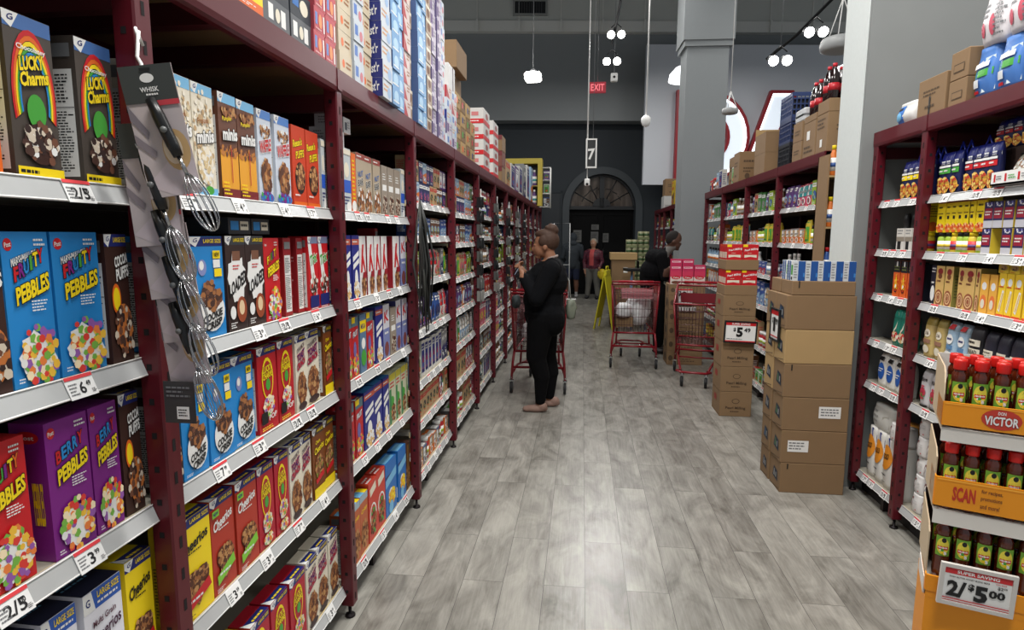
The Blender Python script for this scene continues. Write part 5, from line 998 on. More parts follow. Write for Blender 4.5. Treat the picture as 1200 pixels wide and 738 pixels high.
# farther top stock
def lcarton(W, D, H, x, y, z, label, **k): return carton(k.pop('name', 'cardboard_box'), W, D, H, (x, y, z), 0, label, **k)
lcarton(.26, .4, .2, XL - .20, 4.62, ZT + .66, 'big plain brown box crowning the left rack stock')
for j in range(3):
    lcarton(.2, .35, .217, XL - .225, 4.70, ZT + .22 * j, f'brown case under the big plain box, {["bottom", "middle", "upper"][j]} one', print_=[('r', .6, .3, .95, .7, WHITE)] if j == 2 else PRN)
for j in range(5):
    for i, y in enumerate([4.08, 4.24]):
        put(['tp_white', 'tp_purple', 'tp_navy', 'tp_white', 'tp_red'][(i + j) % 5], 'pastry_box', (-.905, y, ZT + j * .0775), 0, sy=.15, label=f'pale small box left of the brown cases, {ORD[j]} up, {["first", "second"][i]} pile', cat='box', group='pale boxes before the brown cases')
carton('white_box', .17, .2, .16, (XL - .10, 4.09, ZT + .389), 0, 'white box with dark stripe on the pale small boxes', mat=mc(200, 200, 198, .5), cat='box', side_=[('r', .6, 0, .72, 1, mc(70, 30, 50, .5))], print_=[('r', .6, .1, .7, .9, mc(70, 30, 50, .5))])
for j in range(4):
    for i, y in enumerate([4.42, 4.62, 4.82, 5.02]):
        if j == 3 and i > 2: continue
        kk = carton('cardboard_box', .16, .10, .105, (XL - .005, y, ZT + j * .106), PI / 2, f'small printed brown case on left rack edge, {ORD[j]} up, {ORD[i]} along', mat=CARDL if (i + j) % 2 else CARDB, print_=[('r', .1, .3, .4, .7, [GRN, NAVY, RED, ORG][(i * 3 + j) % 4]), ('ln', .5, .3, .9, .7, 2, CARDD)], side_=[('ln', .2, .2, .8, .7, 2, CARDD)], group='small brown cases on the left rack edge')
        kk.location = (XL - .02 , y , ZT + j * .106)
WBX = mc(206, 204, 200, .5)
for j in range(4):
    for i, y in enumerate([5.5, 6.1]):
        carton('white_red_box', .16 if i == 0 else .17, .34, .136, (XL - .09 - .005 * i, y, ZT + j * .137), 0, f'white box with red band, {ORD[j]} up, {["nearer", "farther"][i]} stack on left rack', mat=WBX, cat='box', flap=False, print_=[('r', 0, 0, 1, .3, RED), ('ln', .2, .08, .8, .22, 1, WHITE), ('r', .3, .5, .7, .75, mc(200, 120, 120, .5))], side_=[('r', 0, 0, 1, .3, RED), ('e', .5, .6, .2, .2, mc(150, 70, 60, .5))], group='white and red boxes on the left rack')
for j in range(3):
    carton('brown_red_box', .14, .3, .17, (XL - .08, 6.75, ZT + j * .171), 0, f'brown and dark red box, {["lowest", "middle", "top"][j]} of its stack, left rack', mat=mc(120, 70, 56, .6) if j % 2 else CARDB, cat='box', flap=False, print_=[('r', 0, .7, 1, 1, mc(110, 30, 36, .5))])
for i, (y, c, h_) in enumerate([(7.4, 'tan', .3), (7.9, 'white', .32), (8.4, 'purple', .34), (8.9, 'white', .4), (9.5, 'grey', .5), (10.1, 'white', .55), (10.8, 'pale blue', .6)]):
    put(gkind('box', c), 'tall_display_box', (XL - .02, y, ZT), 0, sy=.4, sz=h_, sx=.14, label=f'{c} tall box, {ORD[i]} beyond the brown and red stack, left rack', cat='box', group='tall boxes beyond the red stack')
# yellow framed product display at the far end
r = empty('yellow_display', 'yellow framed display case with bottles near far end of rack', 'display', (-1.18, 12.0, ZT))
mb = MB(); YF = mc(190, 170, 60, .5)
mb.box(-.36, 0, .82, .36, .3, .92, YF); mb.box(-.36, 0, 0, -.28, .3, .82, YF); mb.box(.28, 0, 0, .36, .3, .82, YF); mb.box(-.28, .28, 0, .28, .3, .82, BLACK); mb.obj('display_frame', r)
for k in (.02, .4):
    mb = MB(); mb.box(-.28, 0, k - .02, .28, .28, k, mc(150, 130, 60, .5)); mb.obj('display_shelf', r)
for i in range(10):
    put(gkind('bottle', ['white', 'black', 'white', 'tan', 'purple'][i % 5]), 'bottle', (-1.39 + .105 * (i % 5), 12.05, ZT + .022 + .38 * (i // 5)), -PI / 2, sy=.09, sz=.3, label=f'bottle in the yellow framed display, {["lower", "upper"][i//5]} shelf, {ORD[i%5]} from left', cat='bottle', group='bottles in the yellow display')
r = empty('white_display', 'white wire display stand beside the yellow framed case', 'display', (-.86, 12.9, ZT))
mb = MB()
for x in (-.16, .16):
    for y in (0, .2): mb.tube([(x, y, 0), (x, y, .85)], .01, WHITE, 5)
for z in (.02, .3, .58, .84): mb.tube([(-.16, 0, z), (.16, 0, z), (.16, .2, z), (-.16, .2, z)], .006, WHITE, 4, closed=True); mb.box(-.15, .01, z - .004, .15, .19, z, WHITE)
mb.obj('wire_frame', r)
for i in range(6):
    put(gkind('pack', ['white', 'grey', 'purple'][i % 3]), 'small_box', (-.94 + .16 * (i % 2), 12.94, ZT + .021 + .28 * (i // 2)), -PI / 2, sy=.12, sz=.2, label=f'{["white", "grey", "purple"][i%3]} pack in the white wire stand, {ORD[i//2]} level, {["left", "right"][i%2]}', cat='box', group='packs in the white wire stand')

# ================================================================== CARTON STACKS IN THE AISLE
ZA = [0, .19, .395, .60, .805, 1.01, 1.215, 1.30]
LBL = ('r', .55, .3, .85, .68, WHITE)
hts = [('bottom', []), ('second lowest', [('r', .1, .35, .42, .7, WHITE), ('ln', .12, .4, .4, .66, 3, GREY)]), ('third lowest', [('r', .55, .4, .88, .75, WHITE), ('ln', .58, .45, .86, .7, 3, GREY)]), ('fourth lowest', []), ('pale tan middle', []), ('tall upper', [])]
def facing(seed): r = random.Random(seed); return [('p', [(.3, .35), (.8, .28), (.75, .62), (.4, .7)], mc(34, 44, 60, .6)), ('p', [(.4, .4), (.52, .38), (.5, .6), (.44, .62)], r.choice((mc(80, 120, 80, .6), mc(150, 150, 150, .6), mc(60, 100, 140, .5)))), ('r', .6, .38, .68, .55, mc(150, 150, 146, .6)), ('p', [(.05, .0), (.95, .1), (.95, .12), (.05, .02)], CARDD)]
for j, (nm, pr_) in enumerate(hts):
    h_ = ZA[j + 1] - ZA[j] - .002
    carton('cardboard_box', .372 + .003 * j, .19, h_, (1.412 - .003 * j, 3.66, ZA[j]), .0, f'{nm} brown carton of the front pillar-side stack', mat=CARDL if j == 4 else CARDB, print_=pr_ + ([('r', .1, .8, .12, .98, BLACK)] if j in (0, 3) else []), side_=facing(j), group='front stack of display cartons')
    carton('cardboard_box', .372, .17, h_, (1.405 - .003 * j, 3.862, ZA[j]), 0, f'{nm} brown carton of the rear pillar-side stack', mat=CARDL if j in (3, 4) else CARDB, side_=facing(j + 9), group='rear stack of display cartons')
carton('cardboard_tray', .352, .19, .082, (1.403, 3.66, ZA[6]), 0, 'shallow brown tray topping the front stack by the pillar', cat='tray', print_=[('r', .1, .5, .12, 1, BLACK)], flap=False)
carton('cardboard_tray', .352, .17, .082, (1.40, 3.862, ZA[6]), 0, 'shallow brown tray topping the rear stack by the pillar', cat='tray', flap=False)
boxkind('milkbox', .068, .115, .035, mc(206, 212, 216, .45), [('r', .42, 0, 1, 1, mc(28, 80, 150, .45)), ('r', .84, .2, .98, .4, mc(60, 130, 200, .5)), ('ln', .06, .1, .36, .9, 6, GREY)], [('r', 0, 0, 1, 1, WHITE), ('r', .1, .3, .9, .8, GRN), ('r', .2, .05, .8, .2, BLACK)])
for i in range(5):
    put('milkbox', 'drink_box', (1.262 + .070 * i, 3.668, ZA[6] + .083), -PI / 2, label=f'blue and white box on the tray, {ORD[i]} from left, facing camera', cat='box', group='blue and white boxes on the tray')
for i in range(4):
    put('milkbox', 'drink_box', (1.232, 3.735 + .034 * i + (.02 if i > 1 else 0), ZA[6] + .083), PI / 2 + PI / 2, sy=.032, label=f'blue and white box on tray side, {ORD[i]} from front', cat='box', group='blue and white boxes along the tray side')
# price frame leaning on the stack side
def price_sign(name, W, H, loc, rot, label, items, frame=BLACK):
    r = empty(name, label, 'price sign', loc); r.rotation_euler = rot
    f = MB(); t = .012
    for a in ((-W / 2, 0, W / 2, t), (-W / 2, H - t, W / 2, H), (-W / 2, t, -W / 2 + t, H - t), (W / 2 - t, t, W / 2, H - t)): f.box(a[0], -.008, a[1], a[2], .004, a[3], frame)
    f.obj('sign_frame', r)
    p_ = MB(); p_.box(-W / 2 + t * .5, -.003, t * .5, W / 2 - t * .5, .003, H - t * .5, WHITE)
    W2, H2 = W - 2 * t, H - 2 * t
    decor(p_, lambda u, v, o: ((u - .5) * W2, -.0035 - o, t + v * H2), items, W2, H2); p_.obj('sign_card', r); return r
price_sign('price_sign', .27, .19, (1.345, 5.205, .655), (0, .03, 0), 'framed price sign reading 5.49 on middle carton stack', [('r', 0, .84, 1, 1, RED), ('t', 'SUPER SAVING', .5, .92, .6, .1, WHITE), ('t', '$', .3, .62, .08, .2, BLACK, 0, None, .03), ('t', '5', .47, .5, .17, .44, BLACK, 0, None, .05), ('t', '49', .72, .62, .2, .2, BLACK, 0, None, .03), ('r', 0, .0, 1, .06, RED), ('ln', .05, .1, .6, .18, 1, GREY)])
price_sign('price_sign', .17, .2, (1.198, 3.83, .915), (0, 0, -PI / 2), 'small framed price sign on side of the pillar stack', [('r', 0, .84, 1, 1, RED), ('t', '$', .2, .62, .1, .2, BLACK, 0, None, .03), ('t', '1', .45, .5, .14, .44, BLACK, 0, None, .05), ('t', '99', .75, .62, .24, .2, BLACK, 0, None, .03), ('r', 0, .06, 1, .1, RED)])
# middle stack
ZB = [0, .222, .442, .665, .883, 1.06]
PM_ = [('e', .5, .62, .12, .1, CARDD), ('e', .5, .62, .10, .08, CARDB), ('t', 'Pearl Milling', .5, .34, .62, .13, CARDD), ('ln', .34, .16, .66, .24, 1, CARDD)]
for j in range(5):
    h_ = ZB[j + 1] - ZB[j] - .002
    carton('cardboard_box', .268, .3, h_, (1.348 - .002 * j, 5.24, ZB[j]), 0, f'{["bottom", "second", "third", "fourth", "fifth"][j]} printed carton counting up the middle aisle stack', print_=PM_, side_=[('r', .3, .5, .6, .75, mc(150, 50, 40, .6))], group='middle aisle stack of cartons')
boxkind('redmix', .125, .135, .05, mc(196, 26, 36, .42), [('r', 0, .84, .3, 1, YEL), ('t', 'Pearl Milling', .54, .66, .86, .17, WHITE, 10), ('p', [(.1, .14), (.5, .2), (.9, .14), (.9, .32), (.1, .32)], CREAM), ('ln', .3, .4, .7, .46, 1, CREAM)], [('r', .1, .1, .9, .5, CREAM)])
for lvl, z in enumerate([1.06, 1.275]):
    carton('cardboard_tray', .268, .3, .085, (1.343, 5.24, z), 0, f'{["lower", "upper"][lvl]} cut-down tray of red mix boxes, middle stack', cat='tray', flap=False)
    for i in range(2):
        for q in range(5):
            put('redmix', 'mix_box', (1.278 + .13 * i, 5.25 + q * .055, z + .086), -PI / 2, sz=.128, label=f'red pancake mix box, {["lower", "upper"][lvl]} tray, {["left", "right"][i]} file, {ORD[q]} row', cat='box', group='red pancake mix boxes on the middle stack')
# rear stack with pink baking boxes
ZC = [0, .17, .34, .51, .68, .85, .985]
for j in range(6):
    carton('cardboard_box', .42, .33, ZC[j + 1] - ZC[j] - .002, (1.262, 7.35, ZC[j]), 0, f'{["lowest", "second", "third", "fourth", "fifth", "top"][j]} carton of rear stack behind the empty trolley', print_=[('e', .1, .5, .06, .2, CARDD), ('ln', .3, .2, .8, .5, 2, CARDD)], side_=[('e', .5, .5, .2, .3, CARDD)], group='rear stack of cartons')
boxkind('cakemix', .13, .16, .06, mc(214, 60, 96, .42), [('r', 0, 0, 1, .55, mc(224, 216, 206, .5)), ('e', .5, .5, .4, .14, RED), ('t', 'Cake', .5, .5, .5, .12, WHITE), ('e', .5, .14, .4, .12, mc(110, 60, 40, .6))], [('r', 0, 0, 1, 1, mc(190, 40, 80, .5))])
boxkind('pinkmix', .13, .07, .06, mc(200, 46, 92, .42), [('r', .1, .4, .9, .7, mc(240, 190, 205, .5)), ('ln', .2, .45, .8, .65, 1, RED)], [])
for i in range(3):
    put('cakemix', 'cake_mix_box', (1.125 + .138 * i, 7.36, .986), -PI / 2, label=f'white and pink cake mix box on rear stack, {ORD[i]} from left', cat='box', group='white and pink cake mix boxes')
    for j in range(2 if i < 2 else 1):
        put('pinkmix', 'cake_mix_box', (1.125 + .138 * i, 7.36, 1.147 + .071 * j), -PI / 2, label=f'pink box laid above the cake mixes, {ORD[i]} column, {["lower", "upper"][j]}', cat='box', group='pink boxes above the cake mixes')
carton('cardboard_box', .12, .2, .19, (1.42, 7.53, .986), 0, 'small plain carton behind the pink cake mix boxes')
# far goods at the aisle end
lab9 = 0
r0 = carton('cardboard_box', .40, .4, .37, (.72, 10.6, .78), 0, 'large brown box with white label near the yellow cone', print_=[('r', .5, .4, .68, .65, WHITE)])
carton('cardboard_box', .42, .42, .40, (.72, 10.59, .0), 0, 'floor-level brown box near the yellow cone', print_=PRN)
carton('cardboard_box', .42, .42, .378, (.72, 10.59, .401), 0, 'second brown box up near the yellow cone', print_=PRN)
carton('cardboard_tray', .46, .46, .12, (.72, 10.57, 1.151), 0, 'wide shallow brown lid box on the cone-side stack', cat='carton', mat=CARDL)
for cidx, (x, y, nl) in enumerate([(1.0, 12.4, 9), (1.24, 12.45, 10)]):
    for j in range(nl):
        q = MB()
        for a in range(2):
            for b_ in range(2): q.lathe([(.052, 0), (.055, .008), (.055, .15), (.052, .158)], mc(176, 176, 140, .5), 12, (-.056 + .112 * a, .056 + .112 * b_, .004))
        q.box(-.11, 0, 0, .11, .225, .05, mc(120, 130, 90, .6))
        for a in range(2): q.lathe([(.0556, .07), (.0556, .12)], mc(70, 96, 60, .5), 12, (-.056 + .112 * a, .056, .004))
        tag(q.obj('canned_goods_tray', None, (x, y, j * .166)), f'tray of pale green tins, {ORD[j]} level, {["left", "right"][cidx]} pile by the arch', 'tray', 'trays of tins by the arch')
# ================================================================== SHOPPING TROLLEYS
def lerp(a, b, t): return tuple(x + (y - x) * t for x, y in zip(a, b))
def trolley(label, loc, rz):
    root = empty('shopping_trolley', label, 'shopping trolley', loc, rz)
    # corners: rear (handle) y=0, nose y=.86
    R0_, R1_, L_ = .27, .215, .86
    zt0, zt1, zb0, zb1 = 1.0, .875, .42, .45
    rt = lambda s: (s * R0_, 0, zt0); nt_ = lambda s: (s * R1_, L_, zt1); rb = lambda s: (s * (R0_ - .03), .05, zb0); nb = lambda s: (s * (R1_ - .03), L_ - .06, zb1)
    w_ = MB(); W1 = .0022
    for s in (-1, 1):
        for k in range(23):
            t = (k + .5) / 23; a = lerp(rt(s), nt_(s), t); b_ = lerp(rb(s), nb(s), t); w_.tube([a, b_], W1, WIRE, 4)
        for k in range(1, 6):
            t = k / 6; w_.tube([lerp(rt(s), rb(s), t), lerp(nt_(s), nb(s), t)], W1 * 1.3, WIRE, 4)
    for (A, B, Cc, D, n) in ((rt(-1), rt(1), rb(-1), rb(1), 15), (nt_(-1), nt_(1), nb(-1), nb(1), 12)):
        for k in range(1, n):
            t = k / n; w_.tube([lerp(A, B, t), lerp(Cc, D, t)], W1, WIRE, 4)
        for k in range(1, 6):
            t = k / 6; w_.tube([lerp(A, Cc, t), lerp(B, D, t)], W1 * 1.3, WIRE, 4)
    for k in range(1, 13):
        t = k / 13; w_.tube([lerp(rb(-1), nb(-1), t), lerp(rb(1), nb(1), t)], W1 * 1.2, WIRE, 4)
    for k in range(0, 9):
        t = k / 8; w_.tube([lerp(rb(-1), rb(1), t), lerp(nb(-1), nb(1), t)], W1, WIRE, 4)
    bk = w_.obj('wire_basket', root)
    r_ = MB(); r_.tube([rt(-1), rt(1), nt_(1), nt_(-1)], .011, CARTRED, 8, closed=True); r_.tube([rb(-1), rb(1), nb(1), nb(-1)], .011, CARTRED, 8, closed=True)
    for s in (-1, 1): r_.tube([rt(s), rb(s)], .011, CARTRED, 8); r_.tube([nt_(s), nb(s)], .009, CARTRED, 8)
    r_.obj('basket_rim', root)
    for s in (-1, 1):
        p_ = MB(); a, b_ = rt(s), rb(s); c, d = lerp(rt(s), nt_(s), .42), lerp(rb(s), nb(s), .10)
        o = .004 * s
        vs = [a, c, d, b_]; vs2 = [(x - s * .008, y, z) for x, y, z in vs]
        p_.add(vs + vs2, [(0, 1, 2, 3), (7, 6, 5, 4), (0, 4, 5, 1), (1, 5, 6, 2), (2, 6, 7, 3), (3, 7, 4, 0)], CARTRED); p_.obj('side_panel', root)
    f = MB(); f.add([(-.15, .13, .82), (.21, .13, .82), (.22, .17, .93), (-.16, .17, .93), (-.15, .136, .82), (.21, .136, .82), (.22, .176, .93), (-.16, .176, .93)], [(0, 1, 2, 3), (7, 6, 5, 4), (0, 4, 5, 1), (2, 6, 7, 3), (0, 3, 7, 4), (1, 2, 6, 5)], mc(140, 40, 52, .4)); f.obj('seat_flap', root)
    h = MB(); h.tube([(-.27, 0, 1.0), (-.27, -.06, 1.035), (.27, -.06, 1.035), (.27, 0, 1.0)], .010, CARTRED, 8); h.tube([(-.2, -.06, 1.035), (.2, -.06, 1.035)], .016, mc(150, 20, 34, .35), 10); h.obj('handle', root)
    fr_ = MB()
    for s in (-1, 1):
        fr_.tube([(s * .24, .05, .42), (s * .255, .03, .30), (s * .265, .02, .14)], .013, CARTRED, 8)
        fr_.tube([(s * .26, .02, .2), (s * .22, .2, .255), (s * .16, .62, .20), (s * .13, .74, .15)], .012, CARTRED, 8)
        fr_.tube([(s * .2, .3, .245), (s * .19, .34, .435)], .011, CARTRED, 8)
    fr_.tube([(-.25, .03, .262), (.25, .03, .262)], .012, CARTRED, 8)
    fr_.tube([(-.13, .74, .17), (-.17, .82, .18), (-.12, .90, .185), (.12, .90, .185), (.17, .82, .18), (.13, .74, .17)], .012, CARTRED, 8)
    fr_.tube([(-.19, .36, .24), (.19, .36, .24)], .009, CARTRED, 6); fr_.obj('lower_frame', root)
    for (x, y, R_) in ((-.265, .02, .058), (.265, .02, .058), (-.12, .74, .055), (.12, .74, .055)):
        c = MB(); c.box(x - .02, y - .02, R_ * 2 + .008, x + .02, y + .02, R_ * 2 + .02, STEEL); c.box(x - .02, y - .012, R_ - .01, x - .016, y + .02, R_ * 2 + .009, STEEL); c.box(x + .016, y - .012, R_ - .01, x + .02, y + .02, R_ * 2 + .009, STEEL)
        c.lathe([(.012, R_ * 2 + .019), (.012, R_ * 2 + .05)], STEEL, 8, (x, y, 0)); co = c.obj('caster', root)
        wl = MB(); M = Matrix.Rotation(PI / 2, 3, 'Y'); wl.lathe([(R_ * .5, -.013), (R_ * .93, -.013), (R_, -.006), (R_, .006), (R_ * .93, .013), (R_ * .5, .013)], RUBBER, 20, (x, y + .004, R_), M); wl.lathe([(R_ * .45, -.014), (R_ * .45, .014)], mc(90, 90, 92, .5), 12, (x, y + .004, R_), M)
        wl.obj('wheel', co)
    return root
trolley('red trolley standing behind the phone-using woman, holding white bags', (-.41, 5.76, 0), .02)
trolley('red trolley full of white bags beside the bending man', (.625, 7.06, 0), -.03)
trolley('empty red trolley with nose toward camera beside the carton stack', (1.36, 6.97, 0), PI - .25)
# bags: lumpy sacks
PLW = mc(226, 228, 230, .3, noise=.12, scale=25)
def sack(name, loc, s, label, cat, mat=PLW, seed=0, group=None):
    r = random.Random(seed); mb = MB(); n = 18; m_ = 11; vs = []; fs = []
    from math import sin, cos
    for j in range(m_ + 1):
        ph = PI * j / m_
        for k in range(n):
            a = 2 * PI * k / n; q = 1 + .12 * sin(3 * a + seed) * sin(ph) + .17 * r.uniform(-1, 1)
            z = (1 - cos(ph)) / 2; vs.append((s[0] * .5 * sin(ph) ** .6 * cos(a) * q if 0 < j < m_ else 0, s[1] * .5 * (sin(ph) ** .6 if 0 < j < m_ else 0) * sin(a) * q, s[2] * z))
    for j in range(m_):
        for k in range(n):
            p = (k + 1) % n; fs.append((j * n + k, j * n + p, (j + 1) * n + p, (j + 1) * n + k))
    mb.add(vs, fs, mat, True); return tag(mb.obj(name, None, loc), label, cat, group)
sack('plastic_bag', (.70, 7.42, .47), (.26, .3, .42), 'big shiny white bag in the trolley beside the bending man', 'bag', seed=1)
sack('plastic_bag', (.50, 7.24, .588), (.20, .22, .18), 'smaller white bag on the brown box in that trolley', 'bag', seed=2)
carton('cardboard_box', .2, .2, .11, (.52, 7.22, .475), 0, 'small brown box inside the full trolley', flap=False)
sack('plastic_bag', (.70, 7.70, .475), (.22, .16, .36), 'white bag at the nose of the full trolley', 'bag', seed=5)
sack('plastic_bag', (-.50, 6.1, .478), (.20, .26, .2), 'white bag in the trolley behind the woman, left', 'bag', seed=3)
sack('plastic_bag', (-.30, 6.12, .478), (.19, .28, .16), 'white bag in the trolley behind the woman, right', 'bag', seed=4)
sack('jacket_bundle', (-.625, 5.70, .86), (.09, .16, .13), 'dark green bundle hooked on the trolley corner by rack', 'cloth bundle', mc(50, 60, 62, .8), seed=6)
carton('price_board', .2, .02, .2, (1.22, 7.32, .735), 0, 'white price board with black figures behind the empty trolley', mat=mc(214, 214, 210, .6), cat='price sign', flap=False, print_=[('t', '$', .25, .7, .16, .3, BLACK, 0, None, .04), ('t', '2', .55, .55, .26, .5, BLACK, 0, None, .05), ('r', 0, .9, 1, 1, RED)])
carton('barcode_board', .26, .01, .055, (1.24, 7.32, .66), 0, 'white strip with black bars below the price board', mat=mc(214, 214, 210, .6), cat='label', flap=False, print_=[('r', .08 + .12 * k, .15, .12 + .12 * k, .85, BLACK) for k in range(8)])

# ================================================================== PEOPLE
def capsule(mb, p0, r0, p1, r1, sx=1, n=14):
    p0, p1 = Vector(p0), Vector(p1); d = p1 - p0; L = d.length or 1e-4; t = d / L
    a = t.cross(Vector((0, 1, 0)))
    if a.length < .1: a = t.cross(Vector((1, 0, 0)))
    a.normalize(); b_ = t.cross(a); vs = []; fs = []; rings = []
    for k in range(5): q = -PI / 2 + PI / 2 * k / 4; rings.append((p0 + t * (r0 * math.sin(q)), r0 * math.cos(q)))
    for k in range(5): q = PI / 2 * k / 4; rings.append((p1 + t * (r1 * math.sin(q)), r1 * math.cos(q)))
    for c, r in rings:
        r = max(r, .0005)
        for k in range(n): an = 2 * PI * k / n; vs.append(c + a * (r * math.cos(an)) + b_ * (r * math.sin(an)))
    m_ = len(rings)
    for j in range(m_ - 1):
        for k in range(n): q = (k + 1) % n; fs.append((j * n + k, j * n + q, (j + 1) * n + q, (j + 1) * n + k))
    fs.append(tuple(range(n - 1, -1, -1))); fs.append(tuple(range((m_ - 1) * n, m_ * n)))
    mb.add(vs, fs, BLACK)
def ell(mb, c, r, rot=None, n=16):
    vs = []; fs = []; M = rot or Matrix.Identity(3); m_ = 10
    for j in range(m_ + 1):
        ph = PI * j / m_; ph = min(max(ph, .03), PI - .03)
        for k in range(n):
            a = 2 * PI * k / n; vs.append(M @ Vector((r[0] * math.sin(ph) * math.cos(a), r[1] * math.sin(ph) * math.sin(a), -r[2] * math.cos(ph))) + Vector(c))
    for j in range(m_):
        for k in range(n): q = (k + 1) % n; fs.append((j * n + k, j * n + q, (j + 1) * n + q, (j + 1) * n + k))
    fs.append(tuple(range(n - 1, -1, -1))); fs.append(tuple(range(m_ * n, (m_ + 1) * n)))
    mb.add(vs, fs, BLACK)
def fuse(mb, name, parent, zone, mats, voxel=.01, smooth=4):
    me = mb.data('tmp'); o = bpy.data.objects.new('tmp', me); C.objects.link(o)
    md = o.modifiers.new('r', 'REMESH'); md.mode = 'VOXEL'; md.voxel_size = voxel
    m2 = o.modifiers.new('s', 'SMOOTH'); m2.iterations = smooth; m2.factor = .5
    bpy.context.view_layer.update()
    nm = bpy.data.meshes.new_from_object(o.evaluated_get(bpy.context.evaluated_depsgraph_get()))
    bpy.data.objects.remove(o); bpy.data.meshes.remove(me)
    nm.materials.clear()
    for m_ in mats: nm.materials.append(m_)
    nm.polygons.foreach_set('material_index', [zone(*p.center) for p in nm.polygons]); nm.polygons.foreach_set('use_smooth', [True] * len(nm.polygons))
    nm.name = name
    return link(name, nm, parent)
def hand(mb, c, fwd, up, s=1.0, curl=.6, side=1):
    c = Vector(c); f = Vector(fwd).normalized(); u = Vector(up).normalized(); w_ = f.cross(u).normalized() * side; u = w_.cross(f).normalized() * (1)
    ell(mb, c, (.030 * s, .040 * s, .018 * s), Matrix((w_, f, u)).transposed())
    for k, (off, ln) in enumerate(((-.026, .06), (-.009, .07), (.009, .066), (.026, .052))):
        a = c + f * .032 * s + w_ * off * s; b_ = a + (f * math.cos(curl * .5) - u * math.sin(curl * .5)) * ln * .5 * s; d = b_ + (f * math.cos(curl * 1.6) - u * math.sin(curl * 1.6)) * ln * .5 * s
        capsule(mb, a, .0095 * s, b_, .0088 * s, n=8); capsule(mb, b_, .0088 * s, d, .0075 * s, n=8)
    a = c - w_ * .026 * s - f * .01 * s; b_ = a - w_ * .022 * s + f * .025 * s; d = b_ + f * .025 * s + w_ * .008 * s
    capsule(mb, a, .012 * s, b_, .0105 * s, n=8); capsule(mb, b_, .0105 * s, d, .0085 * s, n=8)
def eye(parent, c, r=.011):
    q = MB(); q.lathe([(r * math.cos(a), r * math.sin(a)) for a in [-1.4, -1, -.5, 0, .5, 1, 1.4]], mc(220, 216, 208, .3), 10, c); q.obj('eye', parent)

# --- woman in black with phone, facing the left shelves (-x)
SK = mc(150, 104, 78, .55, noise=.06, scale=30); SKD = mc(84, 56, 44, .55, noise=.05, scale=30); BLK = mc(13, 14, 17, .95, spec=.15); BLK2 = mc(7, 7, 9, .95, spec=.15); SHOE = mc(140, 112, 100, .7)
root = empty('person', 'woman in black top and trousers looking at her phone beside trolley', 'person', (-.33, 5.25, 0), 0)
b = MB()
# legs
for (y, xk, xa, xf, toe) in ((-.09, -.055, -.015, .02, -.17), (.10, .025, .055, .10, .0)):
    capsule(b, (.0 + xk * .2, y, .84), .128, (xk, y, .50), .09); capsule(b, (xk, y, .50), .086, (xa + .01, y, .32), .074); capsule(b, (xa + .01, y, .32), .07, (xa, y, .10), .046)
ell(b, (.01, 0, .87), (.185, .20, .17)); ell(b, (.075, -.08, .82), (.12, .12, .14)); ell(b, (.075, .08, .82), (.12, .12, .14))
capsule(b, (.0, 0, .92), .175, (.01, 0, 1.06), .165); ell(b, (-.02, 0, 1.0), (.165, .19, .16)); ell(b, (.035, 0, 1.17), (.18, .20, .18)); ell(b, (-.08, 0, 1.16), (.11, .16, .11))
capsule(b, (.075, -.11, 1.285), .085, (.075, .11, 1.285), .085); capsule(b, (.09, 0, 1.24), .11, (.06, 0, 1.33), .07)
capsule(b, (.065, 0, 1.33), .056, (.03, 0, 1.43), .052)
# head, tilted forward-down
Mh = Matrix.Rotation(-.25, 3, 'Y')
ell(b, (.012, 0, 1.495), (.098, .075, .105), Mh); ell(b, (-.035, 0, 1.44), (.062, .056, .075), Mh)
ell(b, (-.095, 0, 1.435), (.018, .014, .024), Mh); ell(b, (-.072, 0, 1.40), (.024, .024, .012)); ell(b, (-.05, 0, 1.372), (.028, .026, .02)); ell(b, (-.078, 0, 1.475), (.02, .045, .012))
for s in (-1, 1): ell(b, (.01, s * .074, 1.455), (.018, .009, .028))
# arms
for s in (-1, 1):
    capsule(b, (.07, s * .185, 1.27), .082, (-.045, s * .235, 1.03), .07); capsule(b, (-.045, s * .235, 1.03), .066, (-.165, s * .12, 1.19), .045)
    capsule(b, (-.165, s * .12, 1.19), .032, (-.185, s * .085, 1.235), .026)
hand(b, (-.20, -.065, 1.26), (-.35, .45, .7), (-.8, 0, -.4), .95, .9, 1); hand(b, (-.195, .06, 1.26), (-.4, -.45, .7), (-.8, 0, -.4), .95, .9, -1)
def zw(x, y, z):
    if z > 1.385 or (z > 1.31 and (x - .045) ** 2 + y * y < .0052) or (x < -.03 and z > 1.335 and abs(y) < .06): return 0
    if x < -.165 and z > 1.2: return 0
    if z < .885: return 2 if z > .075 else 0
    return 1
body = fuse(b, 'body', root, zw, [SK, BLK, BLK2], .0065, 5)
h = MB(); HR = mc(66, 42, 28, .7, noise=.3, scale=60)
ell(h, (.035, 0, 1.515), (.098, .085, .102), Mh); ell(h, (-.01, 0, 1.575), (.075, .07, .04), Matrix.Rotation(-.15, 3, 'Y')); ell(h, (.065, 0, 1.615), (.052, .058, .045)); ell(h, (.085, 0, 1.60), (.04, .05, .04)); ell(h, (.055, .02, 1.64), (.03, .034, .024)); ell(h, (.03, -.02, 1.625), (.028, .03, .022))
for s in (-1, 1): ell(h, (.0, s * .062, 1.51), (.05, .024, .05))
fuse(h, 'hair', root, lambda *a: 0, [HR], .007, 2)
for s in (-1, 1): eye(root, (-.073, s * .032, 1.452), .009)
for (xa, y, nm) in ((-.06, -.09, 1), (.04, .10, 1)):
    s_ = MB(); ell(s_, (xa, y, .03), (.115, .045, .032)); ell(s_, (xa + .06, y, .05), (.05, .042, .045)); ell(s_, (xa - .07, y, .024), (.045, .04, .024)); fuse(s_, 'shoe', root, lambda *a: 0, [SHOE], .007, 2)
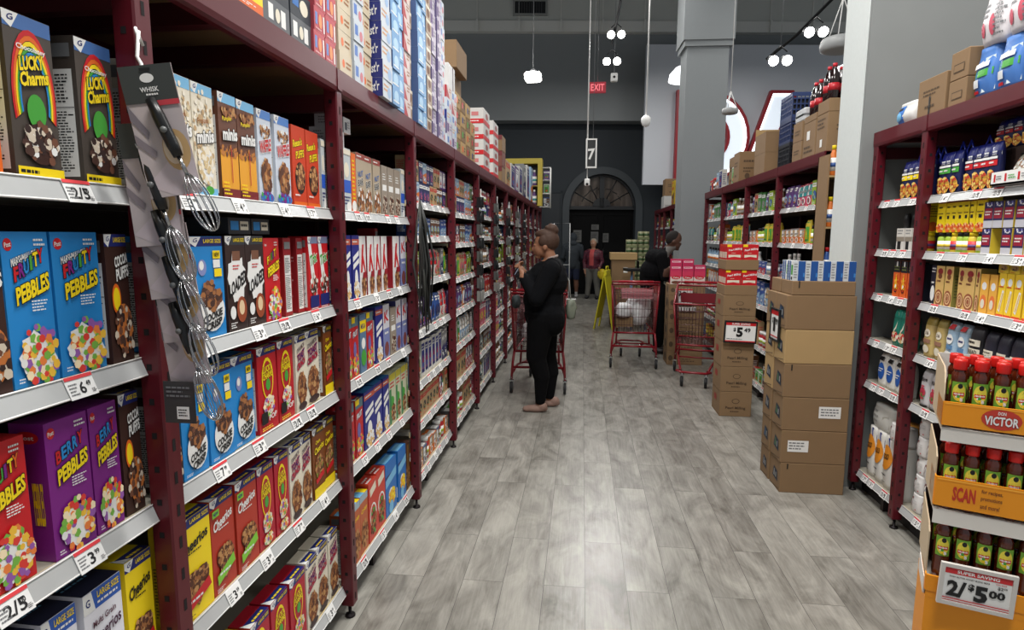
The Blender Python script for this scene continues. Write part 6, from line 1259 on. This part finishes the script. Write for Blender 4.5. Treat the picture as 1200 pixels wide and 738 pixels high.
c_ = MB(); c_.lathe([(.06, 0), (.066, .012), (.06, .022)], mc(150, 136, 130, .6), 18, (.065, 0, 1.355), Matrix.Rotation(-.3, 3, 'Y')); c_.obj('collar', root)
q = MB(); q.bbox(-.006, -.036, -.07, .006, .036, .07, mc(14, 14, 18, .3), .004); q.box(.0061, -.032, -.062, .0066, .032, .062, mc(150, 160, 180, .3, emit=.6))
o = q.obj('phone', None, (-.33 - .238, 5.30, 1.27)); o.rotation_euler = (0, .5, 0); tag(o, 'black phone held in both hands of the woman', 'phone')
sack('handbag', (-.33 + .235, 5.42, .80), (.10, .12, .19), 'small grey-green bag hanging behind the hip of the woman', 'bag', mc(116, 122, 108, .6), seed=8)
q = MB(); q.tube([(-.33 + .235, 5.42, .985), (-.33 + .22, 5.38, 1.15), (-.33 + .13, 5.36, 1.34)], .005, mc(190, 190, 186, .5), 6); q.tube([(-.33+.19, 5.42, .985), (-.33+.28, 5.42, .985)], .006, WHITE, 6); tag(q.obj('bag_strap', None), 'thin pale strap of the grey-green bag over her shoulder', 'strap')

# --- man in dark coat bending over the rear stack
root = empty('person', 'man in long black coat bending right over the carton stack', 'person', (1.0, 8.16, 0), 0); root.scale = (1.04, 1.04, 1.04)
b = MB()
for (y, xk, xa) in ((-.09, .0, .02), (.10, .03, .07)):
    capsule(b, (.0, y, .80), .13, (xk + .03, y, .46), .09); capsule(b, (xk + .03, y, .46), .085, (xa, y, .10), .055)
    ell(b, (xa + .05, y - .03, .04), (.12, .05, .04)) if True else None
ell(b, (-.05, 0, .80), (.145, .18, .15)); capsule(b, (-.05, 0, .72), .15, (-.07, 0, 1.0), .155); ell(b, (-.06, 0, 1.05), (.16, .2, .17)); ell(b, (.0, 0, 1.2), (.17, .21, .13), Matrix.Rotation(.5, 3, 'Y'))
capsule(b, (.03, -.15, 1.25), .085, (.03, .15, 1.25), .085); capsule(b, (.08, 0, 1.27), .06, (.17, -.01, 1.37), .055)
Mh = Matrix.Rotation(.55, 3, 'Y')
ell(b, (.195, -.02, 1.455), (.088, .075, .105), Mh); ell(b, (.215, -.02, 1.39), (.058, .055, .07), Mh); ell(b, (.272, -.02, 1.40), (.018, .014, .02)); ell(b, (.252, -.02, 1.365), (.02, .024, .014)); ell(b, (.235, -.02, 1.335), (.026, .025, .018))
for s in (-1, 1): ell(b, (.18, -.02 + s * .074, 1.43), (.018, .009, .026), Mh)
for s in (-1, 1):
    capsule(b, (.03, s * .2, 1.24), .075, (.07, s * .23, 1.0), .062); capsule(b, (.07, s * .23, 1.0), .058, (.12, -.26 + s * .08, 1.10), .042); capsule(b, (.12, -.26 + s * .08, 1.10), .03, (.13, -.31 + s * .07, 1.10), .026)
    hand(b, (.135, -.35 + s * .065, 1.105), (.3, -.9, .1), (0, 0, 1), .95, .7, s)
def zm(x, y, z):
    if z > 1.37 or (x > .215 and z > 1.31): return 0
    if y < -.285 and 1.0 < z < 1.2: return 0
    if z < .085: return 3
    if x > .09 and z > 1.24: return 1
    return 2
fuse(b, 'body', root, zm, [SKD, mc(110, 108, 104, .7), mc(9, 9, 12, .95, spec=.15), mc(26, 22, 22, .5)], .008, 4)
h = MB(); ell(h, (.175, -.02, 1.475), (.088, .079, .10), Mh); fuse(h, 'hair', root, lambda *a: 0, [mc(26, 20, 18, .9, noise=.3, scale=80)], .008, 2)
for s in (-1, 1): eye(root, (.262, -.02 + s * .03, 1.425), .009)

# --- person in hooded top far down the aisle, seen from behind
root = empty('person', 'person in dark grey hooded top and navy shorts seen from behind', 'person', (-.245, 15.35, 0), 0)
b = MB()
for s in (-1, 1): capsule(b, (s * .09, 0, .8), .11, (s * .10, 0, .5), .085); capsule(b, (s * .10, 0, .5), .06, (s * .11, .0, .3), .062); capsule(b, (s * .11, 0, .3), .055, (s * .11, 0, .10), .04); ell(b, (s * .11, .03, .04), (.05, .12, .042))
ell(b, (0, 0, .85), (.2, .14, .18)); capsule(b, (0, 0, .85), .16, (0, 0, 1.15), .17); ell(b, (0, 0, 1.22), (.21, .13, .16)); capsule(b, (-.13, 0, 1.32), .075, (.13, 0, 1.32), .075); ell(b, (0, -.05, 1.38), (.11, .08, .08)); ell(b, (.01, 0, 1.52), (.105, .115, .13))
for s in (-1, 1): capsule(b, (s * .2, 0, 1.29), .075, (s * .25, .02, 1.03), .062); capsule(b, (s * .25, .02, 1.03), .06, (s * .2, .16, .92), .045); hand(b, (s * .19, .2, .92), (-s * .2, 1, 0), (0, 0, 1), .9, .7, s)
def zg(x, y, z):
    if z > .74: return 0 if not (y > .17 and z < 1) else 2
    if z > .46: return 1
    if z > .15: return 2
    return 3
fuse(b, 'body', root, zg, [mc(44, 50, 56, .85), mc(22, 30, 56, .8), mc(110, 72, 54, .6), mc(170, 168, 166, .7)], .011, 3)
# --- lady in plaid shirt
root = empty('person', 'lady in open maroon plaid shirt and grey trousers facing camera', 'person', (.275, 15.1, 0), -.25)
b = MB()
for s in (-1, 1): capsule(b, (s * .09, 0, .74), .115, (s * .10, 0, .42), .085); capsule(b, (s * .10, 0, .42), .08, (s * .13, 0, .10), .06)
ell(b, (0, 0, .80), (.18, .15, .15)); capsule(b, (0, 0, .82), .155, (0, 0, 1.0), .155); ell(b, (0, -.02, 1.05), (.19, .14, .17)); capsule(b, (-.11, 0, 1.17), .075, (.11, 0, 1.17), .075); capsule(b, (0, 0, 1.2), .05, (0, -.01, 1.3), .048)
ell(b, (0, 0, 1.39), (.078, .09, .105)); ell(b, (0, -.03, 1.34), (.055, .055, .06)); ell(b, (0, -.095, 1.365), (.013, .016, .018))
capsule(b, (-.17, 0, 1.15), .068, (-.22, -.0, .92), .055); capsule(b, (-.22, 0, .92), .05, (-.20, -.05, .74), .038); hand(b, (-.195, -.06, .69), (0, -.1, -1), (-1, 0, 0), .85, .5, 1)
capsule(b, (.17, 0, 1.15), .068, (.225, 0, .93), .055); capsule(b, (.225, 0, .93), .05, (.19, -.12, .80), .038); hand(b, (.19, -.15, .77), (0, -.5, -.9), (1, 0, 0), .85, .8, -1)
def zl(x, y, z):
    if z > 1.235: return 0
    if z < .745 and abs(x) > .155 and z > .55 or (y < -.125 and z < .80 and x > .13): return 0
    if z > .76: return 2 if abs(x + .01) < .055 and y < 0 and z > .84 else 1
    return 3
PLM = bpy.data.materials.new('plaid'); PLM.use_nodes = True; nt = PLM.node_tree; ch = nt.nodes.new('ShaderNodeTexBrick'); tc = nt.nodes.new('ShaderNodeTexCoord')
ch.inputs['Scale'].default_value = 12; ch.offset = 0; ch.inputs['Color1'].default_value = (.16, .012, .03, 1); ch.inputs['Color2'].default_value = (.10, .01, .022, 1); ch.inputs['Mortar'].default_value = (.03, .008, .02, 1); ch.inputs['Mortar Size'].default_value = .07; ch.inputs['Row Height'].default_value = .5
mp = nt.nodes.new('ShaderNodeMapping'); mp.inputs['Rotation'].default_value = (PI / 2, 0, 0); nt.links.new(tc.outputs['Object'], mp.inputs[0]); nt.links.new(mp.outputs[0], ch.inputs['Vector']); nt.links.new(ch.outputs[0], nt.nodes['Principled BSDF'].inputs['Base Color'])
fuse(b, 'body', root, zl, [mc(168, 124, 98, .6), PLM, mc(180, 70, 70, .7), mc(104, 102, 96, .8)], .010, 3)
h = MB(); ell(h, (0, .02, 1.42), (.088, .09, .09)); fuse(h, 'hair', root, lambda *a: 0, [mc(150, 140, 124, .8)], .01, 2)
for s in (-1, 1):
    eye(root, (s * .028, -.083, 1.385), .009); q = MB(); ell(q, (s * .13, -.05, .04), (.048, .12, .042)); fuse(q, 'shoe', root, lambda *a: 0, [mc(40, 40, 44, .6)], .01, 2)
sack('handbag', (.50, 14.93, .50), (.19, .12, .26), 'bright yellow bag held by the lady in plaid', 'bag', mc(216, 190, 30, .5), seed=12)

# wet floor cone / folding sign, yellow
r = empty('wet_floor_sign', 'yellow folding wet floor sign standing left of full trolley', 'floor sign', (.425, 10.25, 0), 1.30); r.scale = (1.5, 1.15, 1.5)
YS = mc(206, 196, 30, .5)
for s in (-1, 1):
    q = MB(); M = Matrix.Rotation(s * .22, 4, 'X'); M.translation = (0, s * .14, 0)
    q.box(-.14, -.008, 0, -.09, .008, .62, YS, M); q.box(.09, -.008, 0, .14, .008, .62, YS, M); q.box(-.09, -.008, .12, .09, .008, .62, YS, M)
    q.obj('sign_panel', r)
q = MB(); q.box(-.1, -.02, .60, .1, .02, .66, YS); q.tube([(-.05, 0, .65), (-.05, 0, .70), (.05, 0, .70), (.05, 0, .65)], .008, YS, 6); q.obj('hinge_handle', r)
# tall yellow cone part nearer trolley
# pallet-like blue stand near cone
r = empty('step_stool', 'blue folding stand with black tray beside the far boxes', 'stand', (.93, 10.2, 0), .2)
q = MB(); BLS = mc(90, 120, 160, .5)
for x in (-.12, .12):
    q.tube([(x, -.12, 0), (x * .8, 0, .98)], .012, BLS, 6); q.tube([(x, .14, 0), (x * .8, 0.02, .98)], .012, BLS, 6)
q.obj('stand_frame', r); q = MB(); q.bbox(-.22, -.14, .98, .22, .14, 1.03, BLACK, .008); q.lathe([(.02, 1.03), (.02, 1.14), (.04, 1.15)], BLACK, 8); q.obj('tray', r)
# white gate frame by the left rack end
r = empty('metal_frame', 'thin white metal frame standing past the left rack end', 'frame', (-.48, 13.9, 0), 0)
q = MB(); q.tube([(-.17, 0, 0), (-.17, 0, 1.85), (.19, 0, 1.85), (.19, 0, 0)], .014, mc(190, 192, 192, .4), 6); q.tube([(-.17, 0, .9), (.19, 0, .9)], .01, mc(190, 192, 192, .4), 6); q.obj('frame_tube', r)
q = MB(); q.tube([(0, 0, .0), (0, 0, 0.0001)], .001, GREY, 3)

# ================================================================== WHISKS ON THE FIRST POST
def whisk_pack(label, loc, tilt, s=1.0, yawz=0.0):
    r = empty('whisk_pack', label, 'whisk', loc, 0, 'carded whisks on the clip strip'); r.rotation_euler = (0, tilt, yawz); r.scale = (s, s, s)
    c = MB(); W2, H2 = .095, .25
    c.box(-W2 / 2, 0, -H2, W2 / 2, .0015, 0, mc(186, 172, 172, .5))
    P = lambda u, v, o: ((u - .5) * W2, -.0004 - o * 1.5, -H2 + v * H2)
    rr = random.Random(4)
    it = [('r', 0, 0, 1, .72, mc(190, 178, 178, .5)), ('p', [(0, .1), (.5, .0), (1, 0), (1, .25), (.6, .3)], mc(200, 186, 190, .5)), ('e', .72, .35, .26, .16, mc(196, 160, 110, .5)), ('e', .66, .36, .18, .12, mc(226, 206, 180, .5)), ('p', [(0, .72), (.3, .5), (.25, .45), (0, .6)], mc(120, 112, 120, .5)), ('p', [(0, .5), (.35, .35), (.3, .3), (0, .42)], mc(130, 120, 126, .5)),
          ('r', 0, .72, 1, 1, mc(58, 62, 60, .5)), ('r', .55, .69, 1, .73, mc(200, 60, 70, .5)), ('e', .5, .9, .13, .035, WHITE), ('t', 'WHISK', .5, .815, .34, .035, WHITE), ('ln', .42, .76, .68, .79, 1, WHITE), ('r', .40, .955, .60, .975, BLACK)]
    decor(c, P, it, W2, H2); c.obj('backing_card', r)
    k = MB(); a = Vector((.0, -.014, -.066)); d = Vector((.024, -.014, -.178)); k.tube([a, a.lerp(d, .3), a.lerp(d, .8), d], [.009, .012, .0115, .009], mc(22, 23, 24, .35), 10)
    k.lathe([(.006, 0), (.006, .004)], mc(110, 112, 112, .4), 12, tuple(a.lerp(d, .55) + Vector((0, -.0128, 0))), Matrix.Rotation(PI / 2, 3, 'X')); k.obj('handle', r)
    w_ = MB(); dr_ = (d - a).normalized(); ax = Vector((0, 1, 0)); sd_ = dr_.cross(ax).normalized()
    w_.tube([d, d + dr_ * .035], .004, STEEL, 8)
    for q in range(6):
        an = PI * q / 6; e1 = ax * math.cos(an) + sd_ * math.sin(an); L_ = .125; pts = []
        for t in range(17):
            th = 2 * PI * t / 16 / 1.0
            u = t / 16; ss = math.sin(PI * u); x = math.cos(PI * u)
            wid = .030 * math.sin(2 * math.atan2(ss, 1 + 0)) if False else .030 * x * (ss ** .55 if ss > 0 else 0)
            pts.append(d + dr_ * (.03 + L_ * ss) + e1 * wid * 1.25)
        w_.tube(pts, .0011, STEEL, 5)
    w_.obj('wire_loops', r); return r
whisk_pack('frontmost carded whisk with black handle at top of the strip', (-.845, 1.112, 1.874), -.17, 1.0, .35)
whisk_pack('second carded whisk down, partly behind the frontmost card', (-.872, 1.128, 1.77), -.08, .97, .2)
whisk_pack('third carded whisk down the hanging strip', (-.862, 1.138, 1.662), -.10, .97, .12)
whisk_pack('fourth carded whisk, next to lowest on the strip', (-.852, 1.146, 1.570), -.12, .97, .06)
whisk_pack('fifth carded whisk, lowest on the hanging strip', (-.848, 1.152, 1.475), -.12, .97, .0)
q = MB(); q.tube([(-.88, 1.15, 1.95), (-.884, 1.146, 1.90), (-.872, 1.14, 1.885), (-.866, 1.14, 1.862), (-.868, 1.155, 1.6), (-.866, 1.156, 1.3)], .0035, WHITE, 6); q.tube([(-.892, 1.175, 1.93), (-.886, 1.15, 1.955), (-.88, 1.15, 1.93)], .0035, WHITE, 6)
tag(q.obj('clip_strip', None), 'white plastic clip strip hooked on the nearest red post', 'clip strip')
q = MB(); q.box(0, 0, 0, .07, .0015, .09, mc(60, 60, 60, .5)); decor(q, lambda u, v, o: (u * .07, -.0003 - o, v * .09), [('r', .4, .1, .8, .4, WHITE), ('ln', .45, .15, .75, .35, 3, BLACK), ('ln', .1, .6, .9, .9, 3, GREY)], .07, .09)
tag(q.obj('barcode_card', None, (-.872, 1.135, 1.155)), 'dark card with white barcode hanging below the lowest whisk', 'card')
# dark strips hanging at the third post and further ones
def strips(x, y, z0, z1, n, cols_, label, seed):
    r = random.Random(seed); mb = MB()
    for k in range(n):
        m_ = mc(*r.choice(cols_), .5); xx = x + r.uniform(-.02, .035); yy = y + r.uniform(-.02, .03); a = z1 - r.uniform(0, .1); b_ = z0 + r.uniform(0, .2)
        mb.tube([(x, y, z1 + .02), (xx, yy, a - .1), (xx + r.uniform(-.02, .03), yy + r.uniform(-.03, .02), (a + b_) / 2), (xx + r.uniform(-.02, .04), yy + r.uniform(-.04, .02), b_)], [.003, .006, .007, .004], m_, 5)
    return tag(mb.obj('hanging_straps', None), label, 'hanging goods')
strips(-.86, 3.14, 1.0, 1.72, 16, [(28, 30, 28), (44, 46, 44), (60, 62, 58)], 'bundle of long black straps hanging from the third post', 3)
for i, (y, lb) in enumerate([(5.14, 'fifth'), (7.14, 'seventh'), (9.14, 'ninth'), (8.14, 'eighth'), (6.14, 'sixth')]):
    mb = MB(); r = random.Random(i)
    mb.tube([(-.87, y - .01, 1.95), (-.87, y - .01, .95)], .003, WHITE, 4)
    for k in range(8):
        z = 1.88 - k * .115; m_ = mc(*r.choice([(40, 44, 46), (90, 92, 90), (30, 32, 34), (24, 25, 28), (130, 130, 126)]), .3)
        mb.box(-.905, y - .02, z - .09, -.85 + r.uniform(-.01, .01), y - .012, z, m_); q_ = r.uniform(.008, .018); mb.lathe([(.006, -.1), (q_, -.07), (q_ * r.uniform(.3, 1), -.03), (.004, 0)], m_, 8, (-.865, y - .03, z + r.uniform(-.02, .02)))
    tag(mb.obj('hanging_gadget_strip', None), f'strip of small kitchen gadgets hanging on the {lb} left post', 'hanging goods')

# ================================================================== HONEY DISPLAY STAND
HLOC = Vector((1.163, 2.012, 0)); HR_ = -.42
HM = Matrix.Rotation(HR_, 4, 'Z'); HM.translation = HLOC
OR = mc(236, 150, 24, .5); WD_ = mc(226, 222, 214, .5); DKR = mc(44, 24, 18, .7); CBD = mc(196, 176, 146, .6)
r = empty('honey_display', 'white and orange cardboard stand of honey bottles at right foreground', 'display stand', tuple(HLOC), HR_)
WT, DT = .48, .28
tiers = [(.945, .955, 1.032), (.67, .685, .782), (.425, .385, .44)]
def pan(name, items):
    mb = MB()
    for it in items: mb.box(*it)
    return mb.obj(name, r)
# tier 1 tray
for k, (zb, l0, l1) in enumerate(tiers):
    pan('tray', [(0, .012, zb - (.012 if k < 2 else .026), WT, DT, zb, WD_), (0, .004, l0 - .055 if k == 0 else zb - .05 if k == 1 else .40, WT, .012, zb, WD_)])
    mb = MB(); mb.box(-.002, -.004, l0, WT, .002, l1, OR); mb.box(-.004, .0, l0, -.0005, DT * .5, l1, OR)
    P = lambda u, v, o: (u * WT, -.0045 - o * 2, l0 + v * (l1 - l0))
    if k == 0: decor(mb, P, [('e', .305, .5, .105, .42, mc(196, 60, 44, .45)), ('t', 'DON', .305, .76, .04, .13, WHITE, 0, None, .02), ('t', 'VICTOR', .305, .44, .17, .34, WHITE, 0, mc(150, 30, 30, .5), .03), ('r', 0, .93, 1, .96, mc(250, 190, 70, .5))], WT, l1 - l0)
    if k == 1: decor(mb, P, [('t', 'SCAN', .155, .5, .12, .44, mc(190, 50, 30, .5), 0, None, .04), ('t', 'for recipes,', .30, .72, .11, .16, mc(110, 60, 30, .5)), ('t', 'promotions', .30, .48, .11, .16, mc(110, 60, 30, .5)), ('t', 'and more!', .295, .24, .10, .14, mc(110, 60, 30, .5)), ('r', 0, .93, 1, .96, mc(250, 190, 70, .5))], WT, l1 - l0)
    mb.obj('front_lip', r)
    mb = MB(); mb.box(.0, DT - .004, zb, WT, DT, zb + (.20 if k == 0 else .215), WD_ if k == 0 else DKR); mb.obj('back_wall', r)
# curved side wall of the top tray
pr_ = [(0.0, .945), (0.0, 1.055), (.008, 1.09), (.028, 1.12), (.06, 1.135), (DT, 1.14), (DT, .945)]
mb = MB(); mb.prism(pr_, -.004, .0, CBD, axis='x'); mb.obj('side_wall', r)
for (z0, z1) in ((.425, .60), (.67, .86)):
    mb = MB(); mb.prism([(.02, z0), (.02, z1 - .02), (.06, z1), (DT, z1 + .02), (DT, z0)], -.004, 0, CBD, axis='x'); mb.obj('side_wall', r)
mb = MB(); mb.box(0, 0, .0, WT, DT, .36, OR)
mb.add([(.0, -.0008, .36), (WT, -.0008, .36), (WT, -.0008, .4), (.0, -.0008, .4)], [(0, 1, 2, 3)], OR)
decor(mb, lambda u, v, o: (u * WT, -.001 - o * 2, v * .36), [('p', [(.05, .60), (.3, .74), (.75, .72), (.9, .6), (.75, .4), (.2, .4)], mc(150, 40, 34, .5)), ('ln', .2, .2, .8, .3, 2, mc(150, 90, 20, .5))], WT, .36)
mb.box(-.006, .02, .36, -.0005, .20, .42, WD_); mb.obj('base_box', r)
mb = MB(); mb.box(.012, .01, .36, WT, DT, .398, mc(240, 210, 80, .5)); mb.obj('base_lid', r)
# honey bottle
HB = mc(84, 30, 10, .12, spec=.6, coat=.6, noise=.2, scale=12); CAP = mc(206, 30, 24, .35)
def honey(loc, label):
    root = empty('honey_bottle', label, 'bottle', loc, HR_, 'honey bottles on the display stand')
    b = MB(); b.lathe([(.021, 0), (.0255, .006), (.026, .03), (.0245, .05), (.026, .075), (.026, .10), (.021, .115), (.0235, .13), (.0225, .142), (.016, .150), (.016, .156)], HB, 20); b.obj('bottle_body', root)
    l_ = MB(); rr = .0268; P = lambda u, v, o: ((rr + o) * math.sin((u - .5) * 1.7), -(rr + o) * math.cos((u - .5) * 1.7), .068 + v * .056)
    decor(l_, P, [('r', 0, 0, 1, 1, mc(110, 160, 50, .45)), ('e', .5, .5, .42, .42, mc(226, 210, 70, .45)), ('e', .55, .8, .16, .12, BLACK), ('r', .15, .32, .85, .5, RED), ('ln', .2, .34, .8, .48, 1, WHITE), ('s', .5, .2, .3, .12, 8, [GRN, YEL, WHITE], .004)], .045, .06, base=.0002, step=.0002); l_.obj('label', root)
    c = MB(); c.lathe([(.0195, .154), (.0205, .157), (.0205, .176), (.019, .181)], CAP, 18); c.obj('cap', root); return root
h0 = None
for k, zb in enumerate((.9455, .6705, .4255)):
    for row in range(3):
        for i in range(8):
            x = .036 + .054 * i + (.012 if row % 2 else 0); y = .034 + row * .056
            if x > WT - .03: continue
            p_ = HM @ Vector((x, y, zb)); lb = f'honey bottle with red cap, {["top", "middle", "lowest"][k]} tier, {["front", "second", "rear"][row]} row, {ORD[i]} from left'
            if h0 is None: h0 = honey(tuple(p_), lb); h0.scale = (.92, .92, 1.22)
            else: tag(dup(h0, tuple(p_), HR_), lb, 'bottle', 'honey bottles on the display stand')
p_ = HM @ Vector((.125, -.03, .372))
price_sign('price_sign', .20, .14, tuple(p_), (0.0, .03, HR_ + .12), 'large super saving price sign clipped to the honey stand', [('r', 0, .82, 1, .98, mc(206, 44, 50, .5)), ('t', 'SUPER SAVING', .5, .90, .62, .09, WHITE, 0, None, .03), ('t', 'DON VICTOR HONEY BLEND BEAR', .38, .74, .6, .04, BLACK), ('t', 'YOU SAVE', .84, .77, .16, .035, RED), ('t', '$2', .84, .66, .08, .09, BLACK, 0, None, .02), ('t', '58', .91, .68, .05, .05, BLACK),
    ('t', '2/', .2, .4, .26, .42, BLACK, 0, None, .04), ('t', '$', .42, .52, .08, .2, BLACK, 0, None, .04), ('t', '5', .57, .38, .16, .42, BLACK, 0, None, .05), ('t', '00', .8, .46, .22, .2, BLACK, 0, None, .04), ('r', .0, .09, 1, .12, RED), ('r', 0, .03, 1, .05, RED)], frame=mc(210, 206, 200, .5))
